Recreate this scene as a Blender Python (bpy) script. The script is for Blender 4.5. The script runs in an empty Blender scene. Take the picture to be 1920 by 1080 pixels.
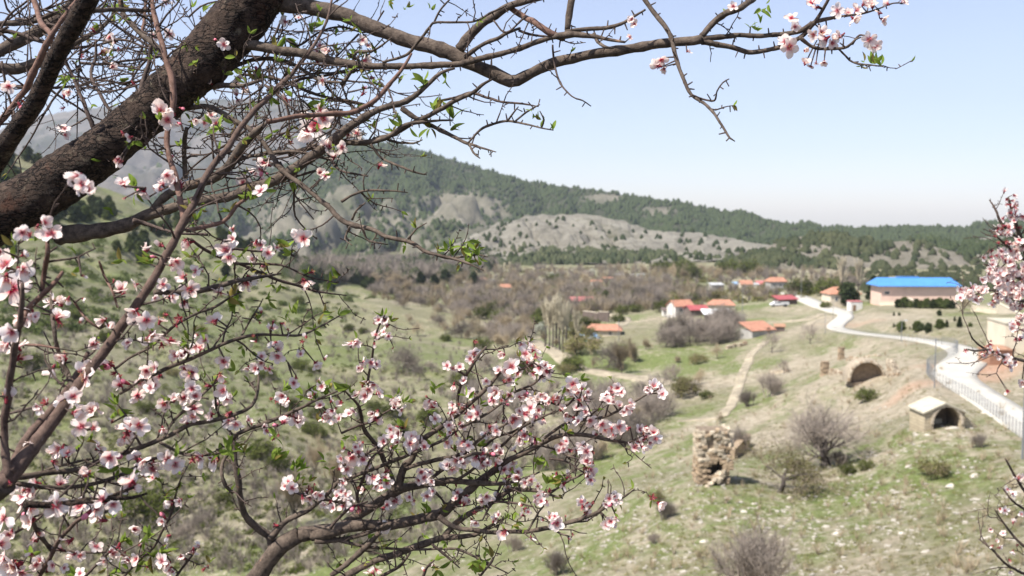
import bpy, math, random
import numpy as np
from mathutils import Vector, Matrix

# ------------------------------------------------------------------ camera, sky, sun, exposure
F = 1867.0                                   # focal length in photograph pixels (35 mm lens)
PITCH = math.atan2(140.0, F)                 # camera looks slightly down
scene = bpy.context.scene
COL = scene.collection
cam_d = bpy.data.cameras.new("camera")
cam = bpy.data.objects.new("camera", cam_d); COL.objects.link(cam)
cam.location = (0, 0, 0)
cam.rotation_euler = (math.pi / 2 - PITCH, 0, 0)
cam_d.sensor_width = 36.0
cam_d.lens = 36.0 * F / 1920.0
cam_d.clip_start = 0.05; cam_d.clip_end = 30000
cam_d.dof.use_dof = True
cam_d.dof.focus_distance = 1.82
cam_d.dof.aperture_fstop = 7.6
cam_d.dof.aperture_blades = 0
scene.camera = cam

SUN_EL = math.radians(55)
SUN_AZ = math.radians(-122)                   # clockwise from +Y: the sun stands to the left, a little behind the camera
sun_dir = Vector((math.sin(SUN_AZ) * math.cos(SUN_EL), math.cos(SUN_AZ) * math.cos(SUN_EL), math.sin(SUN_EL)))
world = bpy.data.worlds.new("World"); scene.world = world; world.use_nodes = True
wn = world.node_tree.nodes; wl = world.node_tree.links
wn.clear()
w_out = wn.new("ShaderNodeOutputWorld"); w_bg = wn.new("ShaderNodeBackground")
w_sky = wn.new("ShaderNodeTexSky"); w_sky.sky_type = 'NISHITA'; w_sky.sun_disc = False
w_sky.sun_elevation = SUN_EL; w_sky.sun_rotation = SUN_AZ
w_sky.altitude = 600; w_sky.air_density = 1.0; w_sky.dust_density = 0.6; w_sky.ozone_density = 1.0
w_bg.inputs[1].default_value = 0.090
w_hs = wn.new("ShaderNodeHueSaturation"); w_hs.inputs["Saturation"].default_value = 0.72
w_mx = wn.new("ShaderNodeMix"); w_mx.data_type = 'RGBA'; w_mx.blend_type = 'MULTIPLY'; w_mx.inputs[0].default_value = 1.0; w_mx.inputs[7].default_value = (0.965, 0.958, 1.08, 1)
wl.new(w_sky.outputs[0], w_hs.inputs["Color"]); wl.new(w_hs.outputs[0], w_mx.inputs[6]); wl.new(w_mx.outputs[2], w_bg.inputs[0]); wl.new(w_bg.outputs[0], w_out.inputs[0])
sun_l = bpy.data.lights.new("sun", 'SUN'); sun_l.energy = 4.7; sun_l.angle = math.radians(0.5)
sun_l.color = (1.0, 0.955, 0.89)
sun_o = bpy.data.objects.new("sun", sun_l); COL.objects.link(sun_o)
sun_o.rotation_euler = sun_dir.to_track_quat('Z', 'Y').to_euler()
vs = scene.view_settings
scene.display_settings.display_device = 'sRGB'
vs.view_transform = 'Standard'; vs.look = 'None'; vs.gamma = 1.0; vs.use_curve_mapping = False
vs.exposure = 1.0
scene.render.engine = 'CYCLES'
cy = scene.cycles
cy.max_bounces = 6; cy.diffuse_bounces = 3; cy.transmission_bounces = 4; cy.transparent_max_bounces = 8
cy.volume_bounces = 0
cy.use_denoising = True
try: cy.denoiser = 'OPENIMAGEDENOISE'
except Exception: pass

# ------------------------------------------------------------------ small maths helpers
rng = np.random.default_rng(7)
random.seed(7)
cp, sp = math.cos(PITCH), math.sin(PITCH)
def P(px, py, d):
    """world point seen at photograph pixel (px, py), d metres along the viewing axis"""
    a = (px - 960) / F; b = (540 - py) / F
    return np.array([a * d, (cp + b * sp) * d, (-sp + b * cp) * d])
def to_px(p):
    p = np.asarray(p, float)
    d = p[..., 1] * cp - p[..., 2] * sp
    up = p[..., 1] * sp + p[..., 2] * cp
    return 960 + F * p[..., 0] / d, 540 - F * up / d, d
def ue(px, py):
    a = (np.asarray(px, float) - 960) / F; b = (540 - np.asarray(py, float)) / F
    dy = cp + b * sp
    return a / dy, (-sp + b * cp) / dy

def _hash(ix, iy, iz, seed):
    h = (ix.astype(np.int64) * 374761393 + iy.astype(np.int64) * 668265263 + iz.astype(np.int64) * 2147483647 + seed * 974711) & 0x7fffffff
    h = ((h ^ (h >> 13)) * 1274126177) & 0x7fffffff
    h = ((h ^ (h >> 16)) * 1911520717) & 0x7fffffff
    return (h & 0xffffff) / float(0xffffff)
def vnoise(x, y, z=0.0, seed=0):
    x, y, z = np.broadcast_arrays(np.asarray(x, float), np.asarray(y, float), np.asarray(z, float))
    ix, iy, iz = np.floor(x), np.floor(y), np.floor(z)
    fx, fy, fz = x - ix, y - iy, z - iz
    fx = fx * fx * (3 - 2 * fx); fy = fy * fy * (3 - 2 * fy); fz = fz * fz * (3 - 2 * fz)
    r = 0
    for a in (0, 1):
        for b in (0, 1):
            for c in (0, 1):
                w = (fx if a else 1 - fx) * (fy if b else 1 - fy) * (fz if c else 1 - fz)
                r = r + w * _hash(ix + a, iy + b, iz + c, seed)
    return r * 2 - 1
def fbm(x, y, z=0.0, oct=4, seed=0, gain=0.5):
    r = 0; a = 1.0; t = 0
    for k in range(oct):
        r = r + a * vnoise(np.asarray(x) * 2 ** k, np.asarray(y) * 2 ** k, np.asarray(z) * 2 ** k, seed + k * 17); t += a; a *= gain
    return r / t
def sstep(a, b, x):
    t = np.clip((np.asarray(x, float) - a) / (b - a), 0, 1); return t * t * (3 - 2 * t)

# ------------------------------------------------------------------ mesh and object helpers
def new_mesh(name, verts, faces, mats=(), smooth=False, midx=None, attrs=None):
    me = bpy.data.meshes.new(name)
    verts = np.asarray(verts, np.float32).reshape(-1, 3)
    if isinstance(faces, np.ndarray):
        k = faces.shape[1]
        me.vertices.add(len(verts)); me.vertices.foreach_set("co", verts.ravel())
        me.loops.add(faces.size); me.loops.foreach_set("vertex_index", faces.astype(np.int32).ravel())
        me.polygons.add(len(faces)); me.polygons.foreach_set("loop_start", np.arange(0, faces.size, k, dtype=np.int32))
        me.polygons.foreach_set("loop_total", np.full(len(faces), k, dtype=np.int32))
        me.update(calc_edges=True)
    else:
        me.from_pydata([tuple(v) for v in verts.tolist()], [], [tuple(f) for f in faces]); me.update()
    for m in (mats if isinstance(mats, (list, tuple)) else [mats]): me.materials.append(m)
    if midx is not None: me.polygons.foreach_set("material_index", np.asarray(midx, np.int32))
    if smooth: me.polygons.foreach_set("use_smooth", np.ones(len(me.polygons), dtype=bool))
    if attrs:
        for k, v in attrs.items():
            at = me.attributes.new(k, 'FLOAT', 'POINT'); at.data.foreach_set("value", np.asarray(v, np.float32))
    return me
def link(name, data, parent=None, loc=None, rot=None, scale=None):
    o = bpy.data.objects.new(name, data); COL.objects.link(o)
    if parent is not None: o.parent = parent
    if loc is not None: o.location = loc
    if rot is not None: o.rotation_euler = rot
    if scale is not None: o.scale = scale if hasattr(scale, '__len__') else (scale,) * 3
    return o
def tag(o, label=None, cat=None, group=None, kind=None):
    if label: o["label"] = label
    if cat: o["category"] = cat
    if group: o["group"] = group
    if kind: o["kind"] = kind
    return o
def thing(name, label, cat, loc=(0, 0, 0), rz=0.0, group=None, scale=None):
    o = link(name, None, None, loc, (0, 0, rz), scale)
    o.empty_display_size = 0.1
    return tag(o, label, cat, group)
_children = {}
def copy_tree(root, loc, rz=0.0, scale=1.0, label=None, group=None):
    """copy of a thing with its parts; built with plain obj.copy(), sharing mesh data"""
    kids = _children.get(root.name)
    if kids is None:
        kids = [(c, list(c.children)) for c in root.children]; _children[root.name] = kids
    r = root.copy(); COL.objects.link(r); r.location = loc; r.rotation_euler = (0, 0, rz)
    r.scale = scale if hasattr(scale, '__len__') else (scale,) * 3
    if label: r["label"] = label
    if group: r["group"] = group
    for c, gs in kids:
        cc = c.copy(); COL.objects.link(cc); cc.parent = r
        for g in gs:
            gg = g.copy(); COL.objects.link(gg); gg.parent = cc
    return r

def prisms(P0, P1, R0, R1, n=3):
    P0 = np.asarray(P0, float); P1 = np.asarray(P1, float); R0 = np.asarray(R0, float); R1 = np.asarray(R1, float)
    d = P1 - P0; L = np.linalg.norm(d, axis=1, keepdims=True); d = d / np.maximum(L, 1e-9)
    ref = np.where(np.abs(d[:, 2:3]) < 0.9, np.array([[0, 0, 1.0]]), np.array([[1.0, 0, 0]]))
    a = np.cross(d, ref); a /= np.linalg.norm(a, axis=1, keepdims=True); b = np.cross(d, a)
    N = len(P0); V = np.zeros((N, 2 * n, 3)); ph = np.arange(n) * 2 * math.pi / n
    for k in range(n):
        o = a * math.cos(ph[k]) + b * math.sin(ph[k])
        V[:, k] = P0 + o * R0[:, None]; V[:, n + k] = P1 + o * R1[:, None]
    f = np.array([[k, (k + 1) % n, n + (k + 1) % n, n + k] for k in range(n)])
    Fc = (f[None] + (np.arange(N) * 2 * n)[:, None, None]).reshape(-1, 4)
    return V.reshape(-1, 3), Fc
class MB:
    def __init__(s): s.v = []; s.f = []; s.m = []; s.n = 0
    def add(s, v, f, m=0):
        v = np.asarray(v, float).reshape(-1, 3)
        s.v.append(v); s.f += [tuple(int(i) + s.n for i in q) for q in f]; s.m += [m] * len(f); s.n += len(v); return s
    def box(s, c, size, rz=0.0, m=0, rx=0.0, ry=0.0, jit=0.0):
        x, y, z = [k / 2 for k in size]
        v = np.array([[-x, -y, -z], [x, -y, -z], [x, y, -z], [-x, y, -z], [-x, -y, z], [x, -y, z], [x, y, z], [-x, y, z]])
        if jit: v = v + rng.uniform(-jit, jit, v.shape)
        R = np.array((Matrix.Rotation(rz, 3, 'Z') @ Matrix.Rotation(ry, 3, 'Y') @ Matrix.Rotation(rx, 3, 'X')))
        return s.add(v @ R.T + np.asarray(c, float), [(0, 3, 2, 1), (4, 5, 6, 7), (0, 1, 5, 4), (1, 2, 6, 5), (2, 3, 7, 6), (3, 0, 4, 7)], m)
    def tube(s, pts, rad, n=8, m=0, cap=True):
        v, f = tube(pts, rad, n, cap=cap); return s.add(v, f, m)
    def mesh(s, name, mats, smooth=False):
        return new_mesh(name, np.concatenate(s.v), s.f, mats, smooth, s.m)
    def build(s, name, mats, parent=None, loc=None, smooth=False, rot=None):
        return link(name, s.mesh(name, mats, smooth), parent, loc, rot)
def tube(pts, rad, n=8, cap=True, disp=None):
    pts = np.asarray(pts, float); rad = np.broadcast_to(np.asarray(rad, float), (len(pts),))
    t = np.gradient(pts, axis=0); t /= np.maximum(np.linalg.norm(t, axis=1, keepdims=True), 1e-9)
    a = np.cross(t[0], [0, 0, 1.0]);
    if np.linalg.norm(a) < 0.1: a = np.cross(t[0], [1.0, 0, 0])
    a /= np.linalg.norm(a)
    V = np.zeros((len(pts), n, 3)); ph = np.arange(n) * 2 * math.pi / n
    for i in range(len(pts)):
        a = a - t[i] * a.dot(t[i]); a /= max(np.linalg.norm(a), 1e-9); b = np.cross(t[i], a)
        V[i] = pts[i] + rad[i] * (np.cos(ph)[:, None] * a + np.sin(ph)[:, None] * b)
    if disp is not None:
        c = pts[:, None, :]; o = V - c; V = c + o * (1 + disp(V))[..., None]
    f = []
    for i in range(len(pts) - 1):
        for k in range(n):
            k2 = (k + 1) % n
            f.append((i * n + k, i * n + k2, (i + 1) * n + k2, (i + 1) * n + k))
    if cap:
        f.append(tuple(range(n - 1, -1, -1))); f.append(tuple((len(pts) - 1) * n + k for k in range(n)))
    return V.reshape(-1, 3), f
def catmull(pts, step):
    pts = np.asarray(pts, float)
    if len(pts) < 3:
        n = max(2, int(np.linalg.norm(pts[-1][:3] - pts[0][:3]) / step) + 1)
        return np.array([pts[0] + (pts[-1] - pts[0]) * t for t in np.linspace(0, 1, n)])
    q = np.vstack([2 * pts[0] - pts[1], pts, 2 * pts[-1] - pts[-2]]); out = []
    for i in range(1, len(q) - 2):
        p0, p1, p2, p3 = q[i - 1], q[i], q[i + 1], q[i + 2]
        n = max(1, int(np.linalg.norm(p2[:3] - p1[:3]) / step))
        for t in np.arange(n) / n:
            out.append(0.5 * (2 * p1 + (p2 - p0) * t + (2 * p0 - 5 * p1 + 4 * p2 - p3) * t * t + (3 * p1 - p0 - 3 * p2 + p3) * t ** 3))
    out.append(pts[-1]); return np.array(out)

# ------------------------------------------------------------------ materials
class NT:
    def __init__(s, name):
        s.m = bpy.data.materials.new(name); s.m.use_nodes = True; s.t = s.m.node_tree; s.N = s.t.nodes; s.L = s.t.links
        s.b = s.N["Principled BSDF"]; s.out = s.N["Material Output"]; s.b.inputs["Roughness"].default_value = 0.85
        s.b.inputs["Specular IOR Level"].default_value = 0.25
    def new(s, ty, **kw):
        n = s.N.new(ty)
        for k, v in kw.items(): setattr(n, k, v)
        return n
    def put(s, sock, v):
        if isinstance(v, bpy.types.NodeSocket): s.L.new(v, sock)
        elif hasattr(v, '__len__') and len(v) == 3 and sock.type == 'RGBA': sock.default_value = (*v, 1)
        else: sock.default_value = v
    def coord(s, which="Object"): return s.new("ShaderNodeTexCoord").outputs[which]
    def geo(s): return s.new("ShaderNodeNewGeometry").outputs["Position"]
    def map(s, v, scale=(1, 1, 1)):
        n = s.new("ShaderNodeMapping"); s.L.new(v, n.inputs[0]); n.inputs["Scale"].default_value = scale; return n.outputs[0]
    def noise(s, v, scale, detail=4, rough=0.55, out=0):
        n = s.new("ShaderNodeTexNoise"); s.L.new(v, n.inputs["Vector"]); n.inputs["Scale"].default_value = scale
        n.inputs["Detail"].default_value = detail; n.inputs["Roughness"].default_value = rough; return n.outputs[out]
    def vor(s, v, scale, feature='F1', out="Distance"):
        n = s.new("ShaderNodeTexVoronoi", feature=feature); s.L.new(v, n.inputs["Vector"]); n.inputs["Scale"].default_value = scale; return n.outputs[out]
    def ramp(s, v, stops):
        n = s.new("ShaderNodeValToRGB"); s.L.new(v, n.inputs[0]); e = n.color_ramp.elements
        while len(e) > 1: e.remove(e[-1])
        e[0].position, e[0].color = stops[0][0], (*stops[0][1], 1)
        for p, c in stops[1:]:
            q = e.new(p); q.color = (*c, 1)
        return n.outputs[0]
    def mix(s, f, a, b, mode='MIX'):
        n = s.new("ShaderNodeMix", data_type='RGBA', blend_type=mode)
        s.put(n.inputs[0], f); s.put(n.inputs[6], a); s.put(n.inputs[7], b); return n.outputs[2]
    def math(s, op, a, b=0.0, clamp=False):
        n = s.new("ShaderNodeMath", operation=op, use_clamp=clamp); s.put(n.inputs[0], a); s.put(n.inputs[1], b); return n.outputs[0]
    def rng(s, v, a, b, c=0.0, d=1.0):
        n = s.new("ShaderNodeMapRange"); s.put(n.inputs[0], v)
        for i, q in enumerate((a, b, c, d)): n.inputs[1 + i].default_value = q
        return n.outputs[0]
    def attr(s, name): return s.new("ShaderNodeAttribute", attribute_name=name).outputs["Fac"]
    def bump(s, h, strength=0.5, dist=0.02):
        n = s.new("ShaderNodeBump"); n.inputs["Strength"].default_value = strength; n.inputs["Distance"].default_value = dist
        s.L.new(h, n.inputs["Height"]); s.L.new(n.outputs[0], s.b.inputs["Normal"]); return n.outputs[0]
    def color(s, v): s.put(s.b.inputs["Base Color"], v); return s
    def rough(s, v): s.b.inputs["Roughness"].default_value = v; return s
    def objrand(s): return s.new("ShaderNodeObjectInfo").outputs["Random"]
def simple(name, c, var=0.25, scale=3.0, rough=0.85, bump=0.0, bscale=None, spec=0.25, c2=None, objvar=0.0):
    n = NT(name); co = n.geo(); nz = n.noise(co, scale, 5)
    lo = tuple(k * (1 - var) for k in c); hi = c2 or tuple(min(1, k * (1 + var)) for k in c)
    col = n.ramp(nz, [(0.3, lo), (0.7, hi)])
    if objvar:
        r = n.objrand(); f = n.rng(r, 0, 1, 1 - objvar, 1 + objvar)
        v = n.new("ShaderNodeHueSaturation"); n.L.new(f, v.inputs["Value"]); n.L.new(col, v.inputs["Color"]); col = v.outputs[0]
    n.color(col); n.rough(rough); n.b.inputs["Specular IOR Level"].default_value = spec
    if bump: n.bump(n.noise(co, bscale or scale * 4, 5), bump, 0.03)
    return n.m
def leafy(name, c, c2, trans=0.4, scale=1.0, objvar=0.15):
    n = NT(name); co = n.geo(); col = n.ramp(n.noise(co, scale, 3), [(0.3, c), (0.7, c2)])
    v = n.new("ShaderNodeHueSaturation"); n.L.new(n.rng(n.objrand(), 0, 1, 1 - objvar, 1 + objvar), v.inputs["Value"]); n.L.new(col, v.inputs["Color"])
    d = n.new("ShaderNodeBsdfDiffuse"); t = n.new("ShaderNodeBsdfTranslucent"); m = n.new("ShaderNodeMixShader")
    n.L.new(v.outputs[0], d.inputs[0]); n.L.new(v.outputs[0], t.inputs[0]); m.inputs[0].default_value = trans
    n.L.new(d.outputs[0], m.inputs[1]); n.L.new(t.outputs[0], m.inputs[2]); n.L.new(m.outputs[0], n.out.inputs[0]); return n.m
# ------------------------------------------------------------------ the ground: one height field fitted to surveyed points
CTRL = [  # photograph pixel x, y and distance in metres of ground points
 (1900,1080,42),(1500,1080,50),(1100,1080,58),(700,1080,72),(300,1080,86),(0,1080,95),(-400,1080,100),(2300,1080,38),
 (1900,950,55),(1500,950,66),(1100,950,80),(700,1000,86),(300,1000,98),(0,1000,102),(0,900,114),(-400,900,120),(2300,900,54),
 (0,800,130),(0,700,150),(0,600,180),(0,500,230),(0,400,300),(0,320,400),(0,276,460),
 (-500,700,150),(-500,500,220),(-500,300,340),(-500,150,460),
 (300,900,110),(300,800,130),(300,700,165),(300,600,220),(300,500,320),(300,440,390),(300,392,455),
 (130,640,180),(130,450,300),(130,330,430),
 (600,900,115),(600,800,145),(600,700,185),(600,620,250),(600,560,330),(600,520,400),(450,560,300),(450,470,420),(450,450,445),
 (900,870,115),(900,780,150),(900,700,185),(900,640,250),(900,600,310),(900,550,420),(900,520,560),(900,500,690),(740,560,380),(740,545,430),
 (1240,900,88),(1240,840,105),(1240,760,145),(1240,712,175),(1240,650,215),(1240,600,290),(1240,560,370),(1240,530,480),(1240,505,640),
 (1370,775,128),(1400,655,195),(1330,905,71),(1548,875,80),(1640,702,115),(1550,617,205),(1500,560,320),(1450,522,480),(1400,500,600),
 (1755,805,76),(1900,870,66),(1850,750,88),(1915,788,80),(1990,835,71),(1740,690,116),(1785,700,108),(1810,722,98),(1822,668,121),(1757,644,140),(1690,633,160),(1600,623,190),
 (1590,590,235),(1650,567,262),(1800,567,262),(1700,600,200),(1850,600,180),(1900,640,130),(2000,700,95),(2300,750,80),(2300,620,120),
 (1650,548,330),(1900,548,330),(2300,545,330),(1450,800,105),(1450,720,145),(1600,760,104),(1150,640,230),(1100,695,192),(1000,635,255),
]
CZ = [(u, Y, z) for Y, z in ((0.5, -1.65), (2.0, -2.3), (5, -4.2), (12, -7.6), (24, -12.2)) for u in (-0.9, -0.3, 0.3, 0.9)]
CZ = [(u, Y, z - (0.12 * Y * (0.9 - u) / 1.8)) for u, Y, z in CZ]
CZ += [(u, 1000, -40) for u in (-0.9, -0.5, -0.1, 0.3, 0.7, 1.1)] + [(u, 2600, -45) for u in (-0.9, 0, 0.9)] + [(-0.75, 700, 0), (-0.35, 640, -30), (-0.55, 620, 0)]
_c = []; _e = []
for px, py, Y in CTRL:
    u, e = ue(px, py); _c.append((u * 2, math.log(Y))); _e.append(float(e))
for u, Y, z in CZ: _c.append((u * 2, math.log(Y))); _e.append(z / Y)
_c = np.array(_c); _e = np.array(_e)
def _phi(r): return np.where(r > 0, r * r * np.log(np.maximum(r, 1e-9)), 0)
_n = len(_c); _K = _phi(np.linalg.norm(_c[:, None] - _c[None], axis=2)) + np.eye(_n) * 0.004
_A = np.zeros((_n + 3, _n + 3)); _A[:_n, :_n] = _K; _A[:_n, _n] = 1; _A[:_n, _n + 1:] = _c; _A[_n, :_n] = 1; _A[_n + 1:, :_n] = _c.T
_w = np.linalg.solve(_A, np.concatenate([_e, [0, 0, 0]]))
def tps(u, s):
    sh = np.shape(u); q = np.stack([np.ravel(u) * 2, np.ravel(s)], 1); out = np.zeros(len(q))
    for i in range(0, len(q), 40000):
        b = q[i:i + 40000]
        out[i:i + 40000] = _phi(np.sqrt(((b[:, None] - _c[None]) ** 2).sum(2))) @ _w[:_n] + _w[_n] + b @ _w[_n + 1:]
    return out.reshape(sh)
def H0(x, y):
    x = np.asarray(x, float); y = np.maximum(np.asarray(y, float), 0.5)
    z = tps(np.clip(x / y, -1.3, 1.4), np.log(y)) * y
    k = np.clip(y / 90.0, 0.05, 1.3)
    z = z + k * (0.9 * fbm(x / 26, y / 26, 0, 3, 3) + 0.28 * fbm(x / 6, y / 6, 0, 3, 9))
    # gullies on the opposite, left-hand slope
    left = sstep(0.02, -0.18, x / y) * sstep(95, 140, y)
    g = 1 - np.abs(fbm((x * 0.8 + y * 0.6) / 22, (y * 0.8 - x * 0.6) / 60, 0, 3, 41)) * 2.2
    z = z - left * 2.2 * np.clip(g, 0, 1) ** 3
    return z
def ray_ground(px, py, fn=None):
    u, e = ue(px, py); Y = np.exp(np.linspace(math.log(6), math.log(900), 1400))
    h = (fn or H0)(u * Y, Y); below = np.nonzero(e * Y < h)[0]
    if len(below) == 0: i = len(Y) - 1
    else: i = max(1, below[0])
    a, b = Y[i - 1], Y[i]; fa = e * a - h[i - 1]; fb = e * b - h[i]
    y = a + (b - a) * (fa / (fa - fb)) if fa != fb else a
    return np.array([u * y, y, float(e * y)])

# centre line of the concrete road (found where it lies on the ground) and its bed
ROADPX = [(1478,549),(1500,557),(1530,570),(1562,581),(1586,591),(1575,603),(1566,615),(1605,624),(1690,633),(1757,643),(1797,652),(1818,666),(1806,682),(1784,700),(1796,715),(1812,724),(1850,748),(1915,790),(1990,838),(2120,930)]
road_c = np.array([ray_ground(*p) for p in ROADPX])
k = np.ones(3) / 3
road_s = catmull(road_c, 2.0)
for _ in range(6):
    zz = road_s[:, 2].copy(); zz[1:-1] = (zz[:-2] + zz[1:-1] * 2 + zz[2:]) / 4; road_s[:, 2] = zz
for _ in range(3):
    q = road_s.copy(); q[1:-1] = (q[:-2] + q[1:-1] * 2 + q[2:]) / 4; road_s = q
def line_near(x, y, line):
    x = np.asarray(x, float); y = np.asarray(y, float)
    best = np.full(x.shape, 1e9); bz = np.zeros(x.shape)
    for a, b in zip(line[:-1], line[1:]):
        d = b - a; L = d[0] ** 2 + d[1] ** 2 + 1e-9
        t = np.clip(((x - a[0]) * d[0] + (y - a[1]) * d[1]) / L, 0, 1)
        dd = np.hypot(x - a[0] - t * d[0], y - a[1] - t * d[1]); m = dd < best
        best = np.where(m, dd, best); bz = np.where(m, a[2] + t * d[2], bz)
    return best, bz
def road_w(y): return 1.75 + 0.55 * np.exp(-((np.asarray(y, float) - 112) / 14) ** 2) + 0.35 * sstep(230, 250, y) * 4
def H(x, y):
    z = H0(x, y)
    x = np.asarray(x, float); y = np.asarray(y, float)
    near = (y > 55) & (y < 420) & (x > 20)
    if np.any(near):
        d, rz = line_near(np.where(near, x, 0), np.where(near, y, 0), road_s[::2])
        w = (1 - sstep(3.4, 7.5, d)) * near
        z = z * (1 - w) + (rz - 0.10) * w
    return z
def G(px, py): return ray_ground(px, py, H)
def drop(x, y): return float(H(np.array([float(x)]), np.array([float(y)]))[0])

# ---- the ground sheet
NU, NY = 460, 520
us = np.linspace(-1.05, 1.15, NU)
s1 = np.linspace(math.log(0.6), math.log(36), 40)[:-1]; s2 = np.linspace(math.log(36), math.log(480), NY - 90); s3 = np.linspace(math.log(480), math.log(2600), 52)[1:]
ss = np.concatenate([s1, s2, s3]); NYY = len(ss)
UU, SS = np.meshgrid(us, ss); GY = np.exp(SS); GX = UU * GY; GZ = H(GX, GY)
idx = np.arange(NU * NYY).reshape(NYY, NU)
quads = np.stack([idx[:-1, :-1], idx[:-1, 1:], idx[1:, 1:], idx[1:, :-1]], -1).reshape(-1, 4)
_ex = GZ / GY
def G(px, py):
    """ground point seen at a photograph pixel, read from the finished sheet"""
    u, e = ue(px, py); t = (float(u) - us[0]) / (us[1] - us[0]); i = int(min(max(t, 0), NU - 2)); t -= i
    col = _ex[:, i] * (1 - t) + _ex[:, i + 1] * t; m = np.nonzero((col >= e) & (ss > 1.8))[0]; j = max(1, m[0]) if len(m) else len(ss) - 60
    fa = e - col[j - 1]; fb = e - col[j]; k_ = fa / (fa - fb) if fa != fb else 1.0
    y = float(GY[j - 1, 0] + (GY[j, 0] - GY[j - 1, 0]) * min(max(k_, 0), 1)); return np.array([float(u) * y, y, float(e) * y])
# green, soil and gravel cover (properties of the ground itself)
def blob(px, py, r, ar=1.0):
    c = G(px, py); return np.exp(-(((GX - c[0]) / (r * ar)) ** 2 + ((GY - c[1]) / r) ** 2))
lush = 0.08 + 0.16 * sstep(0.0, -0.12, UU) + 0.95 * fbm(GX / 30, GY / 30, GZ / 1.6, 4, 5) + 0.10 * sstep(140, 190, GY)
for px, py, r, ar, w in [(1470,912,5,2.6,2.6),(1400,935,4,2.0,1.8),(1560,888,4,2.4,1.4),(1640,850,6,2.4,.7),(1440,960,5,3,.8),(1230,830,16,.8,.9),(1160,860,12,1,.8),(1215,690,22,1,.8),(640,1035,10,1,1.2),(880,930,14,1,.9),(1180,670,16,1.2,.7),
    (1300,780,14,1,.5),(1380,610,16,1.5,.6),(1400,575,24,1.6,.7),(480,700,20,1.5,.2),(700,660,26,1.4,.2),(560,760,16,1.5,.35),(960,560,26,2,.7),(1550,700,5,2.5,.7),(1700,890,6,2.2,.5),(1860,980,6,1.6,.5),
    (1500,965,5,3,.4),(1640,700,6,3,.5),(1000,1040,9,1.5,.25),(1300,545,20,1.6,.6),(1090,530,30,2,.6),(1400,690,10,2,.5)]:
    lush = lush + w * blob(px, py, r, ar)
soil = 0.34 + 0.75 * fbm(GX / 14, GY / 14, GZ / 0.7, 4, 15) + 0.12 * sstep(0.1, 0.35, UU)
soil = soil - 0.20 * sstep(0.0, -0.15, UU) + 0.45 * sstep(0.05, -0.2, UU) * sstep(150, 105, GY) * (0.5 + fbm(GX / 9, GY / 9, 0, 3, 77))
for px, py, r, ar, w in [(1620,600,7,1.4,1.1),(1590,612,5,2,1.0),(1860,690,4,2,1.0),(1890,700,5,1.5,1.2),(1600,775,5,2,.7),(1640,690,10,1.2,.6),(1390,840,4,2,.7),(1700,760,4,2,.6),(1500,690,9,2,.7),(1650,860,4,2.5,.4),
    (1380,800,9,1,.4),(60,640,20,1,.5),(700,560,26,2,.5),(560,930,12,1,.4)]:
    soil = soil + w * blob(px, py, r, ar)
red = 0.15 + 0.4 * fbm(GX / 8, GY / 8, 0, 3, 31)
for px, py, r, ar, w in [(1880,690,5,1.5,1.0),(1840,712,3,2,.6),(1690,740,2.5,2,.6),(1600,608,6,2,.4)]: red = red + w * blob(px, py, r, ar)

n = NT("hillside_ground"); pos = n.geo()
lu = n.math('ADD', n.attr("lush"), n.math('MULTIPLY', n.math('SUBTRACT', n.noise(pos, 0.45, 6, 0.7), 0.5), 2.2))
so = n.math('ADD', n.attr("soil"), n.math('MULTIPLY', n.math('SUBTRACT', n.noise(n.map(pos, (1, 1, 2.5)), 0.6, 7, 0.75), 0.5), 2.6))
dry = n.ramp(n.noise(pos, 1.3, 6, 0.7), [(0.3, (0.10, 0.095, 0.05)), (0.5, (0.19, 0.175, 0.10)), (0.72, (0.29, 0.26, 0.17))])
grn = n.ramp(n.noise(pos, 1.7, 6, 0.7), [(0.3, (0.085, 0.105, 0.03)), (0.55, (0.14, 0.17, 0.052)), (0.75, (0.205, 0.235, 0.085))])
earth = n.ramp(n.noise(pos, 0.9, 6, 0.7), [(0.3, (0.21, 0.175, 0.12)), (0.55, (0.345, 0.295, 0.215)), (0.75, (0.46, 0.415, 0.33))])
redc = n.mix(n.rng(n.attr("red"), 0.35, 1.0), earth, (0.40, 0.25, 0.17))
col = n.mix(n.rng(lu, 0.1, 0.75), dry, grn)
col = n.mix(n.rng(so, 0.25, 0.85), col, redc)
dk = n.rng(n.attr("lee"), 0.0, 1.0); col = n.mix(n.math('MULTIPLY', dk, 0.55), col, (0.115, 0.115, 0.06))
col = n.mix(n.math('MULTIPLY', n.rng(n.noise(pos, 0.16, 7, 0.72), 0.50, 0.62), 0.32), col, (0.125, 0.115, 0.058))
fleck = n.vor(n.map(pos, (1, 1, 1.6)), 1.7)
fl = n.math('MULTIPLY', n.rng(fleck, 0.30, 0.14), n.rng(n.noise(pos, 0.25, 4), 0.42, 0.62))
col = n.mix(n.math('MULTIPLY', fl, 0.75), col, (0.55, 0.5, 0.42))
tuft = n.math('MULTIPLY', n.rng(n.noise(pos, 2.2, 6, 0.75), 0.52, 0.66), 0.5)
col = n.mix(tuft, col, (0.075, 0.09, 0.035))
n.color(col); n.rough(0.95); n.bump(n.noise(pos, 1.8, 7, 0.7), 0.9, 0.35)
M_ground = n.m
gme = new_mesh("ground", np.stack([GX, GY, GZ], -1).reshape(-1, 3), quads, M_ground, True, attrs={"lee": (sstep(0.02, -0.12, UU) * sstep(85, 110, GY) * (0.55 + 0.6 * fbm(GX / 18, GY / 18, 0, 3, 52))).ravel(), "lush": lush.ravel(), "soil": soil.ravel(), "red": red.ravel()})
tag(link("ground", gme), "grassy stony hillside running down into the valley", None, None, "structure")

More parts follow.
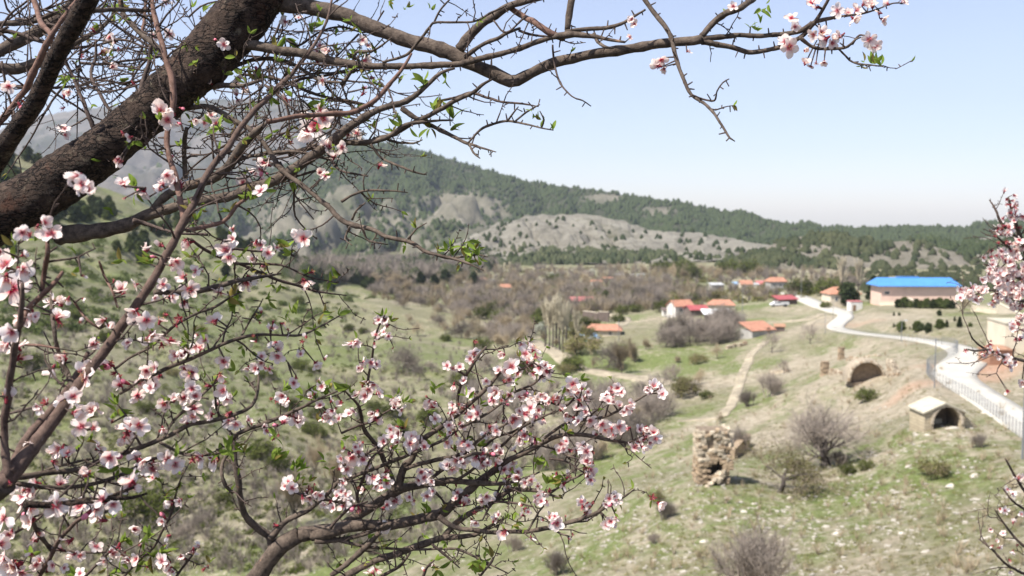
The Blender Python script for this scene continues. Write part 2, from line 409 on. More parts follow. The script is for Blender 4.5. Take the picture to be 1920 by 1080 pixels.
# ---- road slab and dirt tracks, draped on their beds
def ribbon(name, line, halfw, mat, label, lift=0.03, thick=0.12, wob=0.0, seg=1, fit=True, cross=5):
    t = np.gradient(line[:, :2], axis=0); t /= np.linalg.norm(t, axis=1, keepdims=True); nrm = np.stack([-t[:, 1], t[:, 0]], 1)
    hw = halfw(line[:, 1]) if callable(halfw) else np.full(len(line), halfw)
    V = []
    for k in range(cross):
        o = (k / (cross - 1) * 2 - 1) * hw
        if wob and k in (0, cross - 1): o = o * (1 + wob * fbm(line[:, 0] / 3 + k * 9, line[:, 1] / 3, 0, 3, 3))
        xy = line[:, :2] + nrm * o[:, None]
        z = H(xy[:, 0], xy[:, 1]) + lift if fit else line[:, 2] + lift
        V.append(np.column_stack([xy, z]))
    V = np.array(V); lowL = V[0].copy(); lowL[:, 2] -= thick + 0.2; lowR = V[-1].copy(); lowR[:, 2] -= thick + 0.2
    V = np.concatenate([[lowL], V, [lowR]]); K, Nn = V.shape[:2]
    ix = np.arange(K * Nn).reshape(K, Nn)
    q = np.stack([ix[:-1, :-1], ix[1:, :-1], ix[1:, 1:], ix[:-1, 1:]], -1).reshape(-1, 4)[:, ::-1]
    return tag(link(name, new_mesh(name, V.reshape(-1, 3), q, mat, False)), label, None, None, "structure")
n = NT("pale_concrete"); pos = n.geo()
c = n.ramp(n.noise(pos, 0.5, 6, 0.6), [(0.3, (0.39, 0.37, 0.32)), (0.7, (0.50, 0.475, 0.415))])
c = n.mix(n.rng(n.noise(n.map(pos, (1, 1, 1)), 2.2, 5, 0.7), 0.5, 0.75), c, (0.38, 0.345, 0.29)); n.color(c); n.bump(n.noise(pos, 6, 4), 0.3, 0.02); M_conc = n.m
M_dirt = simple("dirt_track", (0.31, 0.265, 0.19), 0.4, 0.7, 0.95, 0.6, 2.0)
rs = catmull(road_s, 1.2)
ribbon("road", rs, lambda y: road_w(y), M_conc, "pale concrete road winding up to the village", 0.1, 0.12, 0.0, fit=False)
def track(pxs, hw, label, step=2.0):
    ln = catmull(np.array([G(*p) for p in pxs]), step)
    for _ in range(3): ln[1:-1] = (ln[:-2] + ln[1:-1] * 2 + ln[2:]) / 4
    return ribbon("dirt_track", ln, hw, M_dirt, label, 0.07, 0.1, 0.35)
track([(975,632),(1010,645),(1050,665),(1075,688),(1110,697),(1160,703),(1215,711),(1255,722)], 2.3, "dirt track along the valley floor left of the fields")
track([(1437,640),(1418,655),(1405,672),(1392,700),(1382,735),(1366,768),(1352,783)], .8, "narrow dirt track climbing through the field below the village")
track([(1352,783),(1330,785),(1300,787),(1270,790)], 0.7, "faint footpath leaving the foot of the field track")
track([(1478,602),(1520,600),(1548,588)], 1.6, "dirt lane joining the concrete road")
track([(1512,612),(1530,600),(1556,592)], 1.3, "short dirt lane beside the road bend")
track([(1090,590),(1120,586),(1150,592),(1170,602),(1160,612)], 2.2, "bright dirt yard above the orange roofed farmhouse")
track([(1165,604),(1200,603),(1245,597),(1290,596)], 1.8, "dirt lane running to the gabled house")
track([(990,527),(996,540),(992,549)], 3.0, "pale bend of track among the valley trees")

# ---- hills and mountains behind the village
def hill(name, label, ridge, Yr, Yb, zb, mat, gully=6.0, nrow=90, ncol=260, x0=None, x1=None, back=500, seed=0, prof=0.85, freq=1.0):
    rp = np.array(ridge, float); x0 = x0 or rp[0, 0]; x1 = x1 or rp[-1, 0]
    px = np.linspace(x0, x1, ncol); py = np.interp(px, rp[:, 0], rp[:, 1])
    ker = np.ones(5) / 5; py = np.convolve(np.pad(py, 2, 'edge'), ker, 'valid')
    yr = np.interp(px, [p[0] for p in Yr], [p[1] for p in Yr]) if hasattr(Yr, '__len__') else np.full(ncol, Yr)
    u, e = ue(px, py); zr = e * yr
    t = np.concatenate([np.linspace(0, 1, nrow), 1 + np.linspace(0.06, 1, 12)])
    T, U = np.meshgrid(t, u, indexing='ij')
    YY = np.where(T <= 1, Yb + (yr[None] - Yb) * T, yr[None] + (T - 1) * back)
    XX = U * YY
    up = np.clip(T, 0, 1)
    Z = zb + (zr[None] - zb) * (up ** prof * (1 - 0.25 * np.sin(up * math.pi)) )
    Z = np.where(T > 1, zr[None] - (T - 1) ** 1.2 * 0.35 * back, Z)
    env = np.sin(np.clip(up, 0, 1) * math.pi) ** 0.7 * (T <= 1) + 0.10
    hgt = np.maximum(zr[None] - zb, 0)
    g = np.abs(fbm(XX / (70 / freq) + 0.25 * fbm(XX / 90, YY / 90, 0, 2, seed + 5), YY / (260 / freq), 0, 4, seed)) * 2.4
    Z = Z - gully * env * (1 - np.clip(g, 0, 1)) * np.clip(hgt / 60, 0, 1) + gully * 0.8 * env * fbm(XX / 130, YY / 130, 0, 3, seed + 3)
    g2 = np.abs(fbm((XX + YY * .35) / (26 / freq), YY / (120 / freq), 0, 3, seed + 19)) * 2.6
    Z = Z - gully * .30 * env * (1 - np.clip(g2, 0, 1)) * np.clip(hgt / 60, 0, 1); g = g * .6 + g2 * .4
    Z = Z + gully * 0.14 * fbm(XX / 14, YY / 14, 0, 4, seed + 8)
    ix = np.arange(T.size).reshape(T.shape)
    q = np.stack([ix[:-1, :-1], ix[:-1, 1:], ix[1:, 1:], ix[1:, :-1]], -1).reshape(-1, 4)
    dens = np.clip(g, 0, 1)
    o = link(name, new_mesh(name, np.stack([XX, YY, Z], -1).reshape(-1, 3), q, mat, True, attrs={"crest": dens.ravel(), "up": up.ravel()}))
    tag(o, label, None, None, "structure")
    return dict(X=XX, Y=YY, Z=Z, T=T, px=px, up=up, o=o)
def hillmat(name, pale, dark, green, gscale=0.01, thr=0.5, det=0.06, strat=0.0):
    n = NT(name); pos = n.geo()
    a = n.mix(n.rng(n.noise(pos, det, 7, 0.7), 0.35, 0.65), dark, pale)
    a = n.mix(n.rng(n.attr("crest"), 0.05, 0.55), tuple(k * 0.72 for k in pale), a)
    if strat:
        a = n.mix(n.math('MULTIPLY', n.rng(n.noise(n.map(pos, (0.15, 0.15, 2.0)), 0.12, 5, 0.6), 0.45, 0.6), strat), a, tuple(min(1, k * 1.25) for k in pale))
    m = n.rng(n.noise(pos, gscale, 6, 0.65), thr - 0.06, thr + 0.06)
    a = n.mix(m, a, green); a = n.mix(n.math('MULTIPLY', n.attr('wood'), 0.9), a, (0.055, 0.062, 0.034)); n.color(a); n.rough(1.0); n.bump(n.noise(n.map(pos, (1.0, .35, .5)), det * 1.6, 9, 0.8), 1.0, 11.0)
    return n.m
M_far = hillmat("far_slopes", (0.20, 0.178, 0.155), (0.105, 0.095, 0.082), (0.075, 0.075, 0.055), 0.004, 0.52, 0.02)
M_for = hillmat("forest_slopes", (0.275, 0.248, 0.19), (0.12, 0.115, 0.08), (0.115, 0.12, 0.07), 0.006, 0.58, 0.02)
M_pale = hillmat("eroded_marl", (0.37, 0.34, 0.275), (0.20, 0.185, 0.145), (0.15, 0.145, 0.085), 0.012, 0.66, 0.05, 0.5)
M_shr = hillmat("scrub_slopes", (0.44, 0.39, 0.31), (0.24, 0.22, 0.155), (0.125, 0.125, 0.07), 0.03, 0.6, 0.06)
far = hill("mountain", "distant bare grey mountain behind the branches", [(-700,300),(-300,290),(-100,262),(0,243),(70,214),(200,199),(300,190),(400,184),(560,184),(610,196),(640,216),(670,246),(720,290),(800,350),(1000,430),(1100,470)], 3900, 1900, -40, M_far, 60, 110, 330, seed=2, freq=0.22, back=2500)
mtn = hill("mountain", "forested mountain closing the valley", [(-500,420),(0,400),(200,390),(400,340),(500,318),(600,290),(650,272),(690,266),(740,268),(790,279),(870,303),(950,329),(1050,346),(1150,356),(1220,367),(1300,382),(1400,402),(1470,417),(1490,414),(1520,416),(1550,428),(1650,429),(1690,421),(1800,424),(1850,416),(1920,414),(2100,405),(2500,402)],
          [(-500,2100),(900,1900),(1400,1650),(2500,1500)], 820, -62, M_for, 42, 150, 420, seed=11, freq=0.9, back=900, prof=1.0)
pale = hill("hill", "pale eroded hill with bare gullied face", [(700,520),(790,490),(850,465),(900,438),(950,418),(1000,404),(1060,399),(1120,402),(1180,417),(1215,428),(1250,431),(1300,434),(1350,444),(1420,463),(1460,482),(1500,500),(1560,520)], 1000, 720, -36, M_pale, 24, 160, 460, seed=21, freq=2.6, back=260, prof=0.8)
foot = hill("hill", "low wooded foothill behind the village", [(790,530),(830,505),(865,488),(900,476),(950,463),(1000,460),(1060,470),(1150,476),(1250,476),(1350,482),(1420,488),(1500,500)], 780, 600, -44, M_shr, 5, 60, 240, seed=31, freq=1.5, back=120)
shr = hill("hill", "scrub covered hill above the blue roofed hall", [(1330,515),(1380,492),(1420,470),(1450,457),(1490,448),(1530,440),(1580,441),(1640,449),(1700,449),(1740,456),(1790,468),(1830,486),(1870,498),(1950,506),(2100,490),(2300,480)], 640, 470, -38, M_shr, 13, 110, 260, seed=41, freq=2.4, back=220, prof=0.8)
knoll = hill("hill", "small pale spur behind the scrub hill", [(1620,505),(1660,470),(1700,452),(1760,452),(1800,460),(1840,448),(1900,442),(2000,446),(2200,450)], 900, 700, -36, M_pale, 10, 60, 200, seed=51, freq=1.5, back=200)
# ------------------------------------------------------------------ vegetation of the valley
M_twig = simple("bare_twigs", (0.255, 0.215, 0.178), 0.2, 1.0, 0.9, objvar=0.42)
M_twig_w = simple("warm_twigs", (0.33, 0.265, 0.175), 0.2, 1.0, 0.9, objvar=0.35)
M_twig_p = simple("poplar_twigs", (0.50, 0.44, 0.32), 0.2, 1.0, 0.9, objvar=0.15)
M_trunk = simple("grey_bark", (0.085, 0.07, 0.06), 0.3, 4.0, 0.9, 0.6, 14)
M_bushleaf = leafy("bush_leaves", (0.075, 0.095, 0.025), (0.15, 0.165, 0.05), 0.35, 0.6, 0.3)
M_oliveleaf = leafy("olive_leaves", (0.14, 0.14, 0.055), (0.21, 0.19, 0.08), 0.35, 0.6, 0.2)
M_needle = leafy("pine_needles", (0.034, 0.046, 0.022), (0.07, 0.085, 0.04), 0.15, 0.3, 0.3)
M_needle2 = leafy("pine_needles_olive", (0.06, 0.08, 0.028), (0.12, 0.14, 0.05), 0.25, 0.3, 0.3)  # lighter, more olive-green needle colour for some pines and undergrowth
M_scrub = leafy("scrub_leaves", (0.035, 0.045, 0.025), (0.085, 0.09, 0.048), 0.15, 0.08, 0.3)
M_whitebl = leafy("white_blossom", (0.42, 0.44, 0.33), (0.62, 0.62, 0.52), 0.3, 1.0, 0.15)

def rot_about(v, axis, ang):
    c, s = math.cos(ang), math.sin(ang); return v * c + np.cross(axis, v) * s + axis * axis.dot(v) * (1 - c)
def grow(seed, height, levels, kids, trunk_len, r0, ratio=0.68, spread=0.75, up=0.25, stems=1, bend=0.18, droop=0.0, rmin=0.004):
    """skeleton of a bare tree: arrays of segments with their level"""
    R = np.random.default_rng(seed); segs = []; tips = []
    def rec(p, d, L, r, lv):
        nseg = 3 if lv < 3 else 2; q = p.copy(); dd = d.copy(); nodes = [(q.copy(), dd.copy(), r)]
        for i in range(nseg):
            dd = dd + R.normal(0, bend, 3) + np.array([0, 0, up * 0.25 - droop * lv * 0.05]); dd /= np.linalg.norm(dd)
            q2 = q + dd * L / nseg; r2 = r * (1 - 0.35 * (i + 1) / nseg); segs.append((q, q2, max(rmin, r * (1 - 0.35 * i / nseg)), max(rmin, r2), lv)); q = q2; nodes.append((q.copy(), dd.copy(), r2))
        if lv >= levels: tips.append(q); return
        k = kids[min(lv, len(kids) - 1)]
        for j in range(k):
            f = 1.0 if j == 0 else R.uniform(0.25 if lv else 0.55, 1.0); ni = f * nseg; a = int(min(nseg - 1, ni)); t = ni - a
            p0 = nodes[a][0] * (1 - t) + nodes[a + 1][0] * t; base = nodes[min(nseg, a + 1)][1]
            perp = np.cross(base, R.normal(0, 1, 3)); perp /= np.linalg.norm(perp) + 1e-9
            ang = R.normal(0.0 if j == 0 else spread, 0.22 if j else 0.3); nd = rot_about(base, perp, ang); nd[2] += up * 0.35; nd /= np.linalg.norm(nd)
            rec(p0, nd, L * ratio * R.uniform(0.75, 1.25), r * (0.62 if j == 0 else R.uniform(0.38, 0.55)), lv + 1)
    for s_ in range(stems):
        a = R.uniform(0, 6.28); lean = R.uniform(0.1, 0.65) if stems > 1 else R.uniform(0, 0.08)
        d = np.array([math.cos(a) * lean, math.sin(a) * lean, 1.0]); d /= np.linalg.norm(d)
        rec(np.array([math.cos(a), math.sin(a), 0]) * (0.12 * stems ** 0.5 if stems > 1 else 0) + np.array([0, 0, -0.15]), d, trunk_len * R.uniform(0.85, 1.15), r0, 0)
    S = [np.array([s[i] for s in segs]) for i in range(5)]
    top = max(S[1][:, 2].max(), 0.1); k = height / top
    return S[0] * k, S[1] * k, S[2], S[3], S[4], np.array(tips) * k
def leaf_quads(pts, size, seed, spread=0.1, n=1):
    R = np.random.default_rng(seed); c = np.repeat(pts, n, 0); c = c + R.normal(0, spread, c.shape)
    a = R.normal(0, 1, c.shape); a /= np.linalg.norm(a, axis=1, keepdims=True); b = np.cross(a, R.normal(0, 1, c.shape)); b /= np.linalg.norm(b, axis=1, keepdims=True)
    s = size * R.uniform(0.6, 1.4, (len(c), 1)); V = np.stack([c - a * s, c + b * s * .6, c + a * s, c - b * s * .6], 1)
    return V.reshape(-1, 3), np.arange(len(c) * 4).reshape(-1, 4)
def tree_proto(name, label, cat, seed, height, twmat, levels=5, kids=(4, 4, 4, 4, 4), trunk_len=1.2, r0=0.2, split=2, leaves=None, trmat=None, **kw):
    A, B, r1, r2, lv, tips = grow(seed, height, levels, kids, trunk_len, r0, **kw)
    root = thing(name, label, cat)
    m = lv < split
    if m.any(): V, Fq = prisms(A[m], B[m], r1[m], r2[m], 7); link("trunk", new_mesh("trunk", V, Fq, trmat or M_trunk, True), root)
    m = ~m; V, Fq = prisms(A[m], B[m], r1[m], r2[m], 3); link("crown", new_mesh("crown", V, Fq, twmat), root)
    if leaves:
        mat, size, sp_, nn = leaves; V, Fq = leaf_quads(tips, size, seed, sp_, nn); link("foliage", new_mesh("foliage", V, Fq, mat), root)
    return root
protos = {}
def proto(key, *a, **k): protos[key] = tree_proto(*a, **k); protos[key + "_used"] = False
def place(key, loc, rz, sc, label, group=None, cat=None):
    p = protos[key]
    if not protos[key + "_used"]:
        protos[key + "_used"] = True
        p.location = loc; p.rotation_euler = (0, 0, rz); p.scale = sc if hasattr(sc, '__len__') else (sc,) * 3; r = p
        _children[p.name] = [(c, list(c.children)) for c in p.children]; r["label"] = label
        if group: r["group"] = group
    else: r = copy_tree(p, loc, rz, sc, label, group)
    if cat: r["category"] = cat
    return r
def at_px(px, py, sink=0.05):
    g = G(px, py); return (g[0], g[1], g[2] - sink)
def hpx(px_h, loc):                       # world height of something that many photograph pixels tall at loc
    return px_h * to_px(np.array(loc))[2] / F

# the big bare tree, its thorny neighbour and the multi-stemmed bush of the near slope
proto("big", "bare_tree", "x", "tree", 3, 7.0, M_twig, 6, (6, 4, 4, 4, 3, 3), 2.6, 0.32, 3, up=0.12, spread=0.78, ratio=0.79, rmin=0.0045, stems=1, bend=0.12)
l = at_px(1548, 876); place("big", l, 0.3, (hpx(158, l) / 7.0 * 1.5,) * 2 + (hpx(158, l) / 7.0,), "large round bare tree on the stony slope right of the ruined tower")
proto("old", "bare_tree", "x", "tree", 8, 4.6, M_twig_w, 5, (4, 3, 4, 4, 4), 1.3, 0.17, 2, up=0.0, spread=0.95, ratio=0.74, rmin=0.012, bend=0.3, leaves=(M_oliveleaf, 0.06, 0.35, 4))
l = at_px(1456, 922); place("old", l, 1.1, (hpx(100, l) / 4.6 * 1.5,) * 2 + (hpx(108, l) / 4.6,), "small crooked tree with pale new leaves standing in bright green grass")
proto("shrub", "bare_shrub", "x", "shrub", 12, 2.6, M_twig, 4, (5, 4, 4, 3), 1.2, 0.06, 0, up=0.35, spread=0.62, ratio=0.72, rmin=0.004, stems=10, bend=0.12)
l = at_px(1430, 1085); l = G(1430, 1130); place("shrub", tuple(l), 0.0, (hpx(165, l) / 2.6 * 1.35,) * 2 + (hpx(165, l) / 2.6,), "wide many stemmed bare shrub at the lower edge of the slope")
for px, py, h, s, lab in [(1566, 876, 44, .5, "thin second stem group at the foot of the large round bare tree"), (1390, 850, 62, .4, "purplish bare shrub growing against the right side of the ruined tower"),
    (1245, 975, 50, .3, "low purplish shrub on the bare slope left below the ruined tower"), (960, 1035, 42, .4, "small bare shrub below the tips of the lowest blossom branches"),
    (1228, 1018, 26, .3, "tiny dark shrub on the slope between blossom branch and big bush"), (1838, 838, 34, .5, "small dry shrub on the slope below the wire fence"), (1050, 1078, 60, .5, "faint bare shrub at the bottom edge among pale stones"),
    (1405, 762, 40, .7, "small bare shrub beside the top of the field track"), (1440, 745, 60, .4, "pale thin shrub above the big bare tree's left side")]:
    l = at_px(px, py); place("shrub", l, px * 1.7, hpx(h, l) / 2.6, lab)

# other prototypes
proto("round", "bare_tree", "x", "tree", 21, 5.5, M_twig, 5, (4, 4, 4, 4, 3), 1.0, 0.13, 2, up=0.35, spread=0.75, ratio=0.76, rmin=0.012)
proto("round2", "bare_tree", "x", "tree", 33, 5.5, M_twig_w, 5, (5, 4, 4, 4, 3), 0.9, 0.12, 2, up=0.3, spread=0.8, ratio=0.78, rmin=0.012)
proto("dense", "bare_tree", "x", "tree", 45, 5.5, M_twig, 5, (6, 5, 4, 4, 3), 0.8, 0.12, 2, up=0.2, spread=0.9, ratio=0.78, rmin=0.02)
proto("dense2", "bare_tree", "x", "tree", 46, 5.5, M_twig_w, 5, (6, 5, 4, 4, 3), 0.8, 0.12, 2, up=0.25, spread=0.85, ratio=0.78, rmin=0.02)
proto("bush", "green_bush", "x", "bush", 51, 1.6, M_twig, 3, (5, 5, 5), 0.5, 0.03, 0, up=0.2, spread=0.9, stems=7, rmin=0.01, leaves=(M_bushleaf, 0.085, 0.12, 3))
proto("obush", "green_bush", "x", "bush", 52, 1.6, M_twig_w, 3, (5, 5, 4), 0.5, 0.03, 0, up=0.2, spread=0.9, stems=6, rmin=0.01, leaves=(M_oliveleaf, 0.08, 0.12, 2))
proto("white", "blossoming_tree", "x", "tree", 61, 5.0, M_twig, 4, (5, 4, 4, 4), 0.9, 0.12, 2, up=0.3, spread=0.8, ratio=0.78, rmin=0.015, leaves=(M_whitebl, 0.16, 0.2, 4))
proto("pop", "poplar_tree", "x", "tree", 71, 12.0, M_twig_p, 3, (40, 6, 4), 6.0, 0.14, 1, up=1.1, spread=0.35, ratio=0.28, rmin=0.034, bend=0.06)
proto("willow", "willow_tree", "x", "tree", 73, 8.0, M_twig_w, 5, (5, 5, 4, 4, 3), 1.0, 0.16, 2, up=0.75, spread=0.5, ratio=0.78, rmin=0.016)

# ---- conifers
def conifer(name, seed, height, rad, mat, nt=420, base=0.06, fat=1.0):
    R = np.random.default_rng(seed); root = thing(name, "x", "tree")
    pts = np.array([[0, 0, -0.2], [0, 0, height * 0.97]]); v, f = tube(catmull(pts, height / 5), np.linspace(height * 0.02, height * 0.004, len(catmull(pts, height / 5))), 6); link("trunk", new_mesh("trunk", v, f, M_trunk), root)
    t = R.uniform(base, 1, nt) ** 0.9; a = R.uniform(0, 6.28, nt); r = rad * ((1 - t) ** 0.75 if fat < 2 else np.sqrt(np.clip(1 - (2 * t - .85) ** 2 / 1.35, 0, 1)) * .85) * R.uniform(0.55, 1.1, nt) * (1 + 0.35 * np.sin(a * 3 + t * 9) * fat * 0.5)
    c = np.stack([np.cos(a) * r * .72, np.sin(a) * r * .72, t * height + R.normal(0, .02 * height, nt)], 1)
    V, Fq = leaf_quads(c, height * 0.055, seed + 1, height * 0.02, 4); link("crown", new_mesh("crown", V, Fq, mat), root); return root
for key, sd, mt, rd, ft in (("pine1", 5, M_needle, .33, 1.), ("pine2", 6, M_needle, .27, 1.), ("pine3", 7, M_needle2, .36, 1.6), ("pine4", 8, M_needle, .40, 2.2), ("pine5", 9, M_needle2, .46, 2.4)):
    protos[key] = conifer("pine_tree", sd, 6.0, 6.0 * rd, mt, 520 if ft > 2 else 420, .08, ft); protos[key + "_used"] = False
R2 = np.random.default_rng(99)
# bare trees that can be picked out one by one
single = [(1448,662,48,"round","bare tree beside the orange roofed cottage and the field track"),(1520,645,44,"round","bare tree left of the road bend below the dirt lane"),(1345,672,34,"round2","small bare tree left of the field track's upper end"),
 (1470,700,34,"round","faint bare bush tree above the field left of the ruins"),(1805,588,48,"round2","reddish bare tree right of the blue roofed hall"),(755,700,66,"dense","round bare tree alone on the green left slope"),(788,712,36,"round","smaller bare tree right of the round one on the left slope"),
 (625,650,30,"round","bare shrub tree high on the left slope behind the twigs"),(1090,862,66,"dense","dark bare tree in the green dip behind the blossoms"),(1040,880,60,"round","bare tree in the dip left of the green strip"),(1225,790,64,"dense","bare tree over the green strip right of the hanging blossoms"),
 (1130,860,50,"dense2","bare tree rising behind the lower right blossoms"),(1190,838,56,"round","bare tree at the head of the green strip"),(1350,795,28,"round2","low bare tree at the foot of the field track"),(1590,668,0,"round",""),(1160,705,0,"round",""),
 (555,985,130,"willow","tan leafless willow behind the lowest blossom tree trunk"),(620,940,120,"willow","tan leafless willow in the valley behind the pink blossoms"),(585,900,90,"willow","smaller tan willow above the two others in the dip"),
 (1165,700,76,"willow","yellowish bare willow below the orange roofed farmhouse"),(1140,690,60,"dense","mauve bare tree left of the yellowish willow"),(1190,680,54,"willow","yellowish willow right of the blue roofed shed"),
 (375,1000,46,"round","small bare tree on the eroded left bank"),(500,990,0,"round",""),(340,1010,40,"dense","dark round bare bush on the eroded left bank"),(300,880,56,"round","grey bare tree behind the left hand blossoms"),(920,695,44,"dense","dark bare tree left of the valley floor track"),(960,690,40,"dense","dark bare tree nearest the valley floor track")]
for px, py, h, key, lab in single:
    if h: l = at_px(px, py); place(key, l, px * 0.7, hpx(h, l) / {"willow": 8.0}.get(key, 5.5), lab)
# tree belts
def belt(poly, nn, hr, keys, label, group, cat=None, minsep=7):
    pts = []; poly = np.array(poly, float); tries = 0
    while len(pts) < nn and tries < nn * 60:
        tries += 1
        q = R2.uniform(poly.min(0), poly.max(0)); inside = False; j = len(poly) - 1
        for i in range(len(poly)):
            if (poly[i, 1] > q[1]) != (poly[j, 1] > q[1]) and q[0] < (poly[j, 0] - poly[i, 0]) * (q[1] - poly[i, 1]) / (poly[j, 1] - poly[i, 1]) + poly[i, 0]: inside = not inside
            j = i
        if inside and all(abs(q[0] - p[0]) + 2.2 * abs(q[1] - p[1]) > minsep for p in pts): pts.append(q)
    for q in pts:
        l = at_px(*q); key = keys[R2.integers(len(keys))]; base = {"willow": 8.0, "bush": 1.6, "obush": 1.6, "white": 5.0, "pop": 12.0, "pine4": 6.0, "pine5": 6.0}.get(key, 5.5)
        hgt = R2.uniform(*hr); s = hgt / base; place(key, l, R2.uniform(0, 6.28), (s * R2.uniform(.9, 1.3), s * R2.uniform(.9, 1.3), s), label, group, cat)
belt([(700,560),(870,600),(1010,640),(1240,590),(1500,545),(1240,515),(860,512)], 46, (1.8, 4.2), ("bush","obush","bush","pine5"), "green bush standing out among the bare valley trees", "green bushes of the valley", minsep=22)
belt([(1000,580),(700,548),(660,528),(760,520),(1000,540)], 26, (4.5, 7), ("dense","dense2"), "mauve bare tree in the far left belt along the valley edge", "bare trees of the far valley belt", minsep=14)
belt([(700,532),(905,529),(905,540),(720,546)], 20, (4.5, 8), ("dense","dense2","pine4","round2"), "tree in the dark row where the left slope meets the valley", "trees at the foot of the left spur", minsep=9)
belt([(860,560),(1120,560),(1120,520),(860,515)], 22, (4.5, 6.5), ("dense","dense2"), "mauve bare tree among the small red roofed houses in the valley", "bare trees among the far houses", minsep=14)
belt([(860,640),(980,660),(1010,600),(900,570),(850,590)], 40, (3.0, 7.0), ("dense","dense2","round2","willow"), "purplish bare tree in the thick belt left of the poplars", "bare trees left of the poplars", minsep=9)
belt([(1130,560),(1250,580),(1255,530),(1140,520)], 24, (4.5, 7), ("dense","dense","dense2"), "purplish bare tree in the orchard behind the red barn", "bare orchard trees behind the barn", minsep=12)
belt([(1255,528),(1430,520),(1440,503),(1180,508)], 18, (5, 8), ("dense2","dense2","bush","round2"), "brownish bare tree along the upper edge of the village", "trees above the village", minsep=16)
belt([(1245,655),(1340,650),(1390,640),(1370,605),(1250,612)], 26, (4.5, 6.5), ("dense","dense","round"), "grey bare tree in the thicket below the village houses", "bare trees below the village houses", minsep=12)
belt([(1020,655),(1095,668),(1100,620),(1010,610)], 9, (3, 5), ("dense","obush","willow"), "low bare tree around the foot of the poplars", "low trees under the poplars", minsep=14)
belt([(780,640),(880,640),(870,590),(740,560)], 12, (3.5, 5), ("dense","round2"), "bare tree on the shoulder where the left slope ends", "bare trees on the left shoulder", minsep=14)
belt([(1500,560),(1480,548),(1540,530),(1640,520),(1620,545)], 10, (4, 6), ("dense","bush","obush"), "greenish tree behind the concrete road's upper end", "trees behind the upper road", minsep=14)
belt([(1215,735),(1300,700),(1180,755)], 3, (3, 4), ("round","dense"), "low bare tree beside the end of the valley track", "trees at the valley track", minsep=20)
belt([(1090,700),(1180,640),(1330,640),(1345,700),(1290,770),(1200,720)], 15, (1.8, 3.2), ("round","round2","obush","dense2"), "small bare tree scattered over the lower field beside the valley track", "small trees of the lower field", minsep=26)
belt([(640,640),(900,690),(880,820),(560,830),(430,700)], 12, (1.2, 2.4), ("round","dense","bush"), "small bush scattered over the left meadow behind the blossoms", "bushes of the left meadow", minsep=40)
belt([(1000,800),(1240,740),(1230,820),(1060,870)], 20, (4, 6), ("dense","round","round2"), "bare streamside tree behind the hanging blossoms", "streamside bare trees", minsep=15)
# poplars, white blossoming trees
for px, py, h, lab in [(1022,650,92,"leftmost tall pale poplar of the row"),(1029,656,90,"front pale poplar between first and second of the row"),(1043,648,104,"back poplar peeping between second and middle of the row"),(1056,662,92,"front poplar right of the middle of the pale row"),(1036,652,98,"second tall pale poplar of the row"),(1050,656,100,"middle poplar of the pale row above the white bush"),(1062,658,96,"fourth tall pale poplar of the row"),(1079,662,84,"single pale poplar just left of the blue roofed shed"),
    (955,530,42,"far pale poplar behind the small red roofed house"),(946,528,38,"far pale poplar left beside its taller twin"),(1576,572,96,"tall narrow tan poplar in front of the cream house"),(1607,566,84,"narrow tan poplar behind the white hut")]:
    l = at_px(px, py); s = hpx(h, l) / 12.0; place("pop", l, px, (s * (2.0 if 1000 < px < 1070 else 1.2), s * 1.5, s), lab)
for px, py, h, lab in [(1018,630,28,"pale green blossoming tree left of the poplar row"),(1060,632,20,"white blossoming bush at the poplars' feet"),(1038,524,16,"white blossoming tree above the valley houses"),(1112,520,18,"round white blossoming tree beside the far orange roof"),
    (1395,612,26,"cream blossoming tree right of the white awning"),(1385,634,22,"whitish blossoming bush above the orange roofed cottage"),(1066,650,15,"small cream bush below the poplar row")]:
    l = at_px(px, py); place("white", l, px, hpx(h, l) / 5.0, lab)
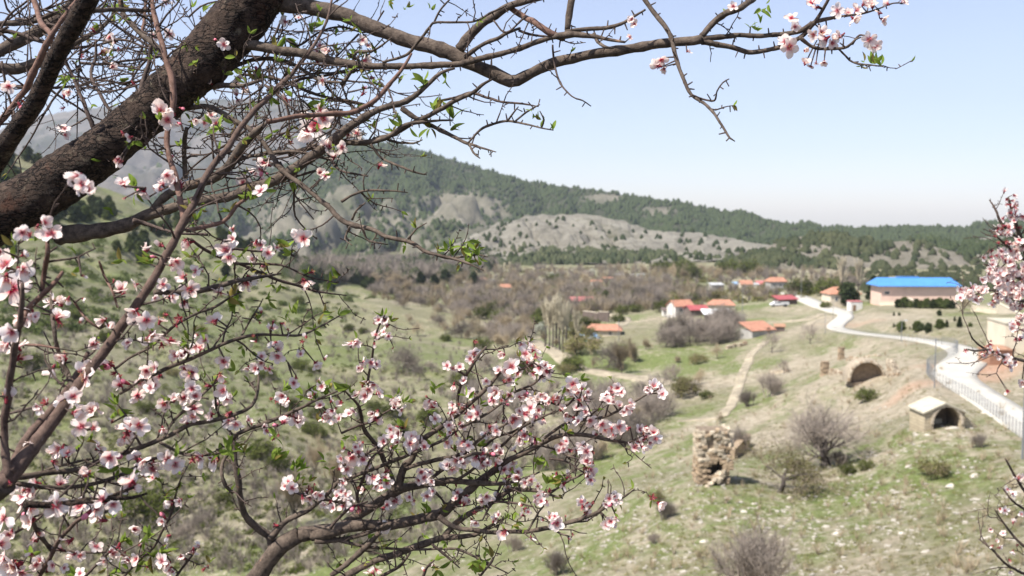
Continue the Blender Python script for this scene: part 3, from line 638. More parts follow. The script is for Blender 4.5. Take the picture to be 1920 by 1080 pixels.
# green bushes that stand alone
gb = [(1748,895,40,"obush","yellow green bush alone on the near stony slope"),(1610,905,0,"bush",""),(1625,752,26,"bush","green bush on the pink soil above the big bare tree"),(1325,747,16,"bush","dark bush at the edge of the lower field"),(1745,567,0,"bush",""),
 (275,975,66,"bush","dark green bush low on the left bank"),(490,860,34,"bush","dark green bush in the gully left of the hooked branch"),(520,880,30,"bush","dark bush right beside the gully bush"),(410,880,30,"obush","olive bush above the left bank"),(540,770,26,"bush","dark bush on the green left slope behind the twigs"),
 (580,745,18,"bush","low dark bush on the left slope near the centre"),(275,775,22,"bush","dark bush behind the largest left flower"),(375,625,18,"obush","olive bush high on the left meadow"),(440,560,18,"bush","green bush near the crest of the left meadow"),(560,570,16,"bush","round green bush on the left meadow"),
 (480,640,16,"bush","small bush in the middle of the left meadow"),(590,700,16,"bush","small bush low on the left meadow"),(655,620,14,"bush","small dark bush above the blossom spike"),(680,625,12,"bush","tiny dark bush right above the blossom spike"),(835,640,14,"bush","tiny bush on the green shoulder"),
 (600,820,20,"bush","dark bush below the left meadow"),(150,780,26,"bush","dark bush behind the long shoots"),(60,690,30,"bush","dark bush at the left edge"),(200,640,22,"bush","bush on the rough left slope"),(140,600,20,"bush","small bush on the rough left slope"),
 (325,705,18,"obush","olive bush on the grassy gully side"),(1790,700,0,"bush",""),(1280,560,0,"bush",""),(1548,578,14,"bush","small dark bush at the roadside fork"),(735,780,26,"bush","green bush between the two blossom trees"),(700,770,20,"bush","darker green bush between the two blossom trees"),
 (1010,850,24,"bush","green bush in the valley dip"),(985,700,30,"bush","green bush at the left edge of the valley track"),(1075,695,30,"bush","green bush on the right of the valley track"),(1060,700,22,"obush","olive bush on the right of the valley track"),(905,655,22,"bush","green bush beneath the belt of bare trees"),(870,725,30,"bush","wide green bush on the left slope's foot"),
 (1215,900,0,"bush",""),(420,945,26,"bush","dark low bush right of the left bank gully"),(1590,890,22,"bush","dark ground bush right of the large bare tree's trunk"),(1625,880,20,"bush","dark ground bush further right of the large bare tree"),(1230,940,22,"obush","olive bush on the slope below the ruined tower")]
for px, py, h, key, lab in gb:
    if h: l = at_px(px, py); place(key, l, px * 1.3, hpx(h, l) / 1.6, lab)

R3 = np.random.default_rng(5)
row = [(x_, 574 + .02 * (x_ - 1684), h0_ * .68) for x_, _, h0_ in [(1684,564,24),(1696,565,30),(1708,563,20),(1718,566,26),(1727,565,22),(1738,566,28),(1750,567,26),(1762,566,30),(1774,566,28),(1784,566,24)]]
for i, (px, py, h) in enumerate(row):
    l = at_px(px, py + 3); place("pine5" if i % 3 else "pine4", l, i, (hpx(h, l) / 6 * 1.25,) * 2 + (hpx(h, l) / 6,), "dark conifer in the row along the front wall of the blue roofed hall", "conifers in front of the hall")
for px, py, h, lab in [(1637,566,48,"tall dark conifer at the left end of the blue roofed hall"),(1590,572,42,"broad dark conifer in front of the cream house"),(1720,622,26,"left conifer of the short planted line on the bank"),(1728,620,18,"second small conifer of the planted line on the bank"),(1740,624,24,"third conifer of the planted line on the bank"),
    (1762,617,24,"conifer right of the middle of the bank"),(1775,614,18,"small conifer right of the bank's middle"),(1799,614,26,"slim conifer standing alone on the right of the bank"),(1690,621,24,"slim conifer behind the lamp post on the bank"),(1676,592,10,"tiny conifer upper left on the bank"),(1676,614,11,"tiny conifer lower left on the bank"),
    (1761,592,14,"small conifer in the upper middle of the bank"),(1819,613,11,"tiny conifer furthest right on the bank"),(1790,602,12,"tiny conifer above the slim one on the bank"),(1686,592,8,"tiniest conifer of the upper left pair on the bank"),(1706,618,8,"tiny conifer between lamp post and planted line"),(1862,572,20,"dark conifer beside the far right wall"),
    (1415,600,0,""),(1850,505,0,"")]:
    if h: l = at_px(px, py); place(("pine4", "pine5", "pine2")[int(px) % 3] if h < 60 else "pine1", l, px, (hpx(h * (.78 if h < 40 else 1), l) / 6 * 1.35,) * 2 + (hpx(h * (.78 if h < 40 else 1), l) / 6,), lab)
# pines on the spur above the left slope
spur = []
for i in range(2600):
    px = R3.uniform(-30, 700); t = R3.uniform(0, 1); crest = np.interp(px, [0, 130, 250, 400, 600, 720], [280, 325, 372, 436, 508, 545]); wid = np.interp(px, [0, 250, 450, 700], [210, 130, 70, 22])
    py = crest + wid * t ** 1.3 + 1
    if R3.random() < (1 - t * 0.75) and fbm(px / 60., py / 40., 0, 2, 8) > -0.25 + t * .35: spur.append((px, py))
spur = spur[:230]
for px, py in sorted(spur, key=lambda q: q[1]):
    l = at_px(px, py); s = R3.uniform(0.45, 1.05) * (1.15 - .4 * min(1, max(0, px) / 500)); place(("pine4", "pine5", "pine4", "pine5", "pine3")[R3.integers(5)], l, R3.uniform(0, 6), (s * 1.15, s * 1.15, s), ("dark green pine on the spur beside the thick dark limb" if px < 160 else "dark green pine on the spur crest behind the long shoots" if px < 330 else "dark green pine where the spur slopes down to the valley"), "pines on the left spur")

# ---- far woods: one mass each, every tree a small ragged crown
def crown_mesh(seed, nlat=3, nlon=6):
    R = np.random.default_rng(seed); V = [[0, 0, 1.0]]; 
    for i in range(nlat):
        z = [0.78, 0.42, 0.05][i]; r = [0.2, 0.36, 0.40][i]
        for k in range(nlon): a = 2 * math.pi * (k + 0.5 * (i % 2)) / nlon; rr = r * R.uniform(0.7, 1.25); V.append([rr * math.cos(a), rr * math.sin(a), z + R.uniform(-.08, .08)])
    f = [(0, 1 + k, 1 + (k + 1) % nlon) for k in range(nlon)]
    for i in range(nlat - 1):
        for k in range(nlon):
            a, b = 1 + i * nlon + k, 1 + i * nlon + (k + 1) % nlon; c, d = a + nlon, b + nlon; f += [(a, c, d), (a, d, b)]
    return np.array(V), np.array(f)
crowns = [crown_mesh(i) for i in range(6)]
def wood(name, P3, hs, mat, label, wide=1.0):
    Vs = []; Fs = []; n0 = 0; R = np.random.default_rng(len(P3)); kk = R.integers(0, 6, len(P3)); an = R.uniform(0, 6.28, len(P3))
    for p, h, k, a in zip(P3, hs, kk, an):
        v, f = crowns[k]; c, s = math.cos(a), math.sin(a); w = wide * h * 1.15
        v = np.stack([(v[:, 0] * c - v[:, 1] * s) * w, (v[:, 0] * s + v[:, 1] * c) * w, v[:, 2] * h - 0.12 * h], 1) + p; Vs.append(v); Fs.append(f + n0); n0 += len(v)
    return tag(link(name, new_mesh(name, np.concatenate(Vs), np.concatenate(Fs), mat, False)), label, None, None, "stuff")
def brush(name, P3, hs, mat, label, n=26, seed=1, flat=0.8):
    R = np.random.default_rng(seed); N = len(P3); hs = np.asarray(hs); d = R.normal(0, 1, (N, n, 3)); d /= np.linalg.norm(d, axis=2, keepdims=True); d[:, :, 2] = np.abs(d[:, :, 2]) * flat
    c = P3[:, None] + d * (hs[:, None, None] * R.uniform(.25, .62, (N, n, 1))); c = c.reshape(-1, 3); sz = np.repeat(hs, n)[:, None] * R.uniform(.05, .13, (N * n, 1))
    a = R.normal(0, 1, c.shape); a /= np.linalg.norm(a, axis=1, keepdims=True); b = np.cross(a, R.normal(0, 1, c.shape)); b /= np.linalg.norm(b, axis=1, keepdims=True)
    V = np.stack([c - a * sz, c + b * sz * .7, c + a * sz, c - b * sz * .7], 1)
    return tag(link(name, new_mesh(name, V.reshape(-1, 3), np.arange(len(c) * 4).reshape(-1, 4), mat)), label, None, None, "stuff")
def twiggy(name, P3, hs, mat, label, n=40, seed=1):
    """bare brush: thin upright blades fanning out of each root"""
    R = np.random.default_rng(seed); N = len(P3); hs = np.asarray(hs); a = R.uniform(0, 6.28, (N, n)); sp_ = R.uniform(0, .75, (N, n)) ** .8; L = hs[:, None] * R.uniform(.45, 1.05, (N, n)); t0 = R.uniform(0, .45, (N, n))
    d = np.stack([np.cos(a) * sp_, np.sin(a) * sp_, np.ones_like(a)], -1); d /= np.linalg.norm(d, axis=2, keepdims=True); j = R.normal(0, .16, d.shape)
    p0 = P3[:, None] + d * (L * t0)[..., None] + R.normal(0, .05, d.shape) * hs[:, None, None]; dd = d + j; p1 = p0 + dd * (L * (1 - t0))[..., None]; w = np.cross(dd, R.normal(0, 1, dd.shape)); w /= np.linalg.norm(w, axis=2, keepdims=True); w *= (hs[:, None, None] * .016)
    V = np.stack([p0 - w, p0 + w, p1 + w * .4, p1 - w * .4], 2).reshape(-1, 3)
    return tag(link(name, new_mesh(name, V, np.arange(len(V)).reshape(-1, 4), mat)), label, None, None, "stuff")
def scatter_ground(poly, n, seed, hr, dens=None):
    R = np.random.default_rng(seed); poly = np.array(poly, float); u0, u1 = poly.min(0), poly.max(0); out = []
    px = R.uniform(u0[0], u1[0], n * 3); py = R.uniform(u0[1], u1[1], n * 3); ok = np.zeros(len(px), bool); j = len(poly) - 1
    for i in range(len(poly)):
        c = ((poly[i, 1] > py) != (poly[j, 1] > py)) & (px < (poly[j, 0] - poly[i, 0]) * (py - poly[i, 1]) / (poly[j, 1] - poly[i, 1] + 1e-9) + poly[i, 0]); ok ^= c; j = i
    px, py = px[ok], py[ok]
    if dens is not None: k = R.random(len(px)) < dens(px, py); px, py = px[k], py[k]
    px, py = px[:n], py[:n]; return np.array([G(a, b) for a, b in zip(px, py)])
def sample_hill(h, n, dens, seed):
    R = np.random.default_rng(seed); nr, nc = h['X'].shape; rows = np.nonzero(h['T'][:, 0] <= 1.08)[0]; out = []
    i = R.uniform(0, rows[-1] - .01, n * 6); j = R.uniform(0, nc - 1.01, n * 6); a = i.astype(int); b = j.astype(int); fi = i - a; fj = j - b
    def bi(A): return (A[a, b] * (1 - fi) * (1 - fj) + A[a + 1, b] * fi * (1 - fj) + A[a, b + 1] * (1 - fi) * fj + A[a + 1, b + 1] * fi * fj)
    X, Y, Z, Up = bi(h['X']), bi(h['Y']), bi(h['Z']), bi(h['up']); px, py, _ = to_px(np.stack([X, Y, Z], 1))
    keep = (Z > H(X, Y) - .3) & (R.random(len(X)) < dens(px, py, Up, X, Y)); keep &= (px > -60) & (px < 1990)
    q = np.stack([X, Y, Z], 1)[keep][:n]; return q
def d_mtn(px, py, up, X, Y):
    nz = fbm(X / 160, Y / 160, 0, 4, 61); d = sstep(-0.22, 0.12, nz + 0.75 * sstep(0.6, 0.9, up) + 0.12 * sstep(1000, 1300, px) - 0.25 * sstep(700, 450, px))
    bald = np.exp(-((px - 860) / 90) ** 2 - ((py - 385) / 26) ** 2) + np.exp(-((px - 1130) / 40) ** 2 - ((py - 372) / 9) ** 2) + np.exp(-((px - 1235) / 34) ** 2 - ((py - 395) / 8) ** 2) + .8 * np.exp(-((px - 560) / 80) ** 2 - ((py - 400) / 45) ** 2)
    return np.clip(d - bald * 1.2, 0.02, 1) * (1 - .85 * np.clip(np.exp(-((px - 720) / 230) ** 2 - ((py - 425) / 48) ** 2) * (0.75 + 1.9 * fbm(X / 90, Y / 90, 0, 3, 63)), 0, 1))
q = sample_hill(mtn, 26000, d_mtn, 1); wood("pine_forest", q, rng.uniform(3.5, 8.5, len(q)), M_needle, "dark pine forest over the mountain ridge")
_px, _py, _ = to_px(np.stack([mtn['X'], mtn['Y'], mtn['Z']], -1)); _at = mtn['o'].data.attributes.new('wood', 'FLOAT', 'POINT')
_at.data.foreach_set('value', sstep(.25, .8, d_mtn(_px, _py, mtn['up'], mtn['X'], mtn['Y'])).astype(np.float32).ravel())
def d_far(px, py, up, X, Y): return 0.10 * sstep(0.0, 0.3, fbm(X / 260, Y / 260, 0, 3, 66)) + 0.02
q = sample_hill(far, 1500, d_far, 2); wood("mountain_scrub", q, rng.uniform(9, 17, len(q)), M_needle2, "sparse trees dotted over the distant grey mountain")
def d_foot(px, py, up, X, Y): return np.clip(sstep(-.18, .12, fbm(X / 34, Y / 34, 0, 4, 71)), 0.08, 1) * (px > 835)
q = sample_hill(foot, 1100, d_foot, 3); wood("foothill_wood", q, rng.uniform(2.5, 6.5, len(q)), M_scrub, "dark wood at the foot of the eroded hill")
def d_shr(px, py, up, X, Y):
    bare = np.exp(-((px - 1760) / 75) ** 2 - ((py - 490) / 26) ** 2); return np.clip(sstep(-.12, .10, fbm(X / 26, Y / 26, 0, 4, 81)) - 1.3 * bare, 0.03, 1)
q = sample_hill(shr, 1500, d_shr, 4); wood("hillside_scrub", q, rng.uniform(2.0, 5.5, len(q)), M_scrub, "dark scrub and small pines over the hill behind the hall", 1.2)
def d_pale(px, py, up, X, Y): return 0.10 + 0.5 * sstep(0.35, 0.05, up) + 0.1 * (fbm(X / 40, Y / 40, 0, 2, 91) > .2)
q = scatter_ground([(1590,547),(1930,547),(1930,500),(1560,505)], 260, 29, 0); wood('field_scrub', q, rng.uniform(1.2, 4.0, len(q)), M_scrub, 'dark scrub on the flat ground behind the blue roofed hall', 1.4)
q = sample_hill(pale, 420, d_pale, 5); wood("slope_scrub", q, rng.uniform(3, 6, len(q)), M_needle, "scattered dark bushes on the pale eroded hill")
q = sample_hill(knoll, 350, lambda px, py, up, X, Y: 0.2 + 0.6 * (fbm(X / 50, Y / 50, 0, 2, 95) > 0), 6); wood("spur_scrub", q, rng.uniform(4, 8, len(q)), M_needle, "dark trees on the pale spur at the right")
# valley and slope undergrowth
q = scatter_ground([(0,640),(0,420),(400,470),(700,560),(640,620),(300,600)], 500, 7, 0); brush("spur_undergrowth", q, rng.uniform(1.0, 3.4, len(q)), M_needle2, "dark undergrowth over the upper left slope", 90)
q = scatter_ground([(0,1080),(0,640),(300,600),(700,620),(850,700),(760,1000),(560,1080)], 2000, 8, 0); brush("slope_undergrowth", q, rng.uniform(0.3, 1.3, len(q)), M_bushleaf, "small dark tufts dotted over the left slope", 60)
q = scatter_ground([(0,1080),(0,560),(300,540),(700,580),(960,680),(860,1000),(560,1080)], 2600, 12, 0); twiggy("slope_dry_brush", q, rng.uniform(0.5, 1.8, len(q)), M_twig, "bare mauve brush scattered over the left slope", 34)
q = scatter_ground([(700,560),(1000,600),(1500,560),(1640,515),(1200,503),(860,500),(700,520)], 900, 9, 0, lambda a, b: np.where((a > 1240) & (b > 525), .3, 1.0)); twiggy("valley_undergrowth", q, rng.uniform(2.0, 5.0, len(q)), M_twig, "mauve undergrowth over the valley floor", 70)
q = scatter_ground([(700,560),(1000,600),(1500,560),(1640,515),(1200,503),(860,500),(700,520)], 600, 39, 0, lambda a, b: np.where((a > 1240) & (b > 525), .3, 1.0)); twiggy("valley_dry_brush", q, rng.uniform(2.0, 5.0, len(q)), M_twig_w, "straw coloured brush over the valley floor", 70)
q = scatter_ground([(700,560),(1000,600),(1500,560),(1640,515),(1200,503),(860,500),(700,520)], 900, 19, 0); brush("valley_brush", q, rng.uniform(1.6, 4.0, len(q)), M_oliveleaf, "olive undergrowth over the valley floor", 80)
q = scatter_ground([(840,700),(1000,720),(1250,740),(1240,830),(1060,900),(880,880)], 160, 23, 0); twiggy("streamside_brush", q, rng.uniform(1.2, 3.2, len(q)), M_twig, "bare brush along the stream", 90)
q = scatter_ground([(1000,1080),(1100,900),(1380,640),(1900,620),(1920,1080)], 3500, 10, 0); brush("slope_tufts", q, rng.uniform(0.12, 0.5, len(q)), M_oliveleaf, "low dry tufts on the right slope", 22)
q = scatter_ground([(1000,1080),(1100,900),(1380,640),(1900,620),(1920,1080)], 420, 14, 0); twiggy("slope_dead_stalks", q, rng.uniform(0.3, 0.9, len(q)), M_twig_w, "dead stalks and thin brush on the right slope", 30)
q = scatter_ground([(540,512),(700,486),(925,480),(930,505),(860,520),(700,532),(560,530)], 700, 61, 0); twiggy("far_valley_brush", q, rng.uniform(4, 9, len(q)), M_twig, "mauve brush covering the far valley floor below the mountain", 60)
q = scatter_ground([(540,512),(700,486),(925,480),(930,505),(860,520),(700,532),(560,530)], 260, 62, 0); wood("far_valley_wood", q, rng.uniform(4, 9, len(q)), M_scrub, "dark trees dotted over the far valley floor", 1.2)
# a kind that was never planted leaves nothing behind
for key in [k_ for k_ in protos if not k_.endswith("_used")]:
    if not protos[key + "_used"]:
        for c in list(protos[key].children): bpy.data.objects.remove(c)
        bpy.data.objects.remove(protos[key])
# ------------------------------------------------------------------ buildings, ruins, fences, poles, stones
M_plas = simple("cream_plaster", (0.60, 0.52, 0.40), 0.1, 0.8, 0.9, 0.2, 3)
M_pink = simple("pinkish_render", (0.66, 0.47, 0.38), 0.08, 0.5, 0.9, 0.2, 3)
M_whit = simple("white_wash", (0.60, 0.57, 0.52), 0.1, 0.8, 0.9, 0.2, 3)
M_grw = simple("grey_block_wall", (0.36, 0.34, 0.31), 0.15, 0.9, 0.95, 0.4, 3)
M_mud = simple("dark_mud_wall", (0.13, 0.10, 0.085), 0.2, 0.9, 0.95, 0.4, 3)
M_tile = simple("orange_roof_tiles", (0.385, 0.19, 0.125), 0.22, 1.2, 0.8, 0.7, 5)
M_mar = simple("maroon_sheet_roof", (0.34, 0.085, 0.085), 0.15, 1.0, 0.5, 0.2, 5)
M_redr = simple("faded_red_roof", (0.46, 0.16, 0.15), 0.15, 1.0, 0.6, 0.2, 5)
M_blue = simple("blue_sheet_roof", (0.075, 0.235, 0.54), 0.08, 0.5, 0.42, 0.05, 3, spec=0.4)
M_lblue = simple("light_blue_sheet", (0.27, 0.42, 0.60), 0.1, 1.0, 0.5)
M_teal = simple("teal_plastic", (0.06, 0.50, 0.45), 0.1, 1.0, 0.5)
M_wsh = simple("white_sheet", (0.80, 0.80, 0.78), 0.04, 1.0, 0.5)
M_gry = simple("grey_sheet", (0.45, 0.45, 0.44), 0.12, 1.0, 0.6)
M_dark = simple("dark_opening", (0.03, 0.028, 0.025), 0.1, 1.0, 0.8)
M_glass = simple("window_glass", (0.05, 0.06, 0.07), 0.1, 1.0, 0.15, spec=0.5)
M_wood = simple("weathered_wood", (0.20, 0.13, 0.08), 0.2, 3.0, 0.9)
M_rust = simple("rusty_sheet", (0.33, 0.19, 0.12), 0.3, 2.5, 0.8, 0.4, 5)
M_brick = simple("brown_brick", (0.30, 0.17, 0.11), 0.2, 3.0, 0.9, 0.4, 8)
M_metal = simple("dark_galvanised_metal", (0.16, 0.165, 0.17), 0.12, 2.0, 0.5, spec=0.4)
M_wire = simple("grey_wire", (0.26, 0.28, 0.30), 0.1, 2.0, 0.4, spec=0.5)
M_stone = simple("pale_stone", (0.40, 0.335, 0.25), 0.3, 3.5, 0.95, 0.7, 7, objvar=0.22)
M_stone2 = simple("brown_stone", (0.30, 0.225, 0.15), 0.25, 3.0, 0.95, 0.7, 7, objvar=0.2)
M_core = simple("rubble_core", (0.20, 0.155, 0.11), 0.35, 3.0, 0.95, 0.9, 5)
M_ash = simple("sandstone_ashlar", (0.50, 0.42, 0.29), 0.14, 1.6, 0.9, 0.5, 6)
def ashlar(name, lo, hi, mortar):
    n = NT(name); mp = n.new("ShaderNodeMapping"); n.L.new(n.coord("Object"), mp.inputs[0]); mp.inputs["Rotation"].default_value = (math.radians(-90), 0, 0)
    br = n.new("ShaderNodeTexBrick"); n.L.new(mp.outputs[0], br.inputs["Vector"]); br.inputs["Scale"].default_value = 1.0; br.inputs["Brick Width"].default_value = .48; br.inputs["Row Height"].default_value = .24; br.inputs["Mortar Size"].default_value = .014
    br.inputs["Color1"].default_value = (*lo, 1); br.inputs["Color2"].default_value = (*hi, 1); br.inputs["Mortar"].default_value = (*mortar, 1)
    c = n.mix(n.math('MULTIPLY', n.rng(n.noise(n.geo(), 1.6, 6, .7), .42, .66), .6), br.outputs[0], (0.23, 0.19, 0.135)); n.color(c); n.bump(n.noise(n.geo(), 9, 6, .7), .6, .03); return n.m
M_ash = ashlar("sandstone_blocks", (0.50, 0.42, 0.29), (0.40, 0.33, 0.225), (0.17, 0.14, 0.10))
M_slab = simple("stone_roof_slab", (0.44, 0.40, 0.31), 0.14, 2.0, 0.9, 0.5, 6)
M_rock = simple("white_limestone", (0.43, 0.39, 0.325), 0.2, 2.0, 0.95, 0.6, 5, objvar=0.2)
M_white_paint = simple("white_car_paint", (0.75, 0.75, 0.75), 0.03, 1.0, 0.25, spec=0.5)
M_rubber = simple("black_rubber", (0.03, 0.03, 0.03), 0.1, 1.0, 0.8)

def roof_mesh(w, d, h, rise, over, kind, th=0.14, ridge='x', seam=0.0, hip=0.28):
    mb = MB(); W, D = w / 2 + over, d / 2 + over; z0 = h; z1 = h + rise
    if kind == 'flat': mb.box((0, 0, h + th / 2 + .003), (2 * W, 2 * D, th)); return mb
    if kind == 'shed': top = [(-W, -D, z0), (W, -D, z0), (W, D, z1), (-W, D, z1)]; polys = [(0, 1, 2, 3)]
    elif kind == 'gable':
        if ridge == 'x': top = [(-W, -D, z0), (W, -D, z0), (W, 0, z1), (-W, 0, z1), (W, D, z0), (-W, D, z0)]; polys = [(0, 1, 2, 3), (3, 2, 4, 5)]
        else: top = [(-W, -D, z0), (0, -D, z1), (0, D, z1), (-W, D, z0), (W, -D, z0), (W, D, z0)]; polys = [(0, 1, 2, 3), (1, 4, 5, 2)]
    else:
        hx = min(W * (1 - hip), W - 0.2); hx = W - min(D, W * 0.9) * (1 - 0.0) if hip is None else hx
        top = [(-W, -D, z0), (W, -D, z0), (W, D, z0), (-W, D, z0), (-hx, 0, z1), (hx, 0, z1)]; polys = [(0, 1, 5, 4), (1, 2, 5), (2, 3, 4, 5), (3, 0, 4)]
    n = len(top); v = top + [(a, b, c - th) for a, b, c in top]; f = [tuple(p) for p in polys] + [tuple(i + n for i in reversed(p)) for p in polys]
    from collections import Counter
    ed = Counter(); 
    for p in polys:
        for i in range(len(p)): ed[(p[i], p[(i + 1) % len(p)])] += 1
    for (a, b) in list(ed):
        if (b, a) not in ed: f.append((b, a, a + n, b + n))
    mb.add(v, f); 
    if seam:                                          # standing seams of a sheet roof, front slope
        nn = int(2 * W / seam)
        for i in range(1, nn):
            x = -W + i * seam
            zt = z1; xt = x
            if kind == 'hip':
                hx2 = top[4][0] * -1; t = 1.0 if abs(x) <= hx2 else max(0.05, (W - abs(x)) / (W - hx2))
            else: t = 1.0
            for sgn in (-1, 1):
                a = np.array([x, sgn * D, z0 + .01]); b = np.array([x, sgn * D * (1 - t), z0 + rise * t + .01]); V, Fq = prisms([a], [b], [.045], [.045], 4); mb.add(V, Fq)
    return mb
def house(name, label, px, py, wpx, hpx_, dep, wall, roof, kind='gable', rise=0.5, over=0.35, rz=0.0, ridge='x', wins=(), doors=(), cat="house", found=1.2, seam=0.0, hip=0.28, dist=None, group=None):
    """wpx/hpx_: front width and eave height in photograph pixels; rise as a share of the wall height"""
    g = G(px, py) if dist is None else P(px, py, dist); d = to_px(g)[2]; w = wpx * d / F; h = hpx_ * d / F
    dep = dep * w; c = math.cos(rz); base = (g[0] + math.sin(rz) * -dep / 2, g[1] + c * dep / 2, g[2])
    t = thing(name, label, cat, base, rz, group); mb = MB(); mb.box((0, 0, (h - found) / 2), (w, dep, h + found))
    if kind == 'gable':
        r = rise * h - .02
        if ridge == 'x': 
            for x in (-w / 2, w / 2): mb.add([(x, -dep / 2, h), (x, dep / 2, h), (x, 0, h + r * (dep / 2) / (dep / 2 + over)), (x * .97, -dep / 2, h), (x * .97, dep / 2, h), (x * .97, 0, h + r * .9)], [(0, 1, 2), (5, 4, 3)])
        else:
            for y in (-dep / 2, dep / 2): mb.add([(-w / 2, y, h), (w / 2, y, h), (0, y, h + r * (w / 2) / (w / 2 + over)), (-w / 2, y * .97, h), (w / 2, y * .97, h), (0, y * .97, h + r * .9)], [(0, 1, 2), (5, 4, 3)])
    mb.build("wall", wall, t)
    roof_mesh(w, dep, h + .01, rise * h, over, kind, ridge=ridge, seam=seam, hip=hip).build("roof", roof, t)
    for (fx, fz, ww, wh) in wins:                     # windows on the front: frame, pane
        b = MB(); x = fx * w; z = fz * h
        for dx, dz, sx, sz in ((-ww / 2, 0, .08, wh), (ww / 2, 0, .08, wh), (0, -wh / 2, ww, .08), (0, wh / 2, ww, .08), (0, 0, .05, wh - .1)): b.box((x + dx, -dep / 2 - .03, z + dz), (sx, .08, sz))
        fr = b.build("window", M_whit, t); MB().box((x, -dep / 2 - .012, z), (ww - .06, .03, wh - .06)).build("pane", M_glass, fr)
    for (fx, ww, wh) in doors: MB().box((fx * w, -dep / 2 - .03, wh / 2), (ww, .07, wh)).build("door", M_wood, t)
    return t, w, h, dep

# the hall with the blue roof, hut and cream house beside it
t, w, h, dp = house("hall", "long pinkish hall with bright blue sheet roof above the road", 1722, 569, 140, 33, 0.42, M_pink, M_blue, 'hip', 0.42, 1.0, -0.03, seam=0.8, hip=0.1, cat="building", found=2,
    wins=((-.42, .6, 1.2, .8),))
MB().box((-w * .08, 0.2, h * 1.43 + .1), (w * .3, .9, .22)).build("ridge_cap", M_blue, t)
MB().box((0, -dp / 2 - .05, .35), (w * .985, .08, .7)).build("plinth", M_plas, t)
g = G(1652, 572); e = G(1795, 574)
def wall_run(name, label, pts, hgt, th, mat, cat="wall", found=0.5, cap=None):
    t = thing(name, label, cat, tuple(pts[0])); b = MB(); cb = MB()
    for a, c in zip(pts[:-1], pts[1:]):
        a = np.array(a) - pts[0]; c = np.array(c) - pts[0]; m = (a + c) / 2; L = np.hypot(*(c - a)[:2]); ang = math.atan2(c[1] - a[1], c[0] - a[0])
        zb = min(a[2], c[2]) - found; zt = (a[2] + c[2]) / 2 + hgt; b.box((m[0], m[1], (zb + zt) / 2), (L + .02, th, zt - zb), ang)
        cb.box((m[0], m[1], zt + .05), (L + .04, th + .12, .1), ang)
    b.build("wall_face", mat, t); cb.build("coping", cap or mat, t); return t
wall_run("retaining_wall", "low pale retaining wall under the blue roofed hall", [G(1650, 573), G(1700, 571), G(1750, 573), G(1800, 578)], 0.8, .4, M_plas)
wall_run("retaining_wall", "long pale wall running right from the reddish tree", [G(1822, 583), G(1870, 588), G(1930, 594)], 1.0, .4, M_plas)
house("house", "cream house with orange hipped roof behind tall poplars and conifer", 1585, 573, 58, 22, .7, M_plas, M_tile, 'hip', .55, .4, 0.1, wins=((-.3, .55, .9, 1.0), (-.05, .55, .9, 1.0)), hip=.5)
house("hut", "small white hut with flat red edged roof beside the road", 1606, 583, 22, 17, .9, M_whit, M_redr, 'flat', .1, .1, 0.05, cat="hut", doors=((-.2, .8, 1.5),))
# village
house("house", "gabled house with orange roof and pinkish white walls left in the village row", 1283, 591, 40, 17, .7, M_whit, M_tile, 'gable', .65, .4, 0.45, ridge='x', wins=((-.2, .6, .9, .9), (.2, .6, .9, .9)))
house("shed", "little whitewashed shed with dark open side left of the gabled house", 1253, 593, 18, 11, .8, M_whit, M_mud, 'shed', .4, .3, 0.1, cat="shed", doors=((.25, 1.1, 1.5),))
house("barn", "barn with dull maroon roof joined to the right of the gabled house", 1312, 592, 36, 11, 1.0, M_mud, M_mar, 'gable', .7, .3, 0.2, cat="barn")
house("house", "orange roofed house behind the white awning", 1353, 585, 48, 13, .7, M_plas, M_tile, 'hip', .7, .35, -0.15, hip=.4)
def awning(px, py, wpx, hp, label, mat, dist_back=1.0, deep=4.5, tilt=.5):
    g = G(px, py); d = to_px(g)[2]; w = wpx * d / F; h = hp * d / F; t = thing("awning", label, "awning", tuple(g))
    mb = MB(); v = [(-w / 2, -deep / 2, h - tilt), (w / 2, -deep / 2, h - tilt), (w / 2 * .8, deep / 2, h + tilt), (-w / 2, deep / 2, h + tilt)]
    v += [(a, b, c - .1) for a, b, c in v]; mb.add(v, [(0, 1, 2, 3), (7, 6, 5, 4), (1, 0, 4, 5), (2, 1, 5, 6), (3, 2, 6, 7), (0, 3, 7, 4)]); mb.build("canopy", mat, t)
    for sx in (-.47, 0, .47):
        for sy in (-.45, .45):
            V, Fq = tube([[w * sx * (.8 if sy > 0 and sx > 0 else 1), deep * sy, -.6], [w * sx * (.8 if sy > 0 and sx > 0 else 1), deep * sy, h - .12 + tilt * (1 if sy > 0 else -1) * .9]], [.07, .07], 6); link("pole", new_mesh("pole", V, Fq, M_wood), t)
    MB().box((0, deep * .3, (h - 1.0) / 2), (w * .8, .3, h)).build("back_wall", M_mud, t)
    return t
awning(1346, 597, 60, 13, "bright white flat awning in front of the orange and maroon roofs", M_wsh, deep=5)
house("shed", "dark open shed standing under the right end of the white awning", 1366, 610, 20, 13, .6, M_mud, M_gry, 'flat', .1, .2, 0.1, cat="shed")
house("cottage", "low cottage with patchy orange roof sloping down below the village", 1432, 628, 56, 9, .6, M_grw, M_tile, 'shed', 1.5, .3, 0.5, cat="cottage", doors=((.2, .9, 1.5),))
house("shed", "small dark shed at the right end of the patchy orange roofed cottage", 1462, 622, 18, 10, .6, M_mud, M_rust, 'shed', .4, .2, -.2, cat="shed")
house("shed", "flat roofed grey shed on the green bank above the village", 1346, 546, 24, 12, .7, M_grw, M_gry, 'shed', .25, .3, .2, cat="shed", doors=((.2, 1.2, 1.8),))
house("shed", "light blue topped shed left of the small orange roof", 1384, 541, 14, 8, .9, M_grw, M_lblue, 'shed', .5, .3, .1, cat="shed")
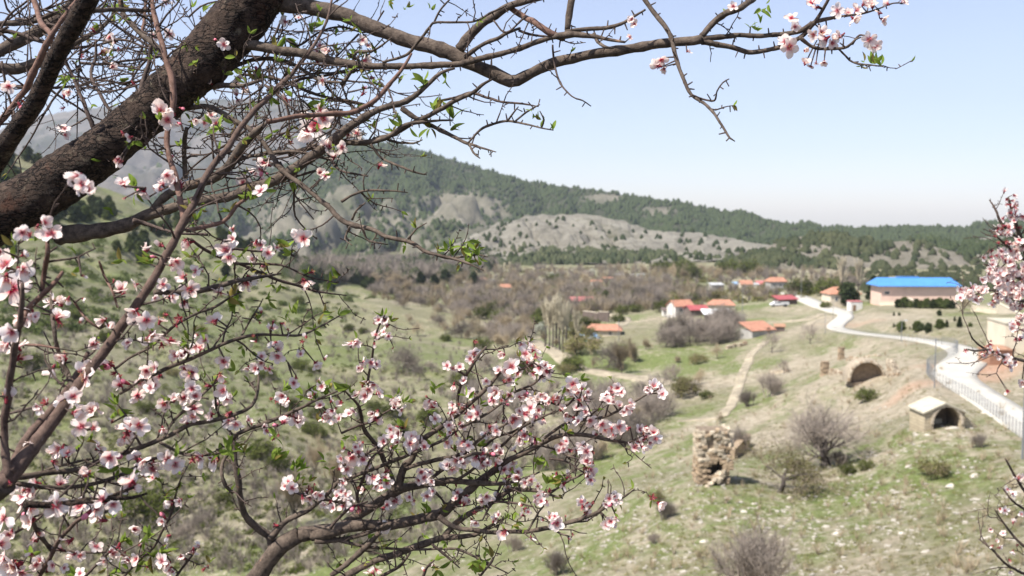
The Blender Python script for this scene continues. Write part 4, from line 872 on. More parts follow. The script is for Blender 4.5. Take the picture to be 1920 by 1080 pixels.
house("house", "small orange roofed house behind a bare trunk in the upper row", 1400, 542, 22, 9, .7, M_plas, M_tile, 'gable', .8, .3, .1)
house("hut", "white hut at the left end of the faded red roof", 1419, 542, 9, 9, 1, M_whit, M_gry, 'shed', .2, .2, .1, cat="hut")
house("barn", "long low barn with faded red roof in the upper row", 1434, 541, 28, 8, .6, M_plas, M_redr, 'gable', .8, .3, .25, cat="barn")
house("house", "two storey grey walled house with orange roof at the top of the village", 1460, 545, 32, 17, .8, M_grw, M_tile, 'hip', .45, .4, .15, wins=((-.25, .6, .9, 1), (.1, .6, .9, 1)))
house("shed", "dark open shed with maroon sheet roof beside the concrete road", 1478, 571, 40, 10, .5, M_mud, M_mar, 'shed', .6, .4, .35, cat="shed")
house("house", "farmhouse with long orange roof beside the poplars", 1132, 631, 62, 12, .6, M_plas, M_tile, 'hip', .8, .5, -.12, wins=((.2, .5, .8, .8),), hip=.3)
house("shed", "open shed with light blue sheet roof in front of the farmhouse", 1108, 642, 34, 8, .8, M_mud, M_lblue, 'shed', .7, .3, .25, cat="shed")
g = G(1096, 643); MB().box((0, 0, .5), (1.2, 1.0, 1.1), .3).build("water_tank", M_teal, None, tuple(g)); tag(bpy.data.objects["water_tank"], "small teal water tank at the left of the light blue roofed shed", "tank")
wall_run("retaining_wall", "dark trapezoid retaining wall with pale top right of the poplars", [G(1094, 604), G(1122, 603), G(1142, 604)], 3.0, .6, M_mud, cap=M_plas)
for px, py, w_, h_, rf, lab in [(948,551,22,12,M_tile,"small white house with orange hipped roof among the valley trees"),(903,530,20,6,M_tile,"far house with dull orange roof left of the pale far poplars"),(928,531,12,6,M_gry,"far whitish shed beside the dull orange roof"),
    (1120,535,20,7,M_tile,"far house with vivid orange roof in the upper valley"),(1141,527,20,5,M_tile,"farther orange roof just above the vivid one"),(1174,521,30,6,M_gry,"far long grey building on the valley's upper edge"),(1203,521,14,7,M_gry,"far pale grey block right of the long grey building"),(865,534,16,5,M_plas,"faint cream house at the far left of the valley")]:
    house("house", lab, px, py, w_, h_, .7, M_whit if w_ < 25 else M_grw, rf, 'hip' if rf is M_tile else 'flat', .5, .4, .2)
house("barn", "red roofed barn standing behind the poplar row", 1092, 571, 44, 7, .5, M_mud, M_redr, 'gable', 1.0, .4, .1, cat="barn")
# right edge
house("house", "beige house cut by the right edge of the view above the road", 1952, 652, 130, 44, .7, M_plas, M_slab, 'flat', .1, .1, -.1, wins=((-.2, .6, .9, 1.0),), found=2)
house("shed", "square brown box shed at the corner of the beige house", 1897, 620, 20, 13, .8, M_brick, M_wood, 'flat', .1, .06, 0.0, cat="shed", found=1.5)
t, w, h, dp = house("brick_kiln", "squat brown brick hut with rusty domed roof beside the road", 1878, 684, 48, 26, .8, M_brick, M_rust, 'flat', .05, .1, 0.1, cat="hut")
mb = MB(); nn = 12; rr = w / 2 + .12
V = [(math.cos(a) * rr * math.cos(b), math.sin(a) * dp * .62 * math.cos(b), h + .15 + .38 * math.sin(b)) for b in (0, .5, 1.0, 1.4) for a in np.arange(nn) * 2 * math.pi / nn]
mb.add(V, [(r_ * nn + k_, r_ * nn + (k_ + 1) % nn, (r_ + 1) * nn + (k_ + 1) % nn, (r_ + 1) * nn + k_) for r_ in range(3) for k_ in range(nn)] + [tuple(3 * nn + k_ for k_ in range(nn))]); mb.build("dome", M_rust, t, smooth=True)

# parked car and trailer in the village yard
def car(px, py, wpx, label, rz=0.1):
    g = G(px, py); d = to_px(g)[2]; L = wpx * d / F; t = thing("parked_car", label, "car", tuple(g), rz); s = L / 4.2
    prof = [(-2.1, .35), (-2.1, .75), (-1.9, .95), (-1.3, 1.05), (-.8, 1.5), (.9, 1.5), (1.6, 1.0), (2.05, .85), (2.1, .35)]
    v = [(x * s, y * s, z * s) for y in (-.82, .82) for x, z in prof]; n = len(prof); f = [tuple(range(n)), tuple(reversed(range(n, 2 * n)))] + [(i, n + i, n + (i + 1) % n, (i + 1) % n) for i in range(n)]
    b = MB(); b.add(v, [tuple(reversed(q)) for q in f]); b.build("body", M_white_paint, t)
    for sy in (-1, 1):
        wv = [(x * s, sy * .835 * s, z * s) for x, z in ((-1.1, 1.08), (-.75, 1.42), (.82, 1.42), (1.35, 1.08))]; MB().add(wv + [(a, b_ * .98, c) for a, b_, c in wv], [(0, 1, 2, 3), (7, 6, 5, 4)]).build("side_window", M_glass, t)
        for x in (-1.3, 1.3):
            V, Fq = tube([[x * s, sy * .7 * s, .33 * s], [x * s, sy * .86 * s, .33 * s]], [.33 * s] * 2, 14); link("wheel", new_mesh("wheel", V, Fq, M_rubber), t)
car(1456, 574, 24, "white rounded car parked in the yard left of the dark open shed")
g = G(1472, 575); t = thing("trailer", "small grey farm trailer parked behind the white car", "trailer", tuple(g)); MB().box((0, 0, .9), (2.0, 1.4, .7)).build("bed", M_gry, t)
for y in (-.75, .75): V, Fq = tube([[0, y - .08, .4], [0, y + .08, .4]], [.4, .4], 12); link("wheel", new_mesh("wheel", V, Fq, M_rubber), t)

# ---- ruins
def stone_mesh(seed, sx=1, sy=1, sz=1):
    R = np.random.default_rng(seed); g_ = []
    v = np.array([[x, y, z] for z in (-.5, .5) for y in (-.5, .5) for x in (-.5, .5)], float); v += R.uniform(-.09, .09, v.shape)
    top = v[4:].mean(0) + [0, 0, .1 * R.uniform(0, 1)]; fr = (v[[0, 1, 4, 5]]).mean(0) + [0, -.14 * R.uniform(.2, 1), 0]; V = np.vstack([v, top, fr])
    f = [(1, 0, 2, 3), (4, 5, 8), (5, 7, 8), (7, 6, 8), (6, 4, 8), (0, 1, 9), (1, 5, 9), (5, 4, 9), (4, 0, 9), (2, 6, 7, 3), (0, 4, 6, 2), (1, 3, 7, 5)]
    f[5:9] = [(0, 1, 9), (1, 5, 9), (5, 4, 9), (4, 0, 9)]; return V * [sx, sy, sz], f
SM = [new_mesh("stone", *stone_mesh(i), [M_stone]) for i in range(6)]; SM2 = [new_mesh("stone", *stone_mesh(i + 9), [M_stone2]) for i in range(5)]
def put_stone(parent, p, size, rz=0.0, brown=False, tilt=0.0):
    S_ = SM2 if brown else SM; o = link("stone", S_[rng.integers(len(S_))], parent, p, (rng.normal(0, tilt), rng.normal(0, tilt), rz), size); return o
# tower
g = G(1337, 908); D = to_px(g)[2]; W = 60 * D / F; Ht = 105 * D / F
t = thing("ruined_tower", "ruined stone tower stump with rubble face and dark opening", "ruin", tuple(g)); dep = 1.5
cb = MB(); cb.box((0, .25 + dep / 2, Ht * .70), (W * .84, dep, Ht * .50), jit=.06); cb.box((-W * .30, .2 + dep / 2, Ht * .2 - .4), (W * .3, dep, Ht * .5 + .8), jit=.04); cb.box((W * .36, .2 + dep / 2, Ht * .2 - .4), (W * .16, dep, Ht * .5 + .8), jit=.04); cb.box((0.1, dep + .2, Ht * .25 - .4), (W * .8, .3, Ht * .5 + .8)); cb.build("core", M_core, t)
rows = 19; sh = Ht / rows
for r in range(rows):
    f = (r + .5) / rows; x = -W / 2 + rng.uniform(0, .1)
    while x < W / 2 - .05:
        s = rng.uniform(.20, .38); fx = (x + s / 2) / W + .5; x += s
        if .36 < fx < .86 and .14 < f < .42 - .1 * abs(fx - .6) / .25: continue
        if f > .88 + .09 * math.sin(fx * 9) and rng.random() < .75: continue
        if (abs(fx - .42) / .13) ** 2 + (abs(f - .70) / .09) ** 2 < 1: continue
        rough = .15 if f > .45 else .04; brown = f < .42 or rng.random() < .35
        if fx > .4 and f < .14 and rng.random() < .5: continue
        put_stone(t, (x - s / 2 - 0, .1 + rng.uniform(-rough, rough) + (.12 if f > .45 else 0), f * Ht), (s * 1.12, rng.uniform(.3, .45), sh * rng.uniform(1.0, 1.3)), rng.normal(0, .15 if f > .45 else .03), brown, .12 if f > .45 else .02)
for side in (-1, 1):
    for r in range(rows):
        f = (r + .5) / rows
        for k_ in range(4):
            if (f > .86 and rng.random() < .7) or (side < 0 and f > .55 and rng.random() < .3): continue
            put_stone(t, (side * W * .45 + rng.normal(0, .04), .45 + k_ * .36, f * Ht), (.26 * rng.uniform(.7, 1.3), .37, sh * rng.uniform(.8, 1.2)), 0, f < .5 and rng.random() < .7, .1)
for i in range(38):                                     # rubble ramp in the lower opening, spilling left and down
    a = rng.uniform(0, 1); put_stone(t, (W * (.3 - a * .75) + rng.normal(0, .12), -.1 - a * 1.1 + rng.uniform(0, .4), Ht * (.22 - .40 * a) + rng.uniform(-.1, .08)), tuple(rng.uniform(.16, .34, 3)), rng.uniform(0, 3), False, .4)
wall_run("ruined_wall", "broken low wall stretching right behind the ruined tower", [G(1372, 862), G(1392, 848), G(1402, 838)], 1.1, .5, M_stone2)

# vaulted shelter beside the road
g = G(1730, 811); D = to_px(g)[2]; W = 78 * D / F; Hh = 38 * D / F; Hp = 56 * D / F; dep = 2.5
t = thing("stone_shelter", "small gabled stone shelter with dark arched opening below the road", "shelter", (g[0] + W / 2, g[1] + dep / 2, g[2]), 0.05)
ar, az, cx = W * .33, Hh * .45, W * .06; outer = []; inner = []; K = 24
for i in range(K + 1):
    a = math.pi * i / K; inner.append((cx - math.cos(a) * ar, az + math.sin(a) * (Hp * .86 - az)))
inner = [(inner[0][0], -.6)] + inner + [(inner[-1][0], -.6)]
def top_at(x): return Hh + (Hp - Hh) * (1 - abs(x) / (W / 2))
outer = [(-W / 2, -.6)] + [(-W / 2 + W * i / K, top_at(-W / 2 + W * i / K)) for i in range(K + 1)] + [(W / 2, -.6)]
v = []; f = []; y0, y1 = -dep / 2, dep / 2; n_ = len(inner)
for y in (y0, y0 + .35): v += [(a, y, b) for a, b in outer] + [(a, y, b) for a, b in inner]
for i in range(n_ - 1):
    f.append((i, i + 1, n_ + i + 1, n_ + i)); f.append((2 * n_ + i, 3 * n_ + i, 3 * n_ + i + 1, 2 * n_ + i + 1)); f.append((n_ + i, n_ + i + 1, 3 * n_ + i + 1, 3 * n_ + i)); f.append((i, 2 * n_ + i, 2 * n_ + i + 1, i + 1))
MB().add(v, [tuple(reversed(q)) for q in f]).build("front_wall", M_ash, t)
vb = MB(); vv = [(a, y, b) for y in (y0 + .353, y1 - .3) for a, b in inner]; vb.add(vv, [(i, i + 1, n_ + i + 1, n_ + i) for i in range(n_ - 1)] + [tuple(range(n_, 2 * n_))]); vb.build("vault", M_core, t)
sb = MB()
for sx in (-1, 1): sb.box((sx * (W / 2 - .12), .18, (Hh - .6) / 2 - .01), (.236, dep - .36, Hh + .58))
sb.box((0, y1 - .12, (Hh - .6) / 2), (W - .5, .24, Hh + .58)); sb.build("side_wall", M_ash, t)
roof_mesh(W, dep, Hh + .04, Hp - Hh + .02, .16, 'gable', th=.12, ridge='y').build("roof", M_slab, t)
MB().box((cx, y1 - .6, .35), (.9, .4, .7)).build("trough", M_slab, t)
for i in range(K):                                     # courses of dressed stone round the arch
    a = math.pi * (i + .5) / K; put_stone(t, (cx - math.cos(a) * (ar + .13), y0 - .02, az + math.sin(a) * (Hp * .86 - az + .1)), (.24, .12, .2), 0, False, .02).rotation_euler = (0, a - math.pi / 2, 0)
wv = [(W / 2, y0 + .3, -.4), (W / 2 + 1.3, y0 + .6, -.2), (W / 2 + 1.3, y0 + .6, .35), (W / 2, y0 + .3, Hh * .85)]; MB().add(wv + [(a, b + .35, c) for a, b, c in wv], [(0, 1, 2, 3), (7, 6, 5, 4), (1, 5, 6, 2), (3, 2, 6, 7)]).build("wing_wall", M_ash, t)
# vault ruin with pillars
g = G(1625, 716); D = to_px(g)[2]; W = 62 * D / F; Hv = 36 * D / F; t = thing("ruined_vault", "half buried stone vault opening like a brown eye in the slope", "ruin", tuple(g))
K = 16; sec = [(-math.cos(math.pi * i / K) * W / 2, math.sin(math.pi * i / K) ** .85 * Hv) for i in range(K + 1)]
vb = MB(); vv = []
for j, (y, s_) in enumerate(((0, 1), (.9, .93), (1.8, .75), (2.3, .35))): vv += [(a * s_, y, b * s_ - .05) for a, b in sec]
vb.add(vv, [(j * (K + 1) + i, j * (K + 1) + i + 1, (j + 1) * (K + 1) + i + 1, (j + 1) * (K + 1) + i) for j in range(3) for i in range(K)]); vb.build("vault", M_stone2, t, smooth=True)
ob = MB(); vv = []
for j, (y, s_) in enumerate(((0, 1.0), (0, 1.16), (.8, 1.22), (2.2, 1.1), (3.2, .55))): vv += [(a * s_, y, b * s_ + (.0 if j else 0)) for a, b in sec]
ob.add(vv, [(j * (K + 1) + i, (j + 1) * (K + 1) + i, (j + 1) * (K + 1) + i + 1, j * (K + 1) + i + 1) for j in range(4) for i in range(K)]); ob.build("shell", M_stone, t)
for i in range(22):
    a = math.pi * (i + .5) / 22; o = put_stone(t, (-math.cos(a) * W * .54, -.05, math.sin(a) ** .85 * Hv * 1.08), (.3, .35, .26), 0, i % 4 == 0, .05); o.rotation_euler = (0, a - math.pi / 2, 0)
bk = [(a * .985, .75, b - .06) for a, b in sec]; nb = len(bk); bv = bk + [(a * .5, .95, b * .55 - .05) for a, b in sec]; MB().add(bv, [(i, i + 1, nb + i + 1, nb + i) for i in range(nb - 1)] + [tuple(range(nb, 2 * nb))]).build("earth_fill", M_stone2, t)
fb = MB(); fb.box((0, .9, -.35), (W * .9, 1.6, .5)); fb.build("floor_rubble", M_core, t)
def pillar(px, py, wpx, hp_, label):
    g = G(px, py); D = to_px(g)[2]; w = wpx * D / F; h = hp_ * D / F; t = thing("stone_pillar", label, "pillar", tuple(g)); n = max(4, int(h / .24)); hh = h / n
    for i in range(n): put_stone(t, (rng.normal(0, .02), 0, hh * (i + .5)), (w * rng.uniform(.9, 1.02), w * .8, hh * 1.03), .2, True, .02)
    put_stone(t, (0, 0, -hh * .4), (w * 1.05, w, hh), .2, True)
pillar(1577, 674, 10, 23, "slim standing stone pillar, the farther of the two above the ruins"); pillar(1546, 703, 13, 26, "stout standing stone pillar nearest the bare field")
def ruin_wall(name, label, p0, p1, h0, h1, th=.5, peak=None):
    a, b = G(*p0), G(*p1); t = thing(name, label, "ruin", tuple(a)); L = np.hypot(*(b - a)[:2]); ang = math.atan2(b[1] - a[1], b[0] - a[0]); n = max(3, int(L / .42))
    for i in range(n):
        f = (i + .5) / n; top = h0 + (h1 - h0) * f if peak is None else (h0 + (peak - h0) * f * 2 if f < .5 else peak + (h1 - peak) * (f * 2 - 1)); top *= rng.uniform(.85, 1.1); z = (b[2] - a[2]) * f - .3; m = max(1, int((top + .3) / .27))
        for j in range(m): put_stone(t, (math.cos(ang) * L * f + rng.normal(0, .03), math.sin(ang) * L * f + rng.normal(0, .04), z + .27 * (j + .5)), (L / n * 1.04, th * rng.uniform(.8, 1.1), .29), ang, rng.random() < .3, .06)
ruin_wall("ruined_wall", "jagged pale wall fragment right of the stone vault", (1664, 704), (1686, 704), 2.2, .5, peak=1.6)
ruin_wall("ruined_wall", "low crumbled wall between stout pillar and stone vault", (1556, 702), (1594, 706), .9, .5)
ruin_wall("ruined_wall", "crumbled wall line above the stone vault", (1588, 676), (1650, 668), .5, .35)
ruin_wall("ruined_wall", "dry stone wall across the field below the thicket", (1362, 655), (1400, 647), .9, .8)
ruin_wall("ruined_wall", "short stone wall left of the bare field shrub", (1445, 702), (1478, 696), .6, .5)

# ---- rocks
def rock_mesh(seed):
    R = np.random.default_rng(seed); V = [[0, 0, .42]]
    for z, r in ((.32, .34), (.05, .55), (-.2, .5)):
        for k_ in range(7): a = k_ * 2 * math.pi / 7 + z; q = r * R.uniform(.75, 1.2); V.append([q * math.cos(a), q * math.sin(a), z + R.uniform(-.06, .06)])
    f = [(0, 1 + k_, 1 + (k_ + 1) % 7) for k_ in range(7)] + [(1 + j * 7 + k_, 8 + j * 7 + k_, 8 + j * 7 + (k_ + 1) % 7, 1 + j * 7 + (k_ + 1) % 7) for j in range(2) for k_ in range(7)]
    return V, f
RM = [new_mesh("rock", *rock_mesh(i), [M_rock]) for i in range(6)]
RK = [(1828,893,30,12,.6,"long pale slab lying on the near right slope"),(1782,912,26,10,.6,"second long pale slab, lower left of the first"),(1482,935,14,9,0,"pale boulder in the wall line right of the green patch"),(1550,988,15,8,0,"white rock alone on the open slope"),(1690,1001,12,9,0,"bright white rock low on the near slope"),
 (1548,946,12,7,0,"small dark edged rock above the white one"),(1718,816,14,7,0,"white block by the left corner of the stone shelter"),(1738,816,12,6,0,"second white block before the shelter"),(1785,803,26,7,.2,"flat pale rock right of the shelter opening"),(1705,875,18,9,.4,"pale rock on the slope left of the olive bush"),
 (1680,925,18,8,.3,"pale flat rock in the pink soil patch"),(1845,775,14,6,0,"white rock at the fence foot"),(1475,930,0,0,0,""),(1600,870,0,0,0,""),(1320,1016,16,8,0,"pale rock on the path left of the big bush"),(1395,960,14,8,0,"pale rock at the start of the stone row"),(1415,945,12,7,0,"second pale rock in the stone row"),
 (1365,935,14,8,0,"pale rock below the tower's rubble ramp"),(1736,1035,20,9,.3,"pale rock near the lower right corner"),(1850,1010,22,10,.3,"broad pale rock at the right among blossom twigs"),(1570,1000,14,7,0,"flat whitish rock right of the open slope's white rock"),(1636,900,0,0,0,"")]
for px, py, wp, hp_, rz, lab in RK:
    if wp: g = G(px, py); d = to_px(g)[2]; w = wp * d / F; o = link("rock", RM[rng.integers(6)], None, tuple(g), (0, 0, rz), (w, w * (.5 if rz else .8), hp_ * d / F * 1.2)); tag(o, lab, "rock")
def stones_stuff(name, label, poly, n, seed, s0, s1, mat, dens=None):
    q = scatter_ground(poly, n, seed, 0, dens); R = np.random.default_rng(seed); Vs = []; Fs = []; n0 = 0
    b = [(np.array(v), [tuple(q_) for q_ in f]) for v, f in (stone_mesh(i) for i in range(8))]
    sz = s0 * (s1 / s0) ** (R.random(len(q)) ** 2.2)
    for p, s in zip(q, sz):
        v, f = b[R.integers(8)]; a = R.uniform(0, 6.28); c, s_ = math.cos(a), math.sin(a); v = v * [s * R.uniform(.8, 1.8), s * R.uniform(.7, 1.2), s * R.uniform(.35, .8)]
        v = np.stack([v[:, 0] * c - v[:, 1] * s_, v[:, 0] * s_ + v[:, 1] * c, v[:, 2] + s * .08], 1) + p; Vs.append(v); Fs += [tuple(i + n0 for i in t_) for t_ in f]; n0 += len(v)
    me = new_mesh(name, np.concatenate(Vs), Fs, mat); return tag(link(name, me), label, None, None, "stuff")
def stony(px, py): return np.clip(.35 + 1.2 * fbm(px / 70., py / 26. + px / 160., 0, 3, 44) + .5 * np.exp(-((py - 950 + (px - 1400) * .25) / 30) ** 2) * (px < 1650), .04, 1)
stones_stuff("loose_stones", "countless loose pale stones strewn over the right slope", [(1000,1080),(1130,950),(1290,830),(1400,760),(1500,640),(1700,640),(1750,720),(1920,850),(1920,1080)], 3000, 17, .05, .23, M_rock, stony)
stones_stuff("loose_stones", "grey stones strewn over the eroded left bank", [(0,1080),(0,860),(400,850),(640,900),(600,1080)], 600, 18, .07, .3, M_rock)

# ---- wire fence along the road, poles and lamps
def fence_line(pxs, label, hgt=1.15, step=0.95):
    g = catmull(np.array([G(*p) for p in pxs]), .5); s = np.concatenate([[0], np.cumsum(np.hypot(*np.diff(g[:, :2], axis=0).T))]); n = int(s[-1] / step)
    pos = [np.array([np.interp(i * step, s, g[:, k_]) for k_ in range(3)]) for i in range(n + 1)]; t = thing("wire_fence", label, "fence", tuple(pos[0]))
    pm = new_mesh("fence_post", *prisms([[0, 0, -.3]], [[0, 0, hgt + .08]], [.024], [.024], 5), [M_metal])
    for i, p in enumerate(pos): link("fence_post", pm, t, tuple(p - pos[0]))
    for a, b in zip(pos[:-1], pos[1:]):
        A = []; B = []; a = a - pos[0]; b = b - pos[0]; up = np.array([0, 0, 1.0])
        for k_ in range(3): z = .06 + (hgt - .08) * k_ / 2; A.append(a + up * z); B.append(b + up * z)
        for k_ in range(1, 4): m = a + (b - a) * k_ / 4; A.append(m + up * .06); B.append(m + up * hgt * .98)
        V, Fq = prisms(A, B, [.008] * len(A), [.008] * len(A), 3); o = link("wire_panel", new_mesh("wire_panel", V, Fq, M_wire), t)
        o["kind"] = "stuff"
fence_line([(1925,830),(1895,808),(1862,783),(1830,760),(1800,742),(1772,728),(1752,718)], "grey wire fence with posts along the near stretch of road")
fence_line([(1752,718),(1740,705),(1738,696),(1752,686),(1778,675),(1795,664),(1790,655),(1765,649)], "grey wire fence bending round the hairpin of the road", 1.3)
fence_line([(1765,649),(1730,642),(1690,638),(1640,632),(1600,628),(1560,622)], "thin wire fence along the upper straight stretch of road", 1.0, 1.6)
def pole(px, py, topy, r, label, lamp=False, cat="pole", name="utility_pole"):
    g = G(px, py); d = to_px(g)[2]; h = (py - topy) * d / F; t = thing(name, label, cat, tuple(g)); V, Fq = tube([[0, 0, -.4], [0, 0, h * .5], [0, 0, h]], [r, r * .85, r * .65], 10); link("pole_shaft", new_mesh("pole_shaft", V, Fq, M_metal), t)
    if lamp:
        V, Fq = tube(catmull([[0, 0, h * .97], [.15, 0, h * 1.01], [.5, 0, h * 1.0]], .1), .03, 6); link("arm", new_mesh("arm", V, Fq, M_metal), t)
        MB().box((.55, 0, h * .985), (.45, .28, .16)).build("lamp_head", M_gry, t)
    else: MB().box((0, 0, h - .12), (.3, .3, .06)).build("top_cap", M_metal, t)
    return t
pole(1752, 727, 634, .06, "tall thin grey pole standing in the fence at the road bend")
pole(1917, 861, 683, .085, "thick dark pole at the right edge of the view")
pole(1690, 641, 600, .06, "street lamp on the upper straight stretch of road", True, "street lamp", "street_lamp")
pole(1547, 626, 588, .05, "thin pole at the left side of the road bend")
pole(1562, 600, 566, .05, "thin pole between road and cream house")
pole(1100, 0, 0, 0, "") if False else None

for px, py, ty, lab in [(1262,600,556,"thin wooden pole left of the gabled house"),(1392,585,540,"thin wooden pole right of the orange and white roofs"),(1502,560,520,"thin wooden pole at the top of the concrete road"),(1325,560,522,"thin wooden pole on the green bank above the village"),(1160,640,598,"thin wooden pole right of the long orange farmhouse roof")]: pole(px, py, ty, .09, lab)
# ------------------------------------------------------------------ the blossoming almond trees in front
def bark(name, lo, hi, spot=None, bscale=60, strength=0.8, dist=0.004, spots=0.6):
    n = NT(name); p = n.geo(); c = n.ramp(n.noise(p, bscale, 7, 0.7), [(0.32, lo), (0.68, hi)])
    if spot:
        m = n.rng(n.noise(p, bscale * .45, 6, 0.75), spots, spots + .1); c = n.mix(m, c, spot)
    n.color(c); n.rough(0.9); n.bump(n.noise(p, bscale * 1.6, 8, 0.75), strength, dist); return n.m
M_bark_old = bark("old_dark_bark", (0.010, 0.007, 0.006), (0.085, 0.058, 0.042), (0.22, 0.165, 0.105), 38, 1.0, 0.01, .60)
def old_bark():
    n = NT("old_dark_bark"); p = n.geo(); mp = n.new("ShaderNodeMapping"); n.L.new(p, mp.inputs[0]); mp.inputs["Rotation"].default_value = (0, math.radians(47), 0); mp.inputs["Scale"].default_value = (.30, 1, 1); q = mp.outputs[0]
    wv = n.new("ShaderNodeVectorMath", operation='ADD'); n.L.new(q, wv.inputs[0]); w = n.new("ShaderNodeVectorMath", operation='SCALE'); w.inputs["Scale"].default_value = .02; n.L.new(n.noise(p, 40, 4, .7, 1), w.inputs[0]); n.L.new(w.outputs[0], wv.inputs[1]); q = wv.outputs[0]
    ed = n.vor(q, 105, 'DISTANCE_TO_EDGE'); cr = n.math('MAXIMUM', n.rng(ed, 0.0, 0.13), n.rng(n.noise(p, 17, 5, .7), .47, .60)); tone = n.ramp(n.noise(p, 48, 7, .75), [(.3, (0.026, 0.017, 0.013)), (.52, (0.072, 0.048, 0.035)), (.72, (0.145, 0.10, 0.072))])
    c = n.mix(cr, (0.007, 0.005, 0.004), tone); m = n.rng(n.noise(p, 26, 7, .8), .58, .66); c = n.mix(n.math('MULTIPLY', m, .8), c, (0.21, 0.175, 0.12)); m2 = n.rng(n.noise(p, 9, 5, .7), .60, .68); c = n.mix(n.math('MULTIPLY', m2, .5), c, (0.13, 0.05, 0.028))
    n.color(c); n.rough(.95); h = n.math('ADD', n.math('MULTIPLY', cr, 1.0), n.noise(p, 120, 6, .8)); n.bump(h, 1.0, .008); return n.m
M_bark_old = old_bark()
M_bark_grey = bark("grey_brown_bark", (0.038, 0.027, 0.021), (0.165, 0.125, 0.095), (0.33, 0.19, 0.11), 70, .9, .004, .63)
M_bark_stem = bark("brown_shoot_bark", (0.055, 0.034, 0.027), (0.165, 0.11, 0.085), (0.25, 0.19, 0.15), 90, .7, .003, .62)
M_bark_red = bark("reddish_young_bark", (0.09, 0.05, 0.037), (0.22, 0.13, 0.098), (0.26, 0.20, 0.16), 120, .6, .002, .6)
M_bark_thin = bark("thin_twig_bark", (0.035, 0.024, 0.02), (0.12, 0.085, 0.068), None, 200, .6, .002)
def petal_mat():
    n = NT("pale_pink_petal"); t = n.attr("along"); p = n.geo()
    c = n.ramp(t, [(0.0, (0.42, 0.03, 0.06)), (0.15, (0.66, 0.18, 0.22)), (0.31, (0.88, 0.64, 0.60)), (0.60, (0.94, 0.82, 0.745)), (1.0, (0.94, 0.79, 0.725))])
    vein = n.noise(n.map(n.coord("Object"), (900, 120, 120)), 1.0, 3); c = n.mix(n.math('MULTIPLY', n.rng(vein, 0.5, 0.75), 0.22), c, (0.86, 0.58, 0.62))
    h = n.new("ShaderNodeHueSaturation"); n.L.new(n.rng(n.objrand(), 0, 1, 0.5, 1.3), h.inputs["Saturation"]); n.L.new(c, h.inputs["Color"]); c = h.outputs[0]
    d = n.new("ShaderNodeBsdfDiffuse"); tr = n.new("ShaderNodeBsdfTranslucent"); m = n.new("ShaderNodeMixShader"); m.inputs[0].default_value = 0.45
    n.L.new(c, d.inputs[0]); n.L.new(c, tr.inputs[0]); n.L.new(d.outputs[0], m.inputs[1]); n.L.new(tr.outputs[0], m.inputs[2]); n.L.new(m.outputs[0], n.out.inputs[0]); return n.m
M_petal = petal_mat()
M_calyx = simple("crimson_calyx", (0.20, 0.022, 0.032), 0.3, 400, 0.7)
M_stamen = simple("rose_stamen", (0.56, 0.16, 0.20), 0.2, 400, 0.6)
M_anther = simple("yellow_anther", (0.62, 0.40, 0.14), 0.2, 400, 0.7)
M_bud = simple("pink_bud", (0.66, 0.20, 0.26), 0.25, 300, 0.6)
M_leaf = leafy("fresh_leaf", (0.16, 0.24, 0.035), (0.26, 0.33, 0.07), 0.5, 60, 0.25)
M_leaf2 = leafy("bronze_leaf", (0.20, 0.15, 0.045), (0.27, 0.24, 0.07), 0.45, 60, 0.25)

# unit petal: lies along +X from 0 to 1, cupped and notched
def petal_mesh(seed, cup=0.25, wid=0.78, wave=0.05, notch=0.10):
    R = np.random.default_rng(seed); nx, ny = 7, 7; V = []; A = []
    for i in range(nx):
        t = i / (nx - 1); w = wid * 0.5 * (math.sin(math.pi * min(1, (t * 0.93 + 0.03)) ** 1.35) ** 0.62 if t < 1 else .35) + 0.035
        for j in range(ny):
            s = j / (ny - 1) * 2 - 1; x = t * (1 - 0.10 * s * s * t) - (notch * math.exp(-(s / .22) ** 2) if i == nx - 1 else 0)
            z = cup * (t ** 1.7) * .55 + cup * 0.55 * s * s * w * 2 + wave * math.sin(s * 5 + seed) * t * t + R.normal(0, .008)
            V.append((x, s * w, z)); A.append(t)
    f = [(i * ny + j, (i + 1) * ny + j, (i + 1) * ny + j + 1, i * ny + j + 1) for i in range(nx - 1) for j in range(ny - 1)]
    return new_mesh("petal", V, f, [M_petal], True, attrs={"along": A})
PM = [petal_mesh(i, c, w, wv, nt) for i, (c, w, wv, nt) in enumerate([(.22, .74, .05, .10), (.10, .80, .06, .12), (.38, .70, .04, .07), (-.15, .78, .07, .10), (.28, .66, .09, .14)])]
